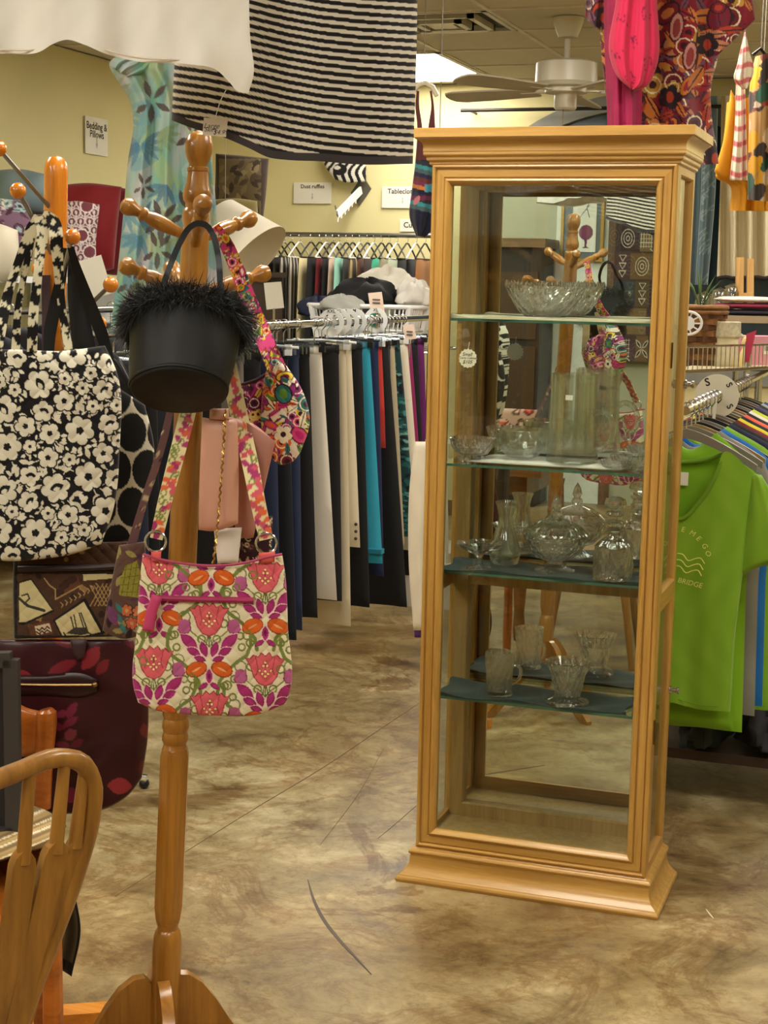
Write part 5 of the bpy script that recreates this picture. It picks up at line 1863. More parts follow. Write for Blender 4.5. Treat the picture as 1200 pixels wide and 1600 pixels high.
hang_wire(kf, at(1040, -240, 4.45))


def pink(x, y, s, v):
    p = Print(x, y, (204, 38, 80))
    r = np.random.RandomState(3)
    for cx, cy in ((973, 30), (1008, 20), (992, 66), (964, 86), (1014, 100), (985, 120), (990, -20), (970, -60), (1010, -70)):
        for k in range(9):
            p.ell(cx + r.uniform(-9, 9), cy + r.uniform(-11, 11), 1.6, 1.6, (120, 16, 60))
    return p.c


pk = thing('pink_blouse', at(970, 200, 4.25), 'hot pink sleeve with tiny dark flowers in front of the red kaftan', 'blouse')
patch('pink_sleeve', [(966, -200), (962, 0), (953, 90), (966, 122), (982, 136)], [(1024, -200), (1027, 0), (1024, 110), (1012, 134), (992, 142)], cam_map(4.22), .045, SMOOTHCLOTH, colfn=pink, relief=folds(.010, 14, .6, .4), nu=60, nv=140, parent=pk)
patch('pink_skirt', [(950, -200), (944, 60), (948, 160), (950, 270)], [(1004, -200), (1004, 60), (1003, 160), (1002, 270)], cam_map(4.32), .04, M('magenta_cloth', (160, 26, 76), .75, var=.2, vscale=14), relief=folds(.012, 14), nu=40, nv=60, parent=pk, prof='tube', closed_ends=False)
hang_wire(pk, at(990, -190, 4.28))


# yellow, tie-dye and multicolour garments in the far right corner
yl = thing('yellow_dress', at(1165, 330, 6.0), 'mustard yellow dress hanging at the far right', 'dress')
YEL = M('mustard_cloth', (222, 150, 16), .75, var=.1, vscale=10)
patch('dress_body', [(1136, 160), (1130, 220), (1122, 262), (1118, 276), (1140, 290), (1140, 329)], [(1225, 140), (1230, 220), (1232, 260), (1234, 280), (1236, 300), (1238, 331)], cam_map(6.0), .07, YEL, relief=folds(.02, 18), nu=60, nv=60, parent=yl, prof='tube', closed_ends=False)
patch('bell_sleeve', [(1142, 140), (1130, 220), (1116, 268)], [(1152, 160), (1146, 230), (1142, 284)], cam_map(5.92), .03, YEL, B=[(1116, 268), (1126, 280), (1142, 284)], nu=20, nv=30, parent=yl)
hang_wire(yl, at(1190, 150, 6.0))


def tiedye(x, y, s, v):
    c = np.tile(np.array([240, 226, 196.0]), (len(x), 1))
    w = np.sin(y * .26 + .6 * np.sin(x * .2))
    c[w > .62] = (214, 110, 108)
    c[(w > .35) & (w <= .62)] = (232, 176, 160)
    c[(np.sin(x * .31) > .86) & (w < .35)] = (226, 176, 160)
    return c


td = thing('tie_dye_scarf', at(1155, 285, 5.75), 'white scarf with coral pink tie dye bands in front of the yellow dress', 'scarf')
patch('scarf_drop', [(1150, 130), (1148, 200), (1140, 282)], [(1164, 130), (1166, 200), (1168, 282)], cam_map(5.75), .012, SMOOTHCLOTH, colfn=tiedye, relief=folds(.012, 8), nu=30, nv=100, parent=td)
patch('scarf_tip', [(1163, 50), (1152, 100), (1147, 124), (1160, 140)], [(1165, 50), (1172, 84), (1178, 110), (1168, 138)], cam_map(5.70), .014, SMOOTHCLOTH, colfn=tiedye, relief=folds(.01, 7), nu=30, nv=60, parent=td)
hang_wire(td, at(1164, 54, 5.72))
md = thing('abstract_dress', at(1190, 310, 5.8), 'multicolour abstract print dress beside the tie dye scarf', 'dress')
patch('dress_body', [(1180, 88), (1172, 130), (1170, 200), (1168, 312)], [(1215, 80), (1230, 140), (1232, 220), (1236, 318)], cam_map(5.84), .05, SMOOTHCLOTH,
      colfn=paisley([(40, 84, 62), (196, 176, 150), (120, 60, 50), (216, 160, 30), (60, 50, 46), (226, 204, 170), (160, 60, 40)], 70, 1160, 1240, 70, 330, 19, 8, 22, (190, 150, 90), kinds=0), relief=folds(.015, 14), nu=50, nv=140, parent=md, prof='tube', closed_ends=False)
MB().tube([at(1176, 86, 5.84), at(1188, 76, 5.84), at(1200, 90, 5.84)], .006, 8).build('hanger', BLACKPL, md)
hang_wire(md, at(1189, 76, 5.84))


# ================================================================== TROUSER RAIL
RX, RZ = -2.35, 1.345


def rail_frame(name, label, p0, p1, mat=CHROME, back=0.0, cat='clothes rail', rad=.0145):
    p0, p1 = np.asarray(p0, float), np.asarray(p1, float)
    d_ = (p1 - p0) / np.linalg.norm(p1 - p0)
    sd = np.array([-d_[1], d_[0], 0])
    t = thing(name, np.array([*((p0 + p1)[:2] / 2), 0]), label, cat)
    MB().tube([p0, p1], rad, 14).build('rail', mat, t)
    for p in (p0 + d_ * back, p1):
        MB().tube([p, np.array([p[0], p[1], .03])], .014, 12).build('upright', mat, t)
        MB().tube([np.array([p[0], p[1], .03]) - sd * .22, np.array([p[0], p[1], .03]) + sd * .22], .013, 10).build('base_bar', mat, t)
        for s_ in (-1, 1):
            MB().sphere(np.array([p[0], p[1], .0165]) + sd * .21 * s_, .016, 8).build('caster', BLACKPL, t)
    return t


rail_frame('clothes_rail', 'long chrome clothes rail holding the row of trousers', (RX, 4.05, RZ), (RX, 8.0, RZ))


def clip_hanger(x, y, z, mat, label, group, name='clip_hanger'):
    t = thing(name, (x, y, z), label, 'hanger', group)
    up_ = np.array([0, 0, 1.0])
    c = np.array([x, y, z])
    MB().tube([c + up_ * -.075 + np.array([-.15, 0, 0]), c + up_ * -.068, c + up_ * -.075 + np.array([.15, 0, 0])], .0055, 6).build('hanger_bar', mat, t)
    MB().tube([c - up_ * .07, c - up_ * .03] + [c + np.array([.021 * math.cos(q), 0, .021 * math.sin(q)]) for q in np.linspace(-1.1, math.pi, 9)], .0022, 6).build('hanger_hook', CHROME, t)
    for sx in (-.11, .11):
        MB().box(c + np.array([sx - .012, -.008, -.105]), c + np.array([sx + .012, .008, -.065])).build('clip', mat, t)
    return t


h0 = None


def right_x_y(px, x):
    """y at which a hanging edge at world x shows under the given column of the photograph"""
    k = (px - 600) / FPX
    d_ = x / (fw[0] + k * rt[0])
    return d_ * (fw[1] + k * rt[1])


def col_leaf(base, spots, seed):
    def fn(x, y, s, v):
        p = Print(s * 60, v * 400, base)
        r = np.random.RandomState(seed)
        for k in range(420):
            p.leaf(r.uniform(0, 60), r.uniform(0, 400), 12, 5, r.uniform(0, 3), spots[r.randint(len(spots))])
        return p.c
    return fn


# (column of the top right edge, colour, hem height in the photo, flare, thickness, words, kind)
TR = [
    (205, (20, 22, 28), 985, .02, .020, 'black trousers at the near end of the chrome rail', 'trousers'),
    (222, (34, 42, 62), 990, .02, .022, 'dark blue jeans near the front end of the rail', 'trousers'),
    (240, (22, 22, 24), 980, .02, .020, 'charcoal trousers behind the black feather purse', 'trousers'),
    (290, (26, 30, 42), 985, .02, .020, 'ink blue trousers behind the coat rack pole', 'trousers'),
    (340, (24, 22, 24), 990, .02, .020, 'soft black trousers behind the blush pouch', 'trousers'),
    (376, (120, 112, 104), 985, .02, .016, 'grey trousers just left of the paisley bag', 'trousers'),
    (402, (20, 20, 24), 1000, .03, .02, 'black slacks behind the paisley bag', 'trousers'),
    (424, (38, 46, 74), 1005, .04, .022, 'indigo denim jeans right of the tulip bag', 'jeans'),
    (444, (22, 24, 32), 1000, .05, .022, 'blue black trousers next to the indigo jeans', 'trousers'),
    (462, (44, 54, 84), 985, .03, .020, 'faded navy jeans left of the white trousers', 'jeans'),
    (478, (18, 16, 18), 965, .05, .022, 'black trousers touching the white pair', 'trousers'),
    (497, (232, 224, 208), 936, .085, .018, 'white trousers with a slanting hem on the rail', 'trousers'),
    (524, (17, 16, 19), 940, .03, .026, 'black trousers between the white and the cream pair', 'trousers'),
    (535, (214, 200, 168), 978, .045, .016, 'long cream trousers reaching nearly to the floor', 'trousers'),
    (543, (222, 210, 182), 855, .055, .014, 'cropped cream trousers with three hem buttons', 'trousers'),
    (560, (18, 17, 20), 948, .06, .022, 'black trousers left of the turquoise pair', 'trousers'),
    (572, (48, 160, 186), 880, .075, .016, 'turquoise cropped trousers with tied cuffs', 'trousers'),
    (585, (30, 40, 76), 900, .05, .014, 'royal navy trousers right of the turquoise pair', 'trousers'),
    (590, (196, 60, 48), 700, .03, .010, 'red top showing between the navy and black clothes', 'sweater'),
    (600, (20, 20, 22), 946, .12, .022, 'long black skirt flaring near the floor', 'skirt'),
    (604, (78, 76, 80), 760, .02, .012, 'grey knit trousers behind the red top', 'trousers'),
    (610, (188, 174, 142), 852, .07, .012, 'khaki cropped trousers beside the leaf print pair', 'trousers'),
    (618, None, 838, .10, .018, 'teal and black leaf print trousers', 'trousers'),
    (630, (224, 212, 188), 860, .10, .016, 'ivory trousers right of the leaf print pair', 'trousers'),
    (636, (158, 44, 104), 850, .09, .012, 'magenta trousers at the far end of the rail', 'trousers'),
    (646, (22, 20, 24), 900, .08, .020, 'black trousers at the rail end beside the cabinet', 'trousers'),
    (656, (104, 30, 96), 880, .06, .016, 'purple trousers half hidden by the cabinet edge', 'trousers'),
]
for i, (px, colr, hem, flare, thk, words, kind) in enumerate(TR):
    xr = RX + .105
    y = float(right_x_y(px, xr))
    zt = RZ - .085
    zb = max(.04, float(aty(px + 10, hem, y)[2]))
    fn = plain(colr, 5, i) if colr else col_leaf((26, 62, 66), [(60, 140, 132), (14, 22, 28), (34, 96, 96), (120, 176, 160)], 4)
    t = thing('hanging_' + kind, (RX, y, zb), words, kind, 'clothes on the chrome rail')
    gm = patch('garment', [(RX - .10, zt), (RX - .115, (zt + zb) / 2), (RX - .12, zb)], [(xr, zt), (xr + flare * .45, zt - (zt - zb) * .42), (xr + flare, zb)], xz_map(y), thk, SMOOTHCLOTH,
          colfn=fn, relief=folds(.006, 7 + i % 4, .7, i * 1.7), nu=12 if colr else 60, nv=30 if colr else 220, parent=t)
    patch('waistband', [(RX - .102, zt + .004), (RX - .102, zt - .035)], [(xr + .002, zt + .004), (xr + .003, zt - .035)], xz_map(y), thk + .002, SMOOTHCLOTH, colfn=plain(colr or (30, 80, 84), 3), nu=6, nv=4, parent=gm)
    if 'buttons' in words:
        for k in range(3):
            MB().sphere((xr + flare - .012, y - thk - .004, zb + .04 + .03 * k), .007, 6).build('button', M('brown_button', (60, 44, 36), .4), gm)
    if 'cuffs' in words:
        MB().box((xr + flare - .075, y - thk - .004, zb + .045), (xr + flare + .004, y + thk + .003, zb + .065)).build('cuff_tie', M('turquoise_tie', (40, 140, 166), .8), gm)
    m_ = [CLEARPL, BLACKPL, CLEARPL, WHITEPL, CLEARPL][i % 5]
    lab = m_.name.split('_')[0] + ' clip hanger holding the ' + words
    clip_hanger(RX, y, RZ, m_, lab, 'clip hangers on the trouser rail')
# empty clear hangers crowding the rail
for k in range(12):
    clip_hanger(RX, 4.40 + .1 * k + .01 * (k % 3), RZ, CLEARPL, 'empty clear clip hanger crowded on the near half of the trouser rail', 'clip hangers on the trouser rail')
# white size rings on the rail
for px, s_ in ((512, 'XXL'), (524, 'XL'), (536, 'L'), (548, 'M'), (581, 'XL')):
    y = float(right_x_y(px, RX))
    t = thing('size_ring', (RX, y, RZ - .06), 'white plastic size ring marked %s on the trouser rail%s' % (s_, ', set apart' if px == 581 else ''), 'size ring', 'size rings on the trouser rail')
    n = 40
    A = [[(RX + r * math.cos(q), y + o, RZ + r * math.sin(q)) for q in np.linspace(0, 2 * math.pi, n + 1)[:-1]] for r, o in ((.036, -.0015), (.056, -.0015), (.056, .0015), (.036, .0015))]
    MB().rings(A, closed=True).build('disc', WHITEPL, t)
    text('lettering', s_, .02, (RX + .0, y - .003, RZ + .046), (1, 0, 0), (0, 0, 1), INK, t, bold=.01)
# white cards standing on the rail
for px, py0, py1, w, dd, words in ((428, 440, 484, 26, 6.0, 'blank white card on the trouser rail left of the size rings'), (144, 398, 470, 40, 6.67, 'tilted white card behind the flower tote straps'),
                                   (588, 456, 490, 20, 7.2, 'pinkish price card in front of the laundry basket'), (640, 506, 532, 16, 7.0, 'small printed card below the laundry basket')):
    t = thing('price_card', at(px, py1, dd), words, 'card')
    sk_ = 12 if px < 200 else 3
    patch('card', [(px - w / 2 - sk_, py0 + (14 if px < 200 else 2)), (px - w / 2 + sk_ / 2, py1)], [(px + w / 2 - sk_ / 2, py0), (px + w / 2 + sk_, py1 - (12 if px < 200 else 3))], cam_map(dd), .001, M('card_pink', (232, 208, 188), .8, var=.03) if px > 500 else PAPER, nu=3, nv=3, parent=t, prof='x')
    if px > 500:
        for k in range(2):
            MB().bar(at(px - w * .3, py0 + 12 + 5 * k, dd - .004), at(px + w * .3, py0 + 12.5 + 5 * k, dd - .004), .006, .001, upd=-fw).build('print_line', M('grey_print', (90, 80, 76), .8), t)
    MB().tube([at(px, py1 - 2, dd), at(px, py1 + 26, dd)], .004, 6).build('clip_stem', CHROME, t)

# second rail of dark clothes nearer the left wall
R2X = -3.35
rail_frame('clothes_rail', 'chrome clothes rail with dark garments behind the flower tote', (R2X, 4.7, RZ + .03), (R2X, 7.4, RZ + .03))
DARKS = [((28, 30, 40), 'dark slate jacket'), ((40, 36, 40), 'charcoal jacket'), ((22, 26, 44), 'navy jacket'), ((60, 58, 62), 'grey jacket'), ((30, 24, 28), 'plum black jacket'), ((44, 52, 72), 'steel blue jacket'), ((24, 24, 24), 'jet black jacket'), ((72, 66, 60), 'taupe jacket'), ((36, 40, 52), 'blue grey jacket')]
for i, (colr, w_) in enumerate(DARKS):
    y = 5.0 + .26 * i
    t = thing('hanging_jacket', (R2X, y, .55), w_ + ' on the rail nearest the left wall', 'jacket', 'dark jackets on the rear rail')
    patch('garment', [(R2X - .06, RZ - .03), (R2X - .21, RZ - .09), (R2X - .21, .9), (R2X - .22, .55)], [(R2X + .06, RZ - .03), (R2X + .21, RZ - .09), (R2X + .21, .9), (R2X + .22, .55)], xz_map(y), .04, SMOOTHCLOTH, colfn=plain(colr, 6, i), relief=folds(.01, 9, .6, i), nu=16, nv=24, parent=t)
    hg = thing('coat_hanger', (R2X, y, RZ), 'clear coat hanger inside the ' + w_ + ' by the left wall', 'hanger', 'clear hangers on the rear rail')
    hanger_tube('coat_hanger', (R2X, y, RZ - .03), (1, 0, 0), .19, .07, CLEARPL, hg, .006, ztop=.065)

# ================================================================== BACK WALL: RAIL, SIGNS, PILLOWS
BY = 9.38
bz = float(aty(540, 367, BY)[2])
bx0, bx1 = float(aty(402, 366, BY)[0]), float(aty(690, 366, BY)[0])
rail_frame('clothes_rail', 'dark steel rail along the back wall full of hangers', (bx0, BY, bz), (bx1, BY, bz), STEEL)
BK = [(415, (96, 88, 50), 'olive striped skirt', 'olive', 505), (424, (84, 74, 44), 'moss striped skirt', 'olive', 505), (434, (70, 40, 30), 'rust brown skirt', None, 500), (444, (52, 46, 40), 'dark brown dress', None, 505),
      (455, (60, 56, 54), 'grey pinstripe dress', 'pin', 510), (468, (48, 44, 46), 'black and white pinstripe dress', 'pin', 510), (486, (232, 216, 160), 'pale yellow gown', None, 512), (500, (28, 26, 28), 'black dress right of the yellow gown', None, 480),
      (510, (120, 30, 36), 'wine red dress', None, 480), (520, (34, 30, 30), 'black blouse right of the red dress', None, 475), (530, (226, 190, 170), 'pale pink blouse', None, 460), (541, (150, 206, 182), 'mint satin nightgown', None, 470),
      (551, (60, 52, 44), 'dark taupe dress', None, 470), (562, (84, 60, 44), 'brown leopard blouse', 'olive', 460), (574, (96, 60, 40), 'chestnut blouse', None, 455), (584, (66, 42, 34), 'dark chestnut blouse', None, 455),
      (596, (70, 190, 150), 'sea green blouse', None, 440), (608, (160, 150, 120), 'stone blouse', None, 440), (620, (214, 224, 190), 'pale lime blouse', None, 445), (636, (26, 26, 30), 'black skirt at the right of the back rail', None, 450),
      (650, (24, 24, 28), 'black velvet skirt at the right of the back rail', None, 450), (664, (206, 140, 80), 'apricot blouse at the end of the back rail', None, 452)]
for i, (px, colr, words, pat, hem) in enumerate(BK):
    x = float(aty(px, 400, BY)[0])
    zt = bz - .155
    zb = float(aty(px, max(hem, 480), BY)[2]) - (.35 if hem > 470 else .15)

    def fn(a, b, s, v, colr=colr, pat=pat):
        c = np.tile(np.array(colr, float), (len(a), 1))
        if pat == 'pin':
            c[np.sin(s * 42) > .55] = (214, 204, 186)
        if pat == 'olive':
            c[np.sin(s * 30) > .6] = (190, 170, 110)
            c[np.sin(s * 30 + 2) > .8] = (60, 40, 24)
        return c
    t = thing('hanging_blouse' if 'blouse' in words else 'hanging_dress', (x, BY, zb), words + (' on the back wall rail' if 'back rail' not in words else ''), 'clothes', 'clothes on the back wall rail')
    wd = .17 if 'gown' not in words else .20
    patch('garment', [(BY - wd, zt + .012), (BY - wd * 1.03, zt - .06), (BY - wd * 1.15, zb)], [(BY + wd, zt + .012), (BY + wd * 1.03, zt - .06), (BY + wd * 1.15, zb)], lambda a, b, off, x=x: np.stack([x - off, a, b], -1), .012 if 'gown' not in words else .016, SMOOTHCLOTH,
          colfn=fn, relief=folds(.006, 9, .6, i), nu=40 if pat else 12, nv=16, parent=t)
    hm = [WHITEPL, BLACKPL, BLACKPL, WHITEPL, BLACKPL][i % 5]
    hg = thing('coat_hanger', (x, BY, bz), '%s coat hanger holding the %s' % ('white' if hm is WHITEPL else 'black', words + ('' if 'back rail' in words else ' on the back rail')), 'hanger', 'hangers on the back wall rail')
    hanger_tube('coat_hanger', (x, BY, bz - .05), (0, 1, 0), .19, .095, hm, hg, .0055, ztop=.03)


def wall_sign(name, label, corners, lines, wall='back', arrow=True, size=.05):
    """paper notice pinned to a wall; corners px: left, top, right, bottom"""
    l, t_, r, b = corners
    if wall == 'back':
        f = lambda px, py: aty(px, py, YB - .012)
        xd = np.array([1.0, 0, 0])
        nd = np.array([0, -1.0, 0])
    else:
        f = lambda px, py: atx(px, py, XL + .012)
        xd = np.array([0, 1.0, 0])
        nd = np.array([1.0, 0, 0])
    A, C = f(l, (t_ + b) / 2), f(r, (t_ + b) / 2)
    mid = (l + r) / 2
    zt, zb = f(mid, t_)[2], f(mid, b)[2]
    w = (C - A) @ xd
    root = thing(name, (A + C) / 2 + np.array([0, 0, zb - (A[2] + C[2]) / 2]), label, 'sign')
    cen_ = np.array([*((A + C)[:2] / 2), (zt + zb) / 2])
    MB().obox(cen_, xd * w / 2, nd * .0015, upv * (zt - zb) / 2).build('paper', PAPER, root, smooth=0)
    for s_, fz, sz in lines:
        text('lettering', s_, sz, np.array([cen_[0], cen_[1], zb + (zt - zb) * fz]) + nd * .003, xd, upv, INK, root, bold=.012)
    if arrow:
        h = (zt - zb)
        c = cen_ - upv * h * .17 + nd * .003
        pts = [(-.018, .12), (.018, .12), (.018, -.02), (.045, -.02), (0, -.12), (-.045, -.02), (-.018, -.02)]
        sc = h * 1.3
        P = [c + xd * a * sc + upv * b_ * sc for a, b_ in pts]
        MB().rings([P, [p + nd * .0008 for p in P]]).build('arrow', GREYINK, root, smooth=0)
    return root


wall_sign('paper_sign', 'white paper sign reading Dust ruffles on the back wall', (459, 285, 518, 318), [('Dust ruffles', .8, .036)])
wall_sign('paper_sign', 'white paper sign reading Tablecloths on the back wall', (597, 291, 662, 325), [('Tablecloths', .76, .045)])
wall_sign('paper_sign', 'white paper sign reading Curtains below the Tablecloths sign', (625, 342, 676, 362), [('Curtains', .5, .05)], arrow=False)
wall_sign('paper_sign', 'white paper sign reading Bedding and Pillows on the left wall', (133, 184, 168, 242), [('Bedding &', .76, .058), ('Pillows', .54, .058)], wall='left')


def zebra(x, y, s, v):
    k = np.sin(x * .55 + 2.2 * np.sin(y * .17) + y * .12)
    c = np.where((k > .05)[:, None], np.array([[24, 20, 22.0]]), np.array([[226, 220, 206.0]]))
    p = Print(x, y, c)
    p.ell(531, 265, 11, 9, (24, 20, 22))
    p.ell(527, 262, 5, 3, (226, 220, 206))
    return p.c


zp = thing('zebra_pillow', aty(540, 285, 9.78), 'black and white zebra print cushion pinned on the back wall below the skirt', 'cushion')
patch('cushion', [(505, 215), (506, 255), (522, 280)], [(572, 215), (572, 250), (572, 284)], ymap(9.76), .03, SMOOTHCLOTH, B=[(522, 280), (540, 285), (572, 284)], colfn=zebra, nu=70, nv=70, parent=zp)
MB().tube([aty(540, 214, 9.76), aty(540, 205, 9.80)], .004, 6).build('hook', STEEL, zp)

# sloping wall display arm with a diamond plate
wb = thing('slot_display', aty(568, 300, 9.8), 'white slotted display arm with a grey diamond plate on the back wall', 'display arm')
da, dbb = aty(564, 297, 9.79), aty(527, 335, 9.45)
MB().bar(da, dbb, .014, .05).build('arm', WHITEPL, wb)
for k in range(6):
    p = da + (dbb - da) * (.2 + .15 * k)
    MB().tube([p, p - upv * .055 - np.array([0, .012, 0])], .0045, 6).build('peg', WHITEPL, wb)
c = aty(564, 298, 9.815)
MB().obox(c, np.array([.04, 0, .055]), np.array([0, .006, 0]), np.array([-.04, 0, .055]) * .75).build('diamond_plate', M('pewter', (92, 88, 76), .5, .3), wb, smooth=0)
MB().tube([aty(524, 322, 9.8), aty(527, 336, 9.45)], .006, 6).build('stay', STEEL, wb)

# shelving with cushions along the left wall
SHX0, SHX1 = XL + .02, XL + .62
zsh = float(at(60, 432, 8.2)[2])
su = thing('shelf_unit', (XL + .32, 8.0, 0), 'white shelf unit along the left wall under the cushions', 'shelf')
for z in (zsh, zsh - .45, zsh - .9):
    MB().box((SHX0, 6.1, z - .03), (SHX1, 8.95, z)).build('shelf_board', WHITEPL, su, smooth=0)
for y in (6.12, 7.5, 8.90):
    MB().box((SHX0, y, 0), (SHX1, y + .03, zsh - .03)).build('side_panel', WHITEPL, su, smooth=0)


def cushion(name, label, L, R, T, B, d, thick, colfn, nu=40, nv=40, mat=None):
    t = thing(name, at(B[len(B) // 2][0], B[len(B) // 2][1], d), label, 'cushion', 'cushions by the left wall')
    patch('cover', L, R, cam_map(d), thick, mat or SMOOTHCLOTH, T=T, B=B, colfn=colfn, nu=nu, nv=nv, parent=t, prof='pillow')
    return t


cushion('cushion', 'large plain deep red cushion behind the patterned one', [(86, 290), (84, 360), (92, 428)], [(190, 292), (184, 350), (178, 420)], [(86, 290), (140, 286), (190, 292)], [(92, 428), (140, 430), (178, 420)], 8.3, .10, plain((128, 22, 28), 6))
cushion('cushion', 'dark crimson cushion at the back beside the leaf dress', [(150, 296), (160, 360), (164, 428)], [(214, 300), (204, 360), (196, 428)], [(150, 296), (180, 292), (214, 300)], [(164, 428), (180, 430), (196, 428)], 8.6, .10, plain((104, 16, 24), 5))


def damask(x, y, s, v):
    p = Print(x, y, (104, 56, 62))
    for j in range(9):
        for i in range(7):
            cx, cy = 84 + i * 14 + (j % 2) * 7, 318 + j * 14
            p.ring(cx, cy, 6.5, 2.0, (206, 190, 184))
            p.leaf(cx, cy + 7, 10, 3, 1.57, (206, 190, 184))
            p.ell(cx, cy, 2.2, 3, (206, 190, 184))
    for cx, cy in ((136, 322), (140, 394), (128, 368)):
        p.ell(cx, cy, 9, 9, (112, 54, 62))
        p.ring(cx, cy, 10, 2, (220, 206, 198))
    return p.c


cushion('cushion', 'purple and white damask cushion in front of the red ones', [(84, 318), (82, 380), (84, 440)], [(156, 320), (150, 380), (152, 436)], [(84, 318), (120, 314), (156, 320)], [(84, 440), (120, 442), (152, 436)], 8.0, .09, damask, 70, 90)
cushion('folded_quilt', 'grey blue folded quilt on top of the left shelf', [(-6, 266), (-10, 300), (-6, 338)], [(70, 272), (78, 300), (72, 334)], [(-6, 266), (30, 264), (70, 272)], [(-6, 338), (30, 336), (72, 334)], 8.2, .14, plain((120, 140, 146), 10))
cushion('folded_quilt', 'brown folded blanket under the grey blue quilt', [(-6, 336), (-8, 350), (-6, 366)], [(80, 334), (84, 350), (80, 364)], [(-6, 336), (30, 334), (80, 334)], [(-6, 366), (30, 368), (80, 364)], 8.2, .15, plain((132, 104, 80), 8))
cushion('floral_quilt', 'purple and aqua floral quilt stacked at the far left', [(-70, 300), (-72, 350), (-70, 408)], [(44, 314), (54, 350), (50, 408)], [(-70, 300), (0, 310), (44, 314)], [(-70, 408), (0, 410), (50, 408)], 7.7, .12,
        paisley([(96, 60, 84), (150, 176, 176), (206, 190, 190), (70, 30, 52), (170, 140, 160)], 60, -70, 60, 300, 412, 14, 6, 14, (120, 90, 110)), 60, 60)
cushion('bag_of_linen', 'clear bag of cream linen with a paper slip at the left edge', [(-70, 355), (-72, 400), (-70, 440)], [(28, 360), (30, 400), (28, 440)], [(-70, 355), (0, 350), (28, 360)], [(-70, 440), (0, 442), (28, 440)], 7.3, .10, plain((206, 196, 172), 10))


def vine(x, y, s, v):
    p = Print(x, y, (104, 88, 58))
    r = np.random.RandomState(6)
    for k in range(70):
        p.leaf(r.uniform(335, 418), r.uniform(238, 365), 18, 8, r.uniform(0, 3.1), [(78, 62, 40), (140, 122, 84), (120, 104, 66), (60, 46, 30)][r.randint(4)])
    p.put((x < 342) | (x > 408) | (y < 248), (58, 40, 26))
    return p.c


cushion('tapestry_cushion', 'brown tapestry leaf cushion with a dark braid edge left of the Dust ruffles sign', [(337, 240), (336, 290), (334, 330)], [(420, 248), (416, 300), (408, 366)], [(337, 240), (375, 243), (420, 248)], [(334, 330), (370, 345), (408, 366)], 9.3, .09, vine, 80, 100)
cushion('olive_cushion', 'plain olive cushion below the tapestry one', [(330, 312), (328, 360), (330, 420)], [(402, 314), (404, 360), (404, 420)], [(330, 312), (370, 310), (402, 314)], [(330, 420), (370, 424), (404, 420)], 9.1, .09, plain((122, 108, 52), 6))
# stand under the tapestry cushions
zt_ = float(at(365, 424, 9.1)[2])
cx_, cy_ = at(365, 420, 9.1)[:2]
ct = thing('storage_cube', (cx_, cy_ + .1, 0), 'dark brown storage cabinet in the back corner under the cushions', 'cabinet')
MB().box((cx_ - .20, cy_ - .2, .05), (cx_ + .20, cy_ + .25, zt_ - .03)).build('body', M('dark_brown_board', (54, 38, 28), .5), ct, smooth=0)
MB().box((cx_ - .22, cy_ - .22, zt_ - .03), (cx_ + .22, cy_ + .27, zt_)).build('top', M('dark_brown_board', (54, 38, 28), .5), ct, smooth=0)
MB().box((cx_ - .19, cy_ - .19, 0), (cx_ + .19, cy_ + .24, .05)).build('plinth', M('dark_brown_board', (54, 38, 28), .5), ct, smooth=0)

# white lampshade tipped on its side behind the rack
ls = thing('lampshade', at(370, 430, 5.2), 'plain white lampshade lying tilted behind the coat rack pegs', 'lampshade')
la, lb_ = at(335, 345, 5.2), at(396, 406, 5.15)
v_ = (lb_ - la)
L_ = np.linalg.norm(v_)
MB().lathe([(.09, 0), (.092, .002), (.142, L_), (.139, L_ - .002), (.088, .004)], la, v_, n=40, cap0=False, cap1=False).build('shade', M('shade_white', (222, 212, 190), .8, var=.02), ls)
hang_wire(ls, at(352, 330, 5.18))
MB().tube([la, la + v_ * .15], .004, 6).build('fitting', STEEL, ls)

# laundry basket with clothes on a wire shelf
bd = 8.3
bc = at(580, 500, bd)
bz0 = float(at(580, 540, bd)[2])
bz1 = float(at(580, 478, bd)[2])
lbk = thing('laundry_basket', (bc[0], bc[1], bz0), 'white plastic laundry basket with slotted sides heaped with clothes', 'basket')
bw, bdp = .31, .2


def rrect(w, d_, z, n=40):
    return [np.array([bc[0] + w * math.copysign(abs(math.cos(q)) ** .4, math.cos(q)), bc[1] + d_ * math.copysign(abs(math.sin(q)) ** .4, math.sin(q)), z]) for q in np.linspace(0, 2 * math.pi, n + 1)[:-1]]


MB().tube(rrect(bw, bdp, bz1), .012, 8, closed=True).build('rim', WHITEPL, lbk)
for f_ in (.12, .42, .70):
    z = bz0 + (bz1 - bz0) * f_
    MB().tube(rrect(bw * (.88 + .12 * f_), bdp * (.88 + .12 * f_), z), .006, 6, closed=True).build('band', WHITEPL, lbk)
top, bot = rrect(bw, bdp, bz1, 56), rrect(bw * .88, bdp * .88, bz0 + .01, 56)
for k in range(56):
    MB().tube([top[k], bot[k]], .0045 if k % 7 else .018, 5).build('slat', WHITEPL, lbk)
MB().rings([rrect(bw * .88, bdp * .88, bz0), rrect(bw * .88, bdp * .88, bz0 + .012)]).build('bottom', WHITEPL, lbk)


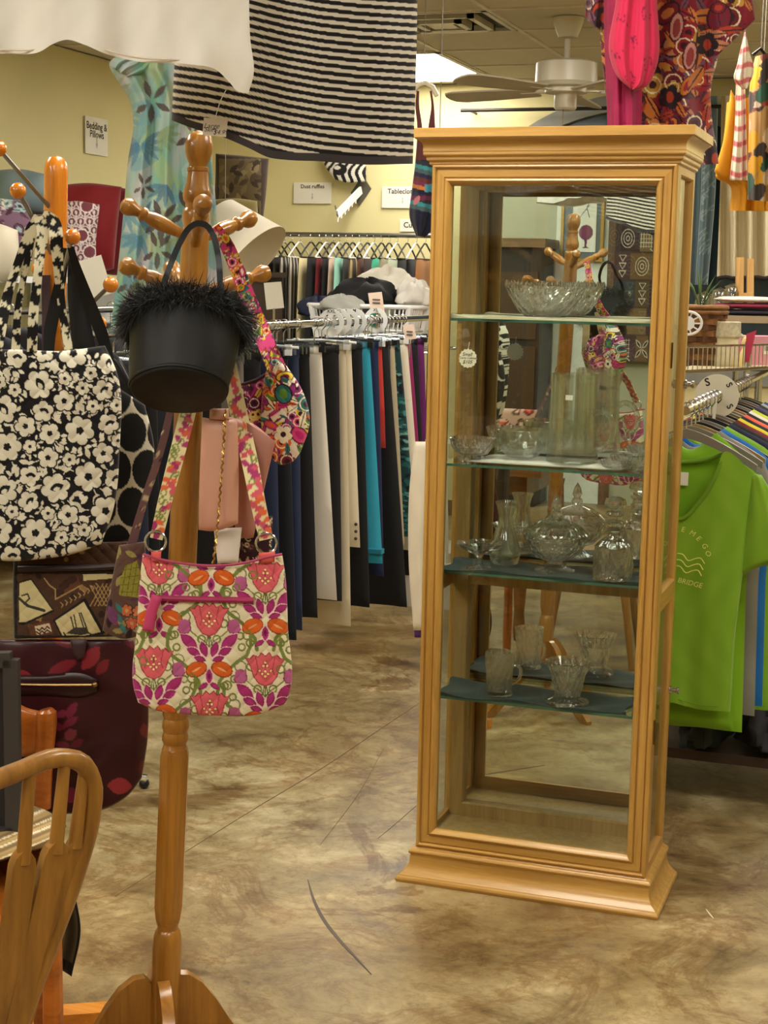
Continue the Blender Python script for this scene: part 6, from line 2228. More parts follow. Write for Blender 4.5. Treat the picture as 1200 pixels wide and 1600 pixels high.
def heap(name, label, c, rx, ry, rz, col, seed, group=None, cat='clothes'):
    r = np.random.RandomState(seed)
    n, m = 30, 20
    V, F = [], []
    ph = r.uniform(0, 6, 6)
    for i in range(m + 1):
        t = math.pi * i / m
        for k in range(n):
            q = 2 * math.pi * k / n
            w = 1 + .12 * math.sin(3 * q + ph[0] + 2 * t) + .10 * math.sin(5 * q - 3 * t + ph[1]) + .07 * math.sin(9 * q + 5 * t + ph[2])
            z = math.cos(t)
            V.append((c[0] + rx * math.sin(t) * math.cos(q) * w, c[1] + ry * math.sin(t) * math.sin(q) * w, c[2] + (rz * z * w if z > 0 else .35 * rz * z)))
    for i in range(m):
        for k in range(n):
            l = (k + 1) % n
            F.append((i * n + k, (i + 1) * n + k, (i + 1) * n + l, i * n + l))
    o = mesh_obj(name, V, F, M('heap_' + name + str(seed), col, .85, var=.1, vscale=12), None, None, 60)
    return tag(o, label, cat, group)


G_ = 'clothes heaped in the laundry basket'
heap('crumpled_sweater', 'black crumpled sweater heaped in the laundry basket', bc + np.array([-.02, 0, bz1 - bc[2] + .03]), .20, .13, .10, (20, 19, 22), 1, G_)
heap('crumpled_shirt', 'white crumpled shirt at the back of the basket heap', bc + np.array([.05, .12, bz1 - bc[2] + .06]), .17, .09, .13, (226, 220, 204), 2, G_)
heap('crumpled_cloth', 'white bundle at the right end of the basket heap', bc + np.array([.24, -.02, bz1 - bc[2] + .03]), .10, .12, .10, (222, 216, 206), 3, G_)
heap('grey_cloth', 'pale grey cloth hanging over the basket front', bc + np.array([-.10, -.2, bz1 - bc[2] - .01]), .12, .05, .06, (172, 172, 162), 4, G_)
heap('navy_cloth', 'navy cloth bundle at the left end of the basket', bc + np.array([-.27, -.08, bz1 - bc[2] - .04]), .10, .08, .08, (30, 34, 60), 5, G_)
ws = thing('wire_shelf', (bc[0], bc[1], 0), 'wire shelf stand carrying the laundry basket', 'shelf')
for k in range(15):
    x = bc[0] - .42 + .06 * k
    MB().tube([(x, bc[1] - .3, bz0 - .006), (x, bc[1] + .3, bz0 - .006)], .004, 6).build('wire', CHROME, ws)
for y in (-.3, .3):
    MB().tube([(bc[0] - .42, bc[1] + y, bz0 - .014), (bc[0] + .42, bc[1] + y, bz0 - .014)], .006, 8).build('side_rod', CHROME, ws)
    for x in (-.42, .42):
        MB().tube([(bc[0] + x, bc[1] + y, 0), (bc[0] + x, bc[1] + y, bz0 + .03)], .012, 10).build('leg', CHROME, ws)

# white trousers beside the cabinet and a box below the rail
wp = thing('white_jeans', at(656, 1000, 4.75), 'white jeans hanging close behind the left edge of the cabinet', 'jeans')
patch('garment', [(648, 690), (640, 760), (638, 860), (646, 985)], [(700, 690), (700, 780), (700, 880), (690, 985)], cam_map(4.75), .03, SMOOTHCLOTH, colfn=plain((224, 214, 192), 5), relief=folds(.012, 8), nu=20, nv=40, parent=wp)
patch('purple_lining', [(646, 965), (648, 996)], [(690, 965), (690, 996)], cam_map(4.77), .012, M('purple_cloth', (92, 50, 140), .8), nu=5, nv=5, parent=wp)
hgw = thing('coat_hanger', at(675, 690, 4.75), 'white clip hanger holding the white jeans behind the cabinet', 'hanger')
hw = at(675, 690, 4.75)
MB().bar(hw - rt * .02, hw + rt * .1, .008, .012).build('hanger_bar', WHITEPL, hgw)
MB().tube([hw, np.array([hw[0], hw[1], CEIL])], .0015, 5).build('hanging_wire', STEEL, hgw)
bxp = atz(622, 946, 0)
wbx = thing('white_box', bxp, 'white cardboard box on the floor at the far end of the trouser rail', 'box')
MB().box((bxp[0] - .02, bxp[1], 0), (bxp[0] + .4, bxp[1] + .35, .26)).build('box_body', M('white_card_box', (206, 200, 190), .7), wbx, smooth=0)
MB().box((bxp[0] - .025, bxp[1] - .006, .22), (bxp[0] + .405, bxp[1] + .356, .27)).build('lid', M('white_card_box', (206, 200, 190), .7), wbx, smooth=0)


# ================================================================== RIGHT: T-SHIRT RAIL, SHELF AND WINDOW
TX, TZ, TY = -.605, 1.195, 4.20
rail_frame('clothes_rail', 'chrome rail of T-shirts running back beside the cabinet', (TX, TY - .02, TZ), (TX, 7.0, TZ), back=1.85, rad=.0125)
LIME = (126, 170, 38)
tee = thing('lime_tshirt', aty(1064, 1140, TY), 'lime green V-neck T-shirt lettered about a bridge at the front of the rail', 'T-shirt')
YT = ymap(TY)
TCOL = plain(LIME, 5)
CXP = 1063


def mir(p):
    return [(2 * CXP - a, b) for a, b in p]


Rt = [(1180, 742), (1172, 800), (1160, 900), (1148, 1000), (1143, 1080), (1141, 1112)]
patch('shirt_front', mir(Rt), Rt, YT, .035, SMOOTHCLOTH, T=[(946, 742), (994, 706), (1012, 752), (1036, 790), (1063, 812), (1092, 786), (1116, 748), (1132, 706), (1180, 742)], B=[(985, 1098), (1040, 1096), (1090, 1108), (1141, 1112)],
      colfn=TCOL, relief=folds(.007, 10, .8, .6), nu=70, nv=90, parent=tee, closed_ends=False)
patch('shirt_back', [(990, 712), (985, 900), (980, 1110)], [(1136, 712), (1146, 900), (1146, 1140)], ymap(TY + .05), .008, SMOOTHCLOTH, T=[(990, 712), (1030, 722), (1063, 724), (1100, 722), (1136, 712)], B=[(980, 1110), (1063, 1130), (1146, 1142)], colfn=plain((124, 176, 28), 4), nu=30, nv=40, parent=tee)
for sg in (1, -1):
    P = [(1172, 738), (1160, 820), (1150, 905)], [(1190, 742), (1240, 830), (1262, 905)]
    Lq, Rq = (P[0], P[1]) if sg > 0 else (mir(P[1]), mir(P[0]))
    patch('sleeve', Lq, Rq, ymap(TY + .005), .035, SMOOTHCLOTH, B=([(1150, 905), (1195, 884), (1262, 905)] if sg > 0 else mir([(1150, 905), (1195, 884), (1262, 905)])[::-1]), colfn=TCOL, relief=folds(.006, 8), nu=30, nv=30, parent=tee)


def ytube(name, pts, r, mat, parent, n=40):
    P = poly_at(np.array(pts, float), np.linspace(0, 1, n))
    return MB().tube(aty(P[:, 0], P[:, 1], P[:, 2]), r, 8).build(name, mat, parent)


LM2 = M('lime_rib', (106, 148, 26), .85)
ytube('collar', [(994, 708, TY - .02), (1012, 752, TY - .034), (1036, 790, TY - .036), (1063, 811, TY - .037), (1092, 786, TY - .036), (1116, 748, TY - .034), (1132, 708, TY - .02)], .006, LM2, tee)
ytube('back_collar', [(992, 708, TY + .03), (1030, 719, TY + .035), (1063, 722, TY + .036), (1100, 719, TY + .035), (1134, 708, TY + .03)], .006, LM2, tee)
MB().obox(aty(1066, 748, TY + .036), (.016, 0, 0), (0, .001, 0), (0, 0, .018)).build('neck_label', PAPER, tee, smooth=0)
ytube('hem_seam', [(990, 1090, TY - .03), (1040, 1089, TY - .036), (1090, 1101, TY - .036), (1138, 1105, TY - .025)], .0012, LM2, tee)
CRM = M('cream_lettering', (226, 224, 120), .8, var=.02)
YTX = TY - .0475
arc_c = (1060, 882)
for ch_, ang, rr in (('D', -78, 52), ('O', -66, 52), ('N', -54, 52), ('T', -43, 52), ('M', -29, 53), ('A', -16, 54), ('K', -4, 55), ('E', 8, 55), ('M', 26, 54), ('E', 40, 53), ('G', 57, 53), ('O', 71, 53)):
    a = math.radians(ang)
    px, py = arc_c[0] + rr * math.sin(a) * .92, arc_c[1] - rr * math.cos(a)
    xd = np.array([math.cos(a), 0, -math.sin(a)])
    ud = np.array([math.sin(a), 0, math.cos(a)])
    text('lettering', ch_, .0195, aty(px, py, YTX), xd, ud, CRM, tee, .12)
text('lettering', 'BRIDGE', .0195, aty(1078, 911, YTX), np.array([.985, 0, -.17]), np.array([.17, 0, .985]), CRM, tee, .12)
for k in range(3):
    pts = [(1024 - k * 2, 868 + k * 9.5 - 6, YTX), (1038 - k * 2, 875 + k * 9.5, YTX), (1056 - k * 2, 865 + k * 9.5, YTX), (1066 - k * 2, 866 + k * 9.5, YTX), (1076 - k * 2, 876 + k * 9.5, YTX), (1086 - k * 2, 873 + k * 9.5, YTX), (1094 - k * 2, 872 + k * 9.5, YTX), (1101 - k * 2.5, 881 + k * 9.5, YTX)]
    ytube('wave', pts, .0013, CRM, tee)


def shoulder_hanger(y, mat, label, group, half=.2):
    t = thing('shirt_hanger', (TX, y, TZ), label, 'hanger', group)
    c = np.array([TX, y, TZ - .055])
    R = []
    for u in np.linspace(-1, 1, 21):
        p = c + np.array([u * half, 0, -.005 - .085 * abs(u) ** 1.35])
        w = .016 - .004 * abs(u)
        R.append([p + np.array([0, -.006, -w]), p + np.array([0, .006, -w]), p + np.array([0, .006, w * .6]), p + np.array([0, -.006, w * .6])])
    MB().rings(R).build('hanger_arms', mat, t)
    MB().tube([c, c + np.array([0, 0, .03])] + [np.array([TX, y, TZ]) + np.array([.02 * math.cos(q), 0, .02 * math.sin(q)]) for q in np.linspace(-1.0, math.pi, 8)], .0022, 6).build('hanger_hook', CHROME, t)


shoulder_hanger(TY + .02, GREYPL, 'grey plastic hanger inside the lettered lime T-shirt', 'shirt hangers', .19)
TS = [((130, 182, 30), 'second lime T-shirt hanging just behind the lettered one', -.03), ((140, 138, 130), 'heather grey T-shirt behind the lime ones', .0), ((24, 110, 186), 'bright blue T-shirt right behind the grey one', .01), ((128, 180, 40), 'yellow green T-shirt behind the bright blue one', -.02),
      ((26, 30, 60), 'navy T-shirt on the T-shirt rail', 0), ((18, 18, 20), 'black T-shirt behind the navy one', -.02), ((120, 28, 34), 'brick red T-shirt on the T-shirt rail', .02), ((224, 204, 40), 'lemon yellow T-shirt on the T-shirt rail', .04),
      ((20, 20, 22), 'black T-shirt behind the lemon yellow one', 0), ((224, 96, 70), 'coral T-shirt on the T-shirt rail', .02), ((30, 28, 34), 'charcoal T-shirt behind the coral one', 0), ((230, 222, 206), 'white T-shirt on the T-shirt rail', 0),
      ((196, 206, 50), 'chartreuse T-shirt on the T-shirt rail', .02), ((24, 24, 28), 'black T-shirt behind the chartreuse one', 0), ((70, 60, 96), 'plum T-shirt on the T-shirt rail', 0), ((26, 26, 30), 'black T-shirt near the far end of the T-shirt rail', 0),
      ((150, 150, 146), 'silver grey T-shirt near the far end of the T-shirt rail', 0), ((32, 60, 110), 'denim blue T-shirt near the far end of the T-shirt rail', 0)]
HM = [GREYPL, M('tan_hanger', (150, 122, 80), .4), BLACKPL, GREYPL, BLACKPL, M('brown_hanger', (92, 70, 54), .4), GREYPL, BLACKPL, M('olive_hanger', (110, 102, 60), .4)]
HN = ['grey', 'tan', 'black', 'grey', 'black', 'brown', 'grey', 'black', 'olive']
for i, (colr, words, dz) in enumerate(TS):
    y = TY + .10 + .075 * i + (.02 if i > 3 else 0)
    zs, zb = TZ - .085, .335 + dz
    t = thing('hanging_tshirt', (TX, y, zb), words, 'T-shirt', 'T-shirts on the chrome rail')
    hw_ = [.160, .185, .198, .208][i] if i < 4 else .215
    patch('shirt_body', [(TX - .07, zs + .02), (TX - hw_, zs - .06), (TX - hw_ - .01, zs - .4), (TX - hw_ - .02, zb)], [(TX + .07, zs + .02), (TX + hw_, zs - .06), (TX + hw_ + .01, zs - .4), (TX + hw_ + .02, zb)], xz_map(y), .022, SMOOTHCLOTH,
          T=[(TX - .07, zs + .02), (TX, zs - .03), (TX + .07, zs + .02)], colfn=plain(colr, 5, i), relief=folds(.005, 9, .7, i), nu=16, nv=24, parent=t)
    for sg in (-1, 1):
        L1, R1 = [(TX + sg * (hw_ - .05), zs - .04), (TX + sg * (hw_ - .01), zs - .26)], [(TX + sg * (hw_ + .01), zs - .065), (TX + sg * (hw_ + .085), zs - .235)]
        patch('sleeve', L1 if sg > 0 else R1, R1 if sg > 0 else L1, xz_map(y), .02, SMOOTHCLOTH, colfn=plain(colr, 4, i), nu=8, nv=10, parent=t)
    shoulder_hanger(y + .012, HM[i % 9], HN[i % 9] + ' plastic hanger inside the ' + words, 'shirt hangers', .195)
# dark folded things on the floor under the shirts
for k, (px, py, colr, words) in enumerate(((1100, 1168, (30, 38, 40), 'dark green folded trousers under the lime shirt'), (1196, 1160, (24, 20, 24), 'black folded trousers under the blue shirt'))):
    p = at(px, py, 4.6)
    heap('folded_trousers', words, np.array([p[0], p[1], .20]), .075, .2, .09, colr, 20 + k, 'folded trousers under the T-shirts')
lo = thing('low_bench', np.array([*at(1130, 1180, 4.75)[:2], 0]), 'low dark bench under the T-shirts', 'bench')
lc = at(1130, 1180, 4.75)
MB().box((lc[0] - .32, lc[1] - .28, .13), (lc[0] + .32, lc[1] + .32, .16)).build('top', M('dark_brown_board', (54, 38, 28), .5), lo, smooth=0)
for i in (-1, 1):
    for j in (-1, 1):
        MB().box((lc[0] + i * .28 - .02, lc[1] + .02 + j * .26 - .02, 0), (lc[0] + i * .28 + .02, lc[1] + .02 + j * .26 + .02, .13)).build('leg', MATS['dark_brown_board'], lo, smooth=0)
# round size divider with S
y = TY + .62
dz_ = thing('size_disc', (TX, y, TZ), 'white round size divider marked S on the T-shirt rail', 'size disc')
A = [[(TX + r * math.cos(q), y + o, TZ + r * math.sin(q)) for q in np.linspace(0, 2 * math.pi, 41)[:-1]] for r, o in ((.018, -.0015), (.066, -.0015), (.066, .0015), (.018, .0015))]
MB().rings(A, closed=True).build('disc', M('disc_cream', (214, 206, 180), .5), dz_)
text('lettering', "S", .035, (TX - .03, y - .003, TZ + .04), (.9, 0, .3), (-.3, 0, .9), INK, dz_, bold=.02)
for a, b in ((.035, .035), (.04, -.03)):
    text('lettering', 'S', .028, (TX + a, y - .003, TZ + b), (.5, 0, -.8), (.8, 0, .5), INK, dz_, bold=.02)
patch('size_strip', [(1116, 620), (1112, 662)], [(1121, 620), (1117, 664)], cam_map(4.62), .001, PAPER, nu=3, nv=3, parent=dz_, prof='x')

# wire basket shelf with goods behind the rail
gz = 1.228
gA, gB, gC, gD = [np.array([*at(px, 560, d_)[:2], gz]) for px, d_ in ((990, 5.22), (1168, 5.72), (1330, 6.4), (1150, 6.6))]
gs = thing('wire_rack', np.array([*((gA + gC)[:2] / 2), 0]), 'chrome wire shelf rack behind the T-shirt rail', 'shelf')
up3 = np.array([0, 0, 1.0])
mb = MB()
mb.add([gA, gB, gC, gD] + [q - up3 * .005 for q in (gA, gB, gC, gD)], [(0, 1, 2, 3), (7, 6, 5, 4), (0, 4, 5, 1), (1, 5, 6, 2), (2, 6, 7, 3), (3, 7, 4, 0)])
mb.build('shelf_board', M('shelf_beige', (176, 160, 126), .6), gs, smooth=0)
for q in (gA, gB, gC, gD):
    q2 = q + ((gA + gB + gC + gD) / 4 - q) * (.14 if q is gB else 0)
    MB().tube([q2 * np.array([1, 1, 0]), q2 + up3 * .1], .011, 10).build('post', CHROME, gs)
for p, q, n_ in ((gA, gB, 24), (gB, gC, 30)):
    for z in (.004, .088):
        MB().tube([p + up3 * z, q + up3 * z], .0042, 8).build('lip_rod', CHROME, gs)
    for k in range(n_ + 1):
        w_ = p + (q - p) * k / n_
        MB().tube([w_ + up3 * .004, w_ + up3 * .088], .0021, 5).build('lip_wire', CHROME, gs)


def on_shelf(px, d_):
    return np.array([*at(px, 545, d_)[:2], gz])


# woven basket
wbk = on_shelf(1092, 6.0)
wv = thing('woven_basket', wbk, 'brown woven splint basket on the wire rack beside the cabinet', 'basket')
WK = M('basket_splint', (128, 84, 36), .6, var=.3, vscale=40)
WK2 = M('basket_splint_dark', (92, 54, 20), .6, var=.3, vscale=40)
for j in range(9):
    z0 = wbk[2] + .022 * j
    r0 = .074 + .0022 * j
    R = []
    n = 44
    for o, z in ((-.004, z0), (-.004, z0 + .021), (.003, z0 + .021), (.003, z0)):
        R.append([wbk * np.array([1, 1, 0]) + np.array([math.cos(q), math.sin(q), 0]) * (r0 + o + .0065 * math.sin(q * 9 + math.pi * (j % 2))) + up3 * z for q in np.linspace(0, 2 * math.pi, n + 1)[:-1]])
    MB().rings(R, closed=True).build('splint', WK if j % 2 else WK2, wv)
for z, r in ((.20, .098), (.218, .098)):
    MB().tube([wbk + np.array([r * math.cos(q), r * math.sin(q), z]) for q in np.linspace(0, 2 * math.pi, 33)[:-1]], .009, 8, closed=True).build('rim', WK, wv)
# plant in the basket
for k in range(7):
    q = k * .9
    b = wbk + up3 * .2
    tip = b + np.array([.07 * math.cos(q), .05 * math.sin(q), .12 + .02 * (k % 3)])
    MB().tube([b, (b + tip) / 2 + up3 * .02, tip], [.006, .012, .001], 6, flat=.25).build('leaf', M('plant_green', (70, 104, 40), .5, var=.3), wv)
# birch bark boot vases
for k, (px, d_, words) in enumerate(((1134, 5.95, 'white birch bark mug with a plaid cuff beside the woven basket'),)):
    b = on_shelf(px, d_)
    t = thing('birch_mug', b, words, 'mug')
    MB().lathe([(.046, 0), (.048, .004), (.046, .06), (.045, .115), (.001, .116)], b, n=28).build('mug_body', M('birch_bark', (214, 204, 170), .7, var=.16, vscale=24), t)
    MB().lathe([(.048, .105), (.054, .112), (.052, .165), (.044, .168), (.043, .12)], b, n=28).build('plaid_cuff', M('plaid_cloth', (190, 180, 150), .8, var=.25, vscale=60), t)
    MB().tube([b + rt * .045 + up3 * .12, b + rt * .075 + up3 * .105, b + rt * .07 + up3 * .05, b + rt * .046 + up3 * .035], .008, 8).build('handle', MATS['birch_bark'], t)
b = on_shelf(1165, 5.86)
t = thing('small_figurine', b, 'small cream figurine between the birch mug and the pink box', 'figurine')
MB().lathe([(.018, 0), (.024, .02), (.02, .05), (.012, .075), (.017, .09), (.012, .108), (.001, .114)], b, n=16).build('body', M('cream_ceramic', (232, 208, 140), .4), t)
b = on_shelf(1195, 6.15)
t = thing('pink_box', b, 'pink cardboard box with a white barcode label on the wire rack', 'box')
MB().obox(b + up3 * .055, rt * .11, fw * .07, up3 * .055).build('box_body', M('pink_card', (222, 150, 164), .6), t, smooth=0)
MB().obox(b + up3 * .06 + rt * -.0 - fw * .0705, rt * .025, fw * .0006, up3 * .018).build('barcode_label', PAPER, t, smooth=0)
for k in range(7):
    MB().obox(b + up3 * .064 + rt * (-.016 + .0052 * k) - fw * .0718, rt * (.0009 + .0006 * (k % 2)), fw * .0003, up3 * .009).build('barcode_line', INK, t, smooth=0)
# white lattice dish standing at the back
b = at(1074, 505, 5.75)
t = thing('lattice_plate', np.array([b[0], b[1], gz]), 'white openwork plate beside the woven basket', 'plate')
MB().tube([b + .052 * (math.cos(q) * rt + math.sin(q) * upv * .8) for q in np.linspace(0, 2 * math.pi, 33)[:-1]], .005, 8, closed=True).build('rim', WHITEPL, t)
MB().lathe([(.024, 0), (.026, .004), (.001, .006)], b, -fw, n=24).build('centre', WHITEPL, t)
for k in range(10):
    q = 2 * math.pi * k / 10
    e = (math.cos(q) * rt + math.sin(q) * upv * .8)
    MB().tube([b + e * .022, b + e * .05], .003, 6).build('spoke', WHITEPL, t)
MB().tube([b - upv * .04, np.array([b[0], b[1], gz])], .004, 6).build('stand', STEEL, t)
# pink ribbon tag on the lip
t = thing('pink_tag', at(1172, 560, 5.6), 'folded bright pink tag clipped to the wire lip', 'tag')
patch('tag', [(1166, 522), (1164, 566)], [(1182, 516), (1170, 566)], cam_map(5.66), .002, M('hot_pink_card', (206, 60, 92), .6), nu=4, nv=6, parent=t)

# table by the window with folded cloth, easel and glassware
tz = float(at(1160, 492, 7.0)[2])
tc = at(1190, 490, 7.15)
tb = thing('display_table', np.array([tc[0], tc[1], 0]), 'covered table by the window behind the wire rack', 'table')
MB().obox(np.array([tc[0], tc[1], tz - .015]), rt * .5, fw * .4, up3 * .015).build('table_top', M('table_beige', (150, 130, 100), .5), tb, smooth=0)
for i in (-1, 1):
    for j in (-1, 1):
        p = np.array([tc[0], tc[1], 0]) + rt * .45 * i + fw * .35 * j
        MB().tube([p, p + up3 * (tz - .03)], .018, 10).build('leg', M('table_beige', (150, 130, 100), .5), tb)
b = np.array([*at(1168, 490, 6.9)[:2], tz])
for k, (colr, words, w_) in enumerate((((30, 24, 34), 'black folded tablecloth at the bottom of the pile by the window', .15), ((120, 30, 54), 'crimson patterned folded cloth in the pile by the window', .14), ((228, 220, 204), 'white folded cloth on top of the pile by the window', .13))):
    o = patch('folded_cloth', [(-w_, -.10), (-w_, .10)], [(w_, -.10), (w_, .10)], lambda a, c_, off, k=k: b + a[..., None] * rt + c_[..., None] * fw + (np.broadcast_to(.014 + .028 * k - off, a.shape))[..., None] * up3, .012, M('fold_%d' % k, colr, .85, var=.2, vscale=25), nu=14, nv=10)
    tag(o, words, 'cloth', 'folded cloths by the window')
for k, px in enumerate((1100, 1124, 1144)):
    b2_ = np.array([*at(px, 470, 7.2 + .06 * k)[:2], tz])
    t = thing('glass_jar', b2_, ['low clear glass jar nearest the cabinet by the window', 'middle clear glass jar of the three by the window', 'tall clear glass jar beside the little easel'][k], 'jar', 'glass jars by the window')
    MB().lathe([(.035, 0), (.04, .004), (.042, .05 + .02 * k), (.034, .075 + .02 * k), (.032, .08 + .02 * k), (.036, .05 + .02 * k), (.036, .008), (.001, .007)], b2_, n=24).build('jar_body', CLR, t)
    MB().lathe([(.036, .08 + .02 * k), (.037, .085 + .02 * k), (.01, .095 + .02 * k), (.001, .1 + .02 * k)], b2_, n=24).build('lid', CLR, t)
t = thing('wooden_easel', np.array([*at(1165, 455, 7.3)[:2], tz]), 'small plain wooden easel by the curtain', 'easel')
EW = wood('pale_pine', (214, 170, 104), (184, 136, 74), 'z', .5)
for a, b3, w_ in (((1156, 402), (1155, 478), .034), ((1172, 404), (1172, 478), .030)):
    MB().bar(at(*a, 7.3), at(*b3, 7.3), w_, .02, upd=-fw).build('easel_leg', EW, t)
MB().bar(at(1154, 462, 7.28), at(1176, 460, 7.28), .02, .02).build('easel_ledge', EW, t)


# curtains at the window
def sheer(x, y, s, v):
    p = Print(x, y, (112, 134, 142))
    r = np.random.RandomState(8)
    for k in range(26):
        cx, cy = r.uniform(1080, 1112), r.uniform(265, 440)
        p.line([(cx - 6, cy + 8), (cx, cy), (cx + 9, cy - 7)], 1.6, (160, 182, 188))
        p.leaf(cx + 3, cy + 3, 10, 3, r.uniform(0, 3), (150, 172, 178))
    p.put((s < .05) | (s > .95), (186, 204, 206))
    return p.c


t = thing('lace_panel', aty(1095, 445, 9.62), 'narrow pale blue lace panel in front of the dark window', 'curtain')
patch('lace', [(1098, 150), (1095, 300), (1086, 445)], [(1122, 150), (1118, 300), (1106, 445)], ymap(9.66), .004, SMOOTHCLOTH, colfn=sheer, relief=folds(.01, 9), nu=50, nv=160, parent=t)
t2 = thing('blue_sheer', aty(1070, 445, 9.7), 'plain slate blue sheer curtain behind the lace panel', 'curtain')
patch('sheer_cloth', [(1040, 150), (1040, 445)], [(1100, 150), (1090, 445)], ymap(9.72), .003, M('slate_sheer', (96, 116, 124), .8, var=.12), relief=folds(.012, 16), nu=40, nv=30, parent=t2)
cr = thing('cream_curtain', aty(1180, 452, 9.55), 'cream curtain with deep folds at the right of the window', 'curtain')
patch('curtain_cloth', [(1127, 150), (1125, 300), (1120, 432)], [(1330, 140), (1330, 300), (1330, 440)], ymap(9.56), .012, M('cream_drape', (226, 212, 176), .85, var=.03), relief=lambda a, b, S, V: .045 * np.sin(a * .24) + .015 * np.sin(a * .53), nu=160, nv=20, parent=cr)
px_ = []
for px in range(1122, 1330, 12):
    px_.append((px, 433 + (2 if (px // 12) % 2 else 0), 9.50))
ytube('fringe', px_, .012, M('dark_fringe', (44, 36, 34), .9), cr)
rod = thing('curtain_rod', aty(1180, 148, 9.66), 'dark curtain rod above the cream curtain', 'curtain rod')
MB().tube([(WX0 - .1, 9.66, 2.585), (WX1 + .4, 9.66, 2.585)], .011, 10).build('rod', M('dark_rod', (50, 44, 40), .4, .6), rod)
for x in (WX0 - .05, WX1 + .35):
    MB().tube([(x, 9.66, 2.585), (x, 9.83, 2.585)], .008, 8).build('bracket', M('dark_rod', (50, 44, 40), .4, .6), rod)


# ================================================================== BEHIND THE CAMERA, SEEN IN THE CABINET MIRROR
def refl(px, py, Y):
    """the real point at y = Y seen in the mirror at this place of the photograph"""
    p = aty(px, py, 2 * MY - Y)
    return np.array([p[0], Y, p[2]])


def wall_panel(name, px0, py0, px1, py1, Y, thick, mat, parent):
    a, b = refl(px0, (py0 + py1) / 2, Y), refl(px1, (py0 + py1) / 2, Y)
    z1, z0 = refl((px0 + px1) / 2, py0, Y)[2], refl((px0 + px1) / 2, py1, Y)[2]
    return MB().box((min(a[0], b[0]), Y - thick, z0), (max(a[0], b[0]), Y, z1)).build(name, mat, parent, smooth=0), (a[0], b[0], z0, z1)


YW = YF + .03
wp_ = thing('white_door', refl(900, 800, YW), 'white painted door panel seen in the mirror behind the framed picture', 'door')
wall_panel('door_panel', 864, 225, 946, 800, YW - .005, .02, M('door_white', (226, 232, 222), .5), wp_)
wall_panel('door_jamb', 945, 225, 960, 800, YW + .01, .035, wood('brown_jamb', (112, 80, 50), (80, 54, 32), 'z', .5), wp_)
fp = thing('framed_print', refl(910, 408, YW + .03), 'gold framed still life print seen in the cabinet mirror', 'picture')
_, (xa, xb, z0, z1) = wall_panel('mat_board', 882, 262, 940, 404, YW + .02, .01, M('slate_mat', (92, 104, 110), .7), fp)
GF = M('gold_frame', (176, 140, 70), .35, .6)
ym = YW + .03
for lo, hi in (((xa - .02, z0 - .02), (xa, z1 + .02)), ((xb, z0 - .02), (xb + .02, z1 + .02)), ((xa, z0 - .02), (xb, z0)), ((xa, z1), (xb, z1 + .02))):
    MB().box((lo[0], YW, lo[1]), (hi[0], ym, hi[1])).build('frame_side', GF, fp, smooth=0)


def still(x, y, s, v):
    p = Print(s * 100, v * 240, (232, 232, 222))
    p.ell(32, 60, 22, 22, (90, 130, 150))
    p.ell(26, 54, 9, 9, (170, 200, 206))
    p.line([(62, 40), (74, 70), (58, 100), (70, 130)], 3, (70, 70, 80))
    for k in range(26):
        p.ell(20 + (k * 37) % 70, 30 + (k * 53) % 110, 2.5, 2.5, (120, 124, 130))
    p.ell(58, 178, 30, 24, (116, 52, 84))
    p.poly([(52, 200), (64, 200), (62, 222), (74, 228), (42, 228), (54, 222)], (96, 40, 70))
    return p.c


pa, pb2 = refl(897, 290, YW + .024), refl(930, 394, YW + .024)
zt3 = refl(910, 275, YW + .024)[2]
patch('print', [(pa[0], zt3), (pa[0], pb2[2])], [(pb2[0], zt3), (pb2[0], pb2[2])], lambda a, b, off: np.stack([a, np.broadcast_to(YW + .024 - off, a.shape), b], -1), .001, SMOOTHCLOTH, colfn=still, nu=60, nv=110, parent=fp, prof='x')


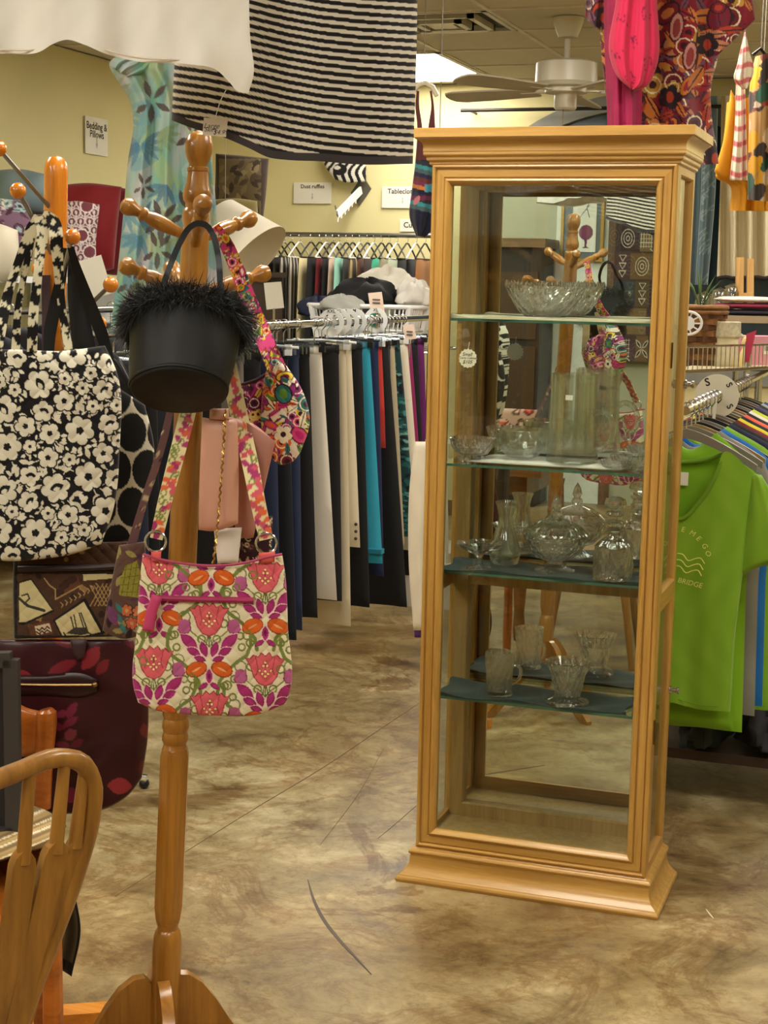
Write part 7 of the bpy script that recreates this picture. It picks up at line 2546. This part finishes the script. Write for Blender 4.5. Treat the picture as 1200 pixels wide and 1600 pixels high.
def batik(x, y, s, v):
    X, Y = s * 300, v * 640
    p = Print(X, Y, (70, 56, 44))
    r = np.random.RandomState(4)
    pal = [(74, 50, 58), (110, 84, 52), (56, 66, 74), (92, 74, 52), (62, 42, 48), (120, 98, 64)]
    W = (206, 196, 176)
    for j in range(7):
        x0_ = 6
        k = 0
        while x0_ < 296:
            w_ = [96, 70, 110, 60][(j * 3 + k) % 4]
            x1_ = min(296, x0_ + w_)
            y0_, y1_ = 6 + j * 91, 6 + (j + 1) * 91 - 5
            p.put((X > x0_) & (X < x1_ - 4) & (Y > y0_) & (Y < y1_), pal[(j * 2 + k) % 6])
            cx, cy = (x0_ + x1_) / 2 - 2, (y0_ + y1_) / 2
            kind = (j * 2 + k * 3) % 5
            if kind == 0:
                for q in (.8, 2.34, 3.94, 5.5):
                    p.leaf(cx + 22 * math.cos(q), cy + 22 * math.sin(q), 40, 15, q, W)
                    p.leaf(cx + 22 * math.cos(q), cy + 22 * math.sin(q), 30, 8, q, (60, 44, 44))
            elif kind == 1:
                for d_ in (-26, 0, 26):
                    p.line([(cx - 16, cy + d_ - 10), (cx + 16, cy + d_ - 10), (cx, cy + d_ + 10), (cx - 16, cy + d_ - 10)], 3, W)
            elif kind == 2:
                for d_ in (-24, -12, 0, 12, 24):
                    p.line([(cx + d_, cy - 30), (cx + d_, cy + 30)], 2.4, W)
                    p.line([(cx - 28, cy + d_ * 1.1), (cx + 28, cy + d_ * 1.1)], 2.4, W)
                p.line([(cx - 20, cy - 34), (cx - 30, cy - 40)], 4, W)
                p.line([(cx + 20, cy + 34), (cx + 30, cy + 40)], 4, W)
            elif kind == 3:
                for d_ in (-24, 0, 24):
                    for q in (0, 1.05, 2.1):
                        p.line([(cx + d_ - 9 * math.cos(q), cy - 9 * math.sin(q)), (cx + d_ + 9 * math.cos(q), cy + 9 * math.sin(q))], 2.4, W)
            else:
                for rr in (30, 19, 8):
                    p.ring(cx, cy, rr, 3, W)
            x0_ = x1_
            k += 1
    return p.c


ba, bb = refl(960, 420, YW + .02), refl(1062, 420, YW + .02)
zt4, zb4 = refl(1000, 262, YW + .02)[2], refl(1000, 566, YW + .02)[2]
bt = thing('batik_hanging', np.array([(ba[0] + bb[0]) / 2, YW + .02, zb4]), 'brown batik wall hanging with white motifs seen in the cabinet mirror', 'wall hanging')
patch('batik_cloth', [(ba[0], zt4), (ba[0], zb4)], [(bb[0], zt4), (bb[0], zb4)], lambda a, b, off: np.stack([a, np.broadcast_to(YW + .03 - off, a.shape), b], -1), .004, SMOOTHCLOTH, colfn=batik, nu=170, nv=330, parent=bt, prof='x')
MB().tube([(min(ba[0], bb[0]) - .04, YW + .03, zt4 + .01), (max(ba[0], bb[0]) + .04, YW + .03, zt4 + .01)], .012, 10).build('hanging_rod', MATS['brown_jamb'], bt)
# dark hutch with a brown cornice
hu = thing('dark_hutch', refl(800, 800, YW) * np.array([1, 1, 0]), 'dark hutch with a brown cornice seen in the cabinet mirror', 'hutch')
_, (xa, xb, z0, z1) = wall_panel('cornice', 740, 372, 852, 386, YW + .40, .42, wood('hutch_brown', (120, 92, 58), (92, 66, 40), 'x', .5), hu)
MB().box((min(xa, xb) + .03, YW, 0), (max(xa, xb) - .03, YW + .36, z0)).build('hutch_body', M('hutch_dark', (38, 32, 28), .5), hu, smooth=0)
for k in range(3):
    MB().box((min(xa, xb) + .05, YW + .36, .15 + .5 * k), (max(xa, xb) - .05, YW + .375, .6 + .5 * k)).build('hutch_door', M('hutch_door_brown', (70, 50, 34), .4), hu, smooth=0)
# dining table out of frame at the left, reflected low in the mirror
TW = wood('table_brown', (132, 84, 40), (92, 54, 24), 'x', .35, .5, .4)
dt = thing('dining_table', (-2.05, 1.05, 0), 'brown wooden dining table left of the camera, seen only in the cabinet mirror', 'table')
MB().box((-2.7, .65, .72), (-1.5, 1.5, .755)).build('table_top', TW, dt, smooth=0)
MB().box((-2.62, .73, .63), (-1.58, 1.42, .72)).build('apron', TW, dt, smooth=0)
for x in (-2.60, -1.60):
    for y in (.75, 1.40):
        MB().lathe([(.02, 0), (.028, .05), (.022, .12), (.034, .3), (.036, .5), (.03, .6), (.036, .63)], (x, y, 0), n=16).build('leg', TW, dt)
patch_ = thing('floral_cushion', (-1.80, 1.12, .757), 'red floral cushion on the dining table seen in the cabinet mirror', 'cushion')
patch('cover', [(-2.03, .98), (-2.04, .76)], [(-1.60, .98), (-1.58, .76)], xz_map(1.2), .07, SMOOTHCLOTH, colfn=lambda x, y, s, v: paisley([(190, 40, 60), (226, 190, 170), (150, 30, 50), (220, 100, 60), (110, 90, 50)], 60, 0, 100, 0, 60, 5, 4, 9, (200, 160, 140))(s * 100, v * 60), nu=60, nv=40, parent=patch_, prof='pillow')
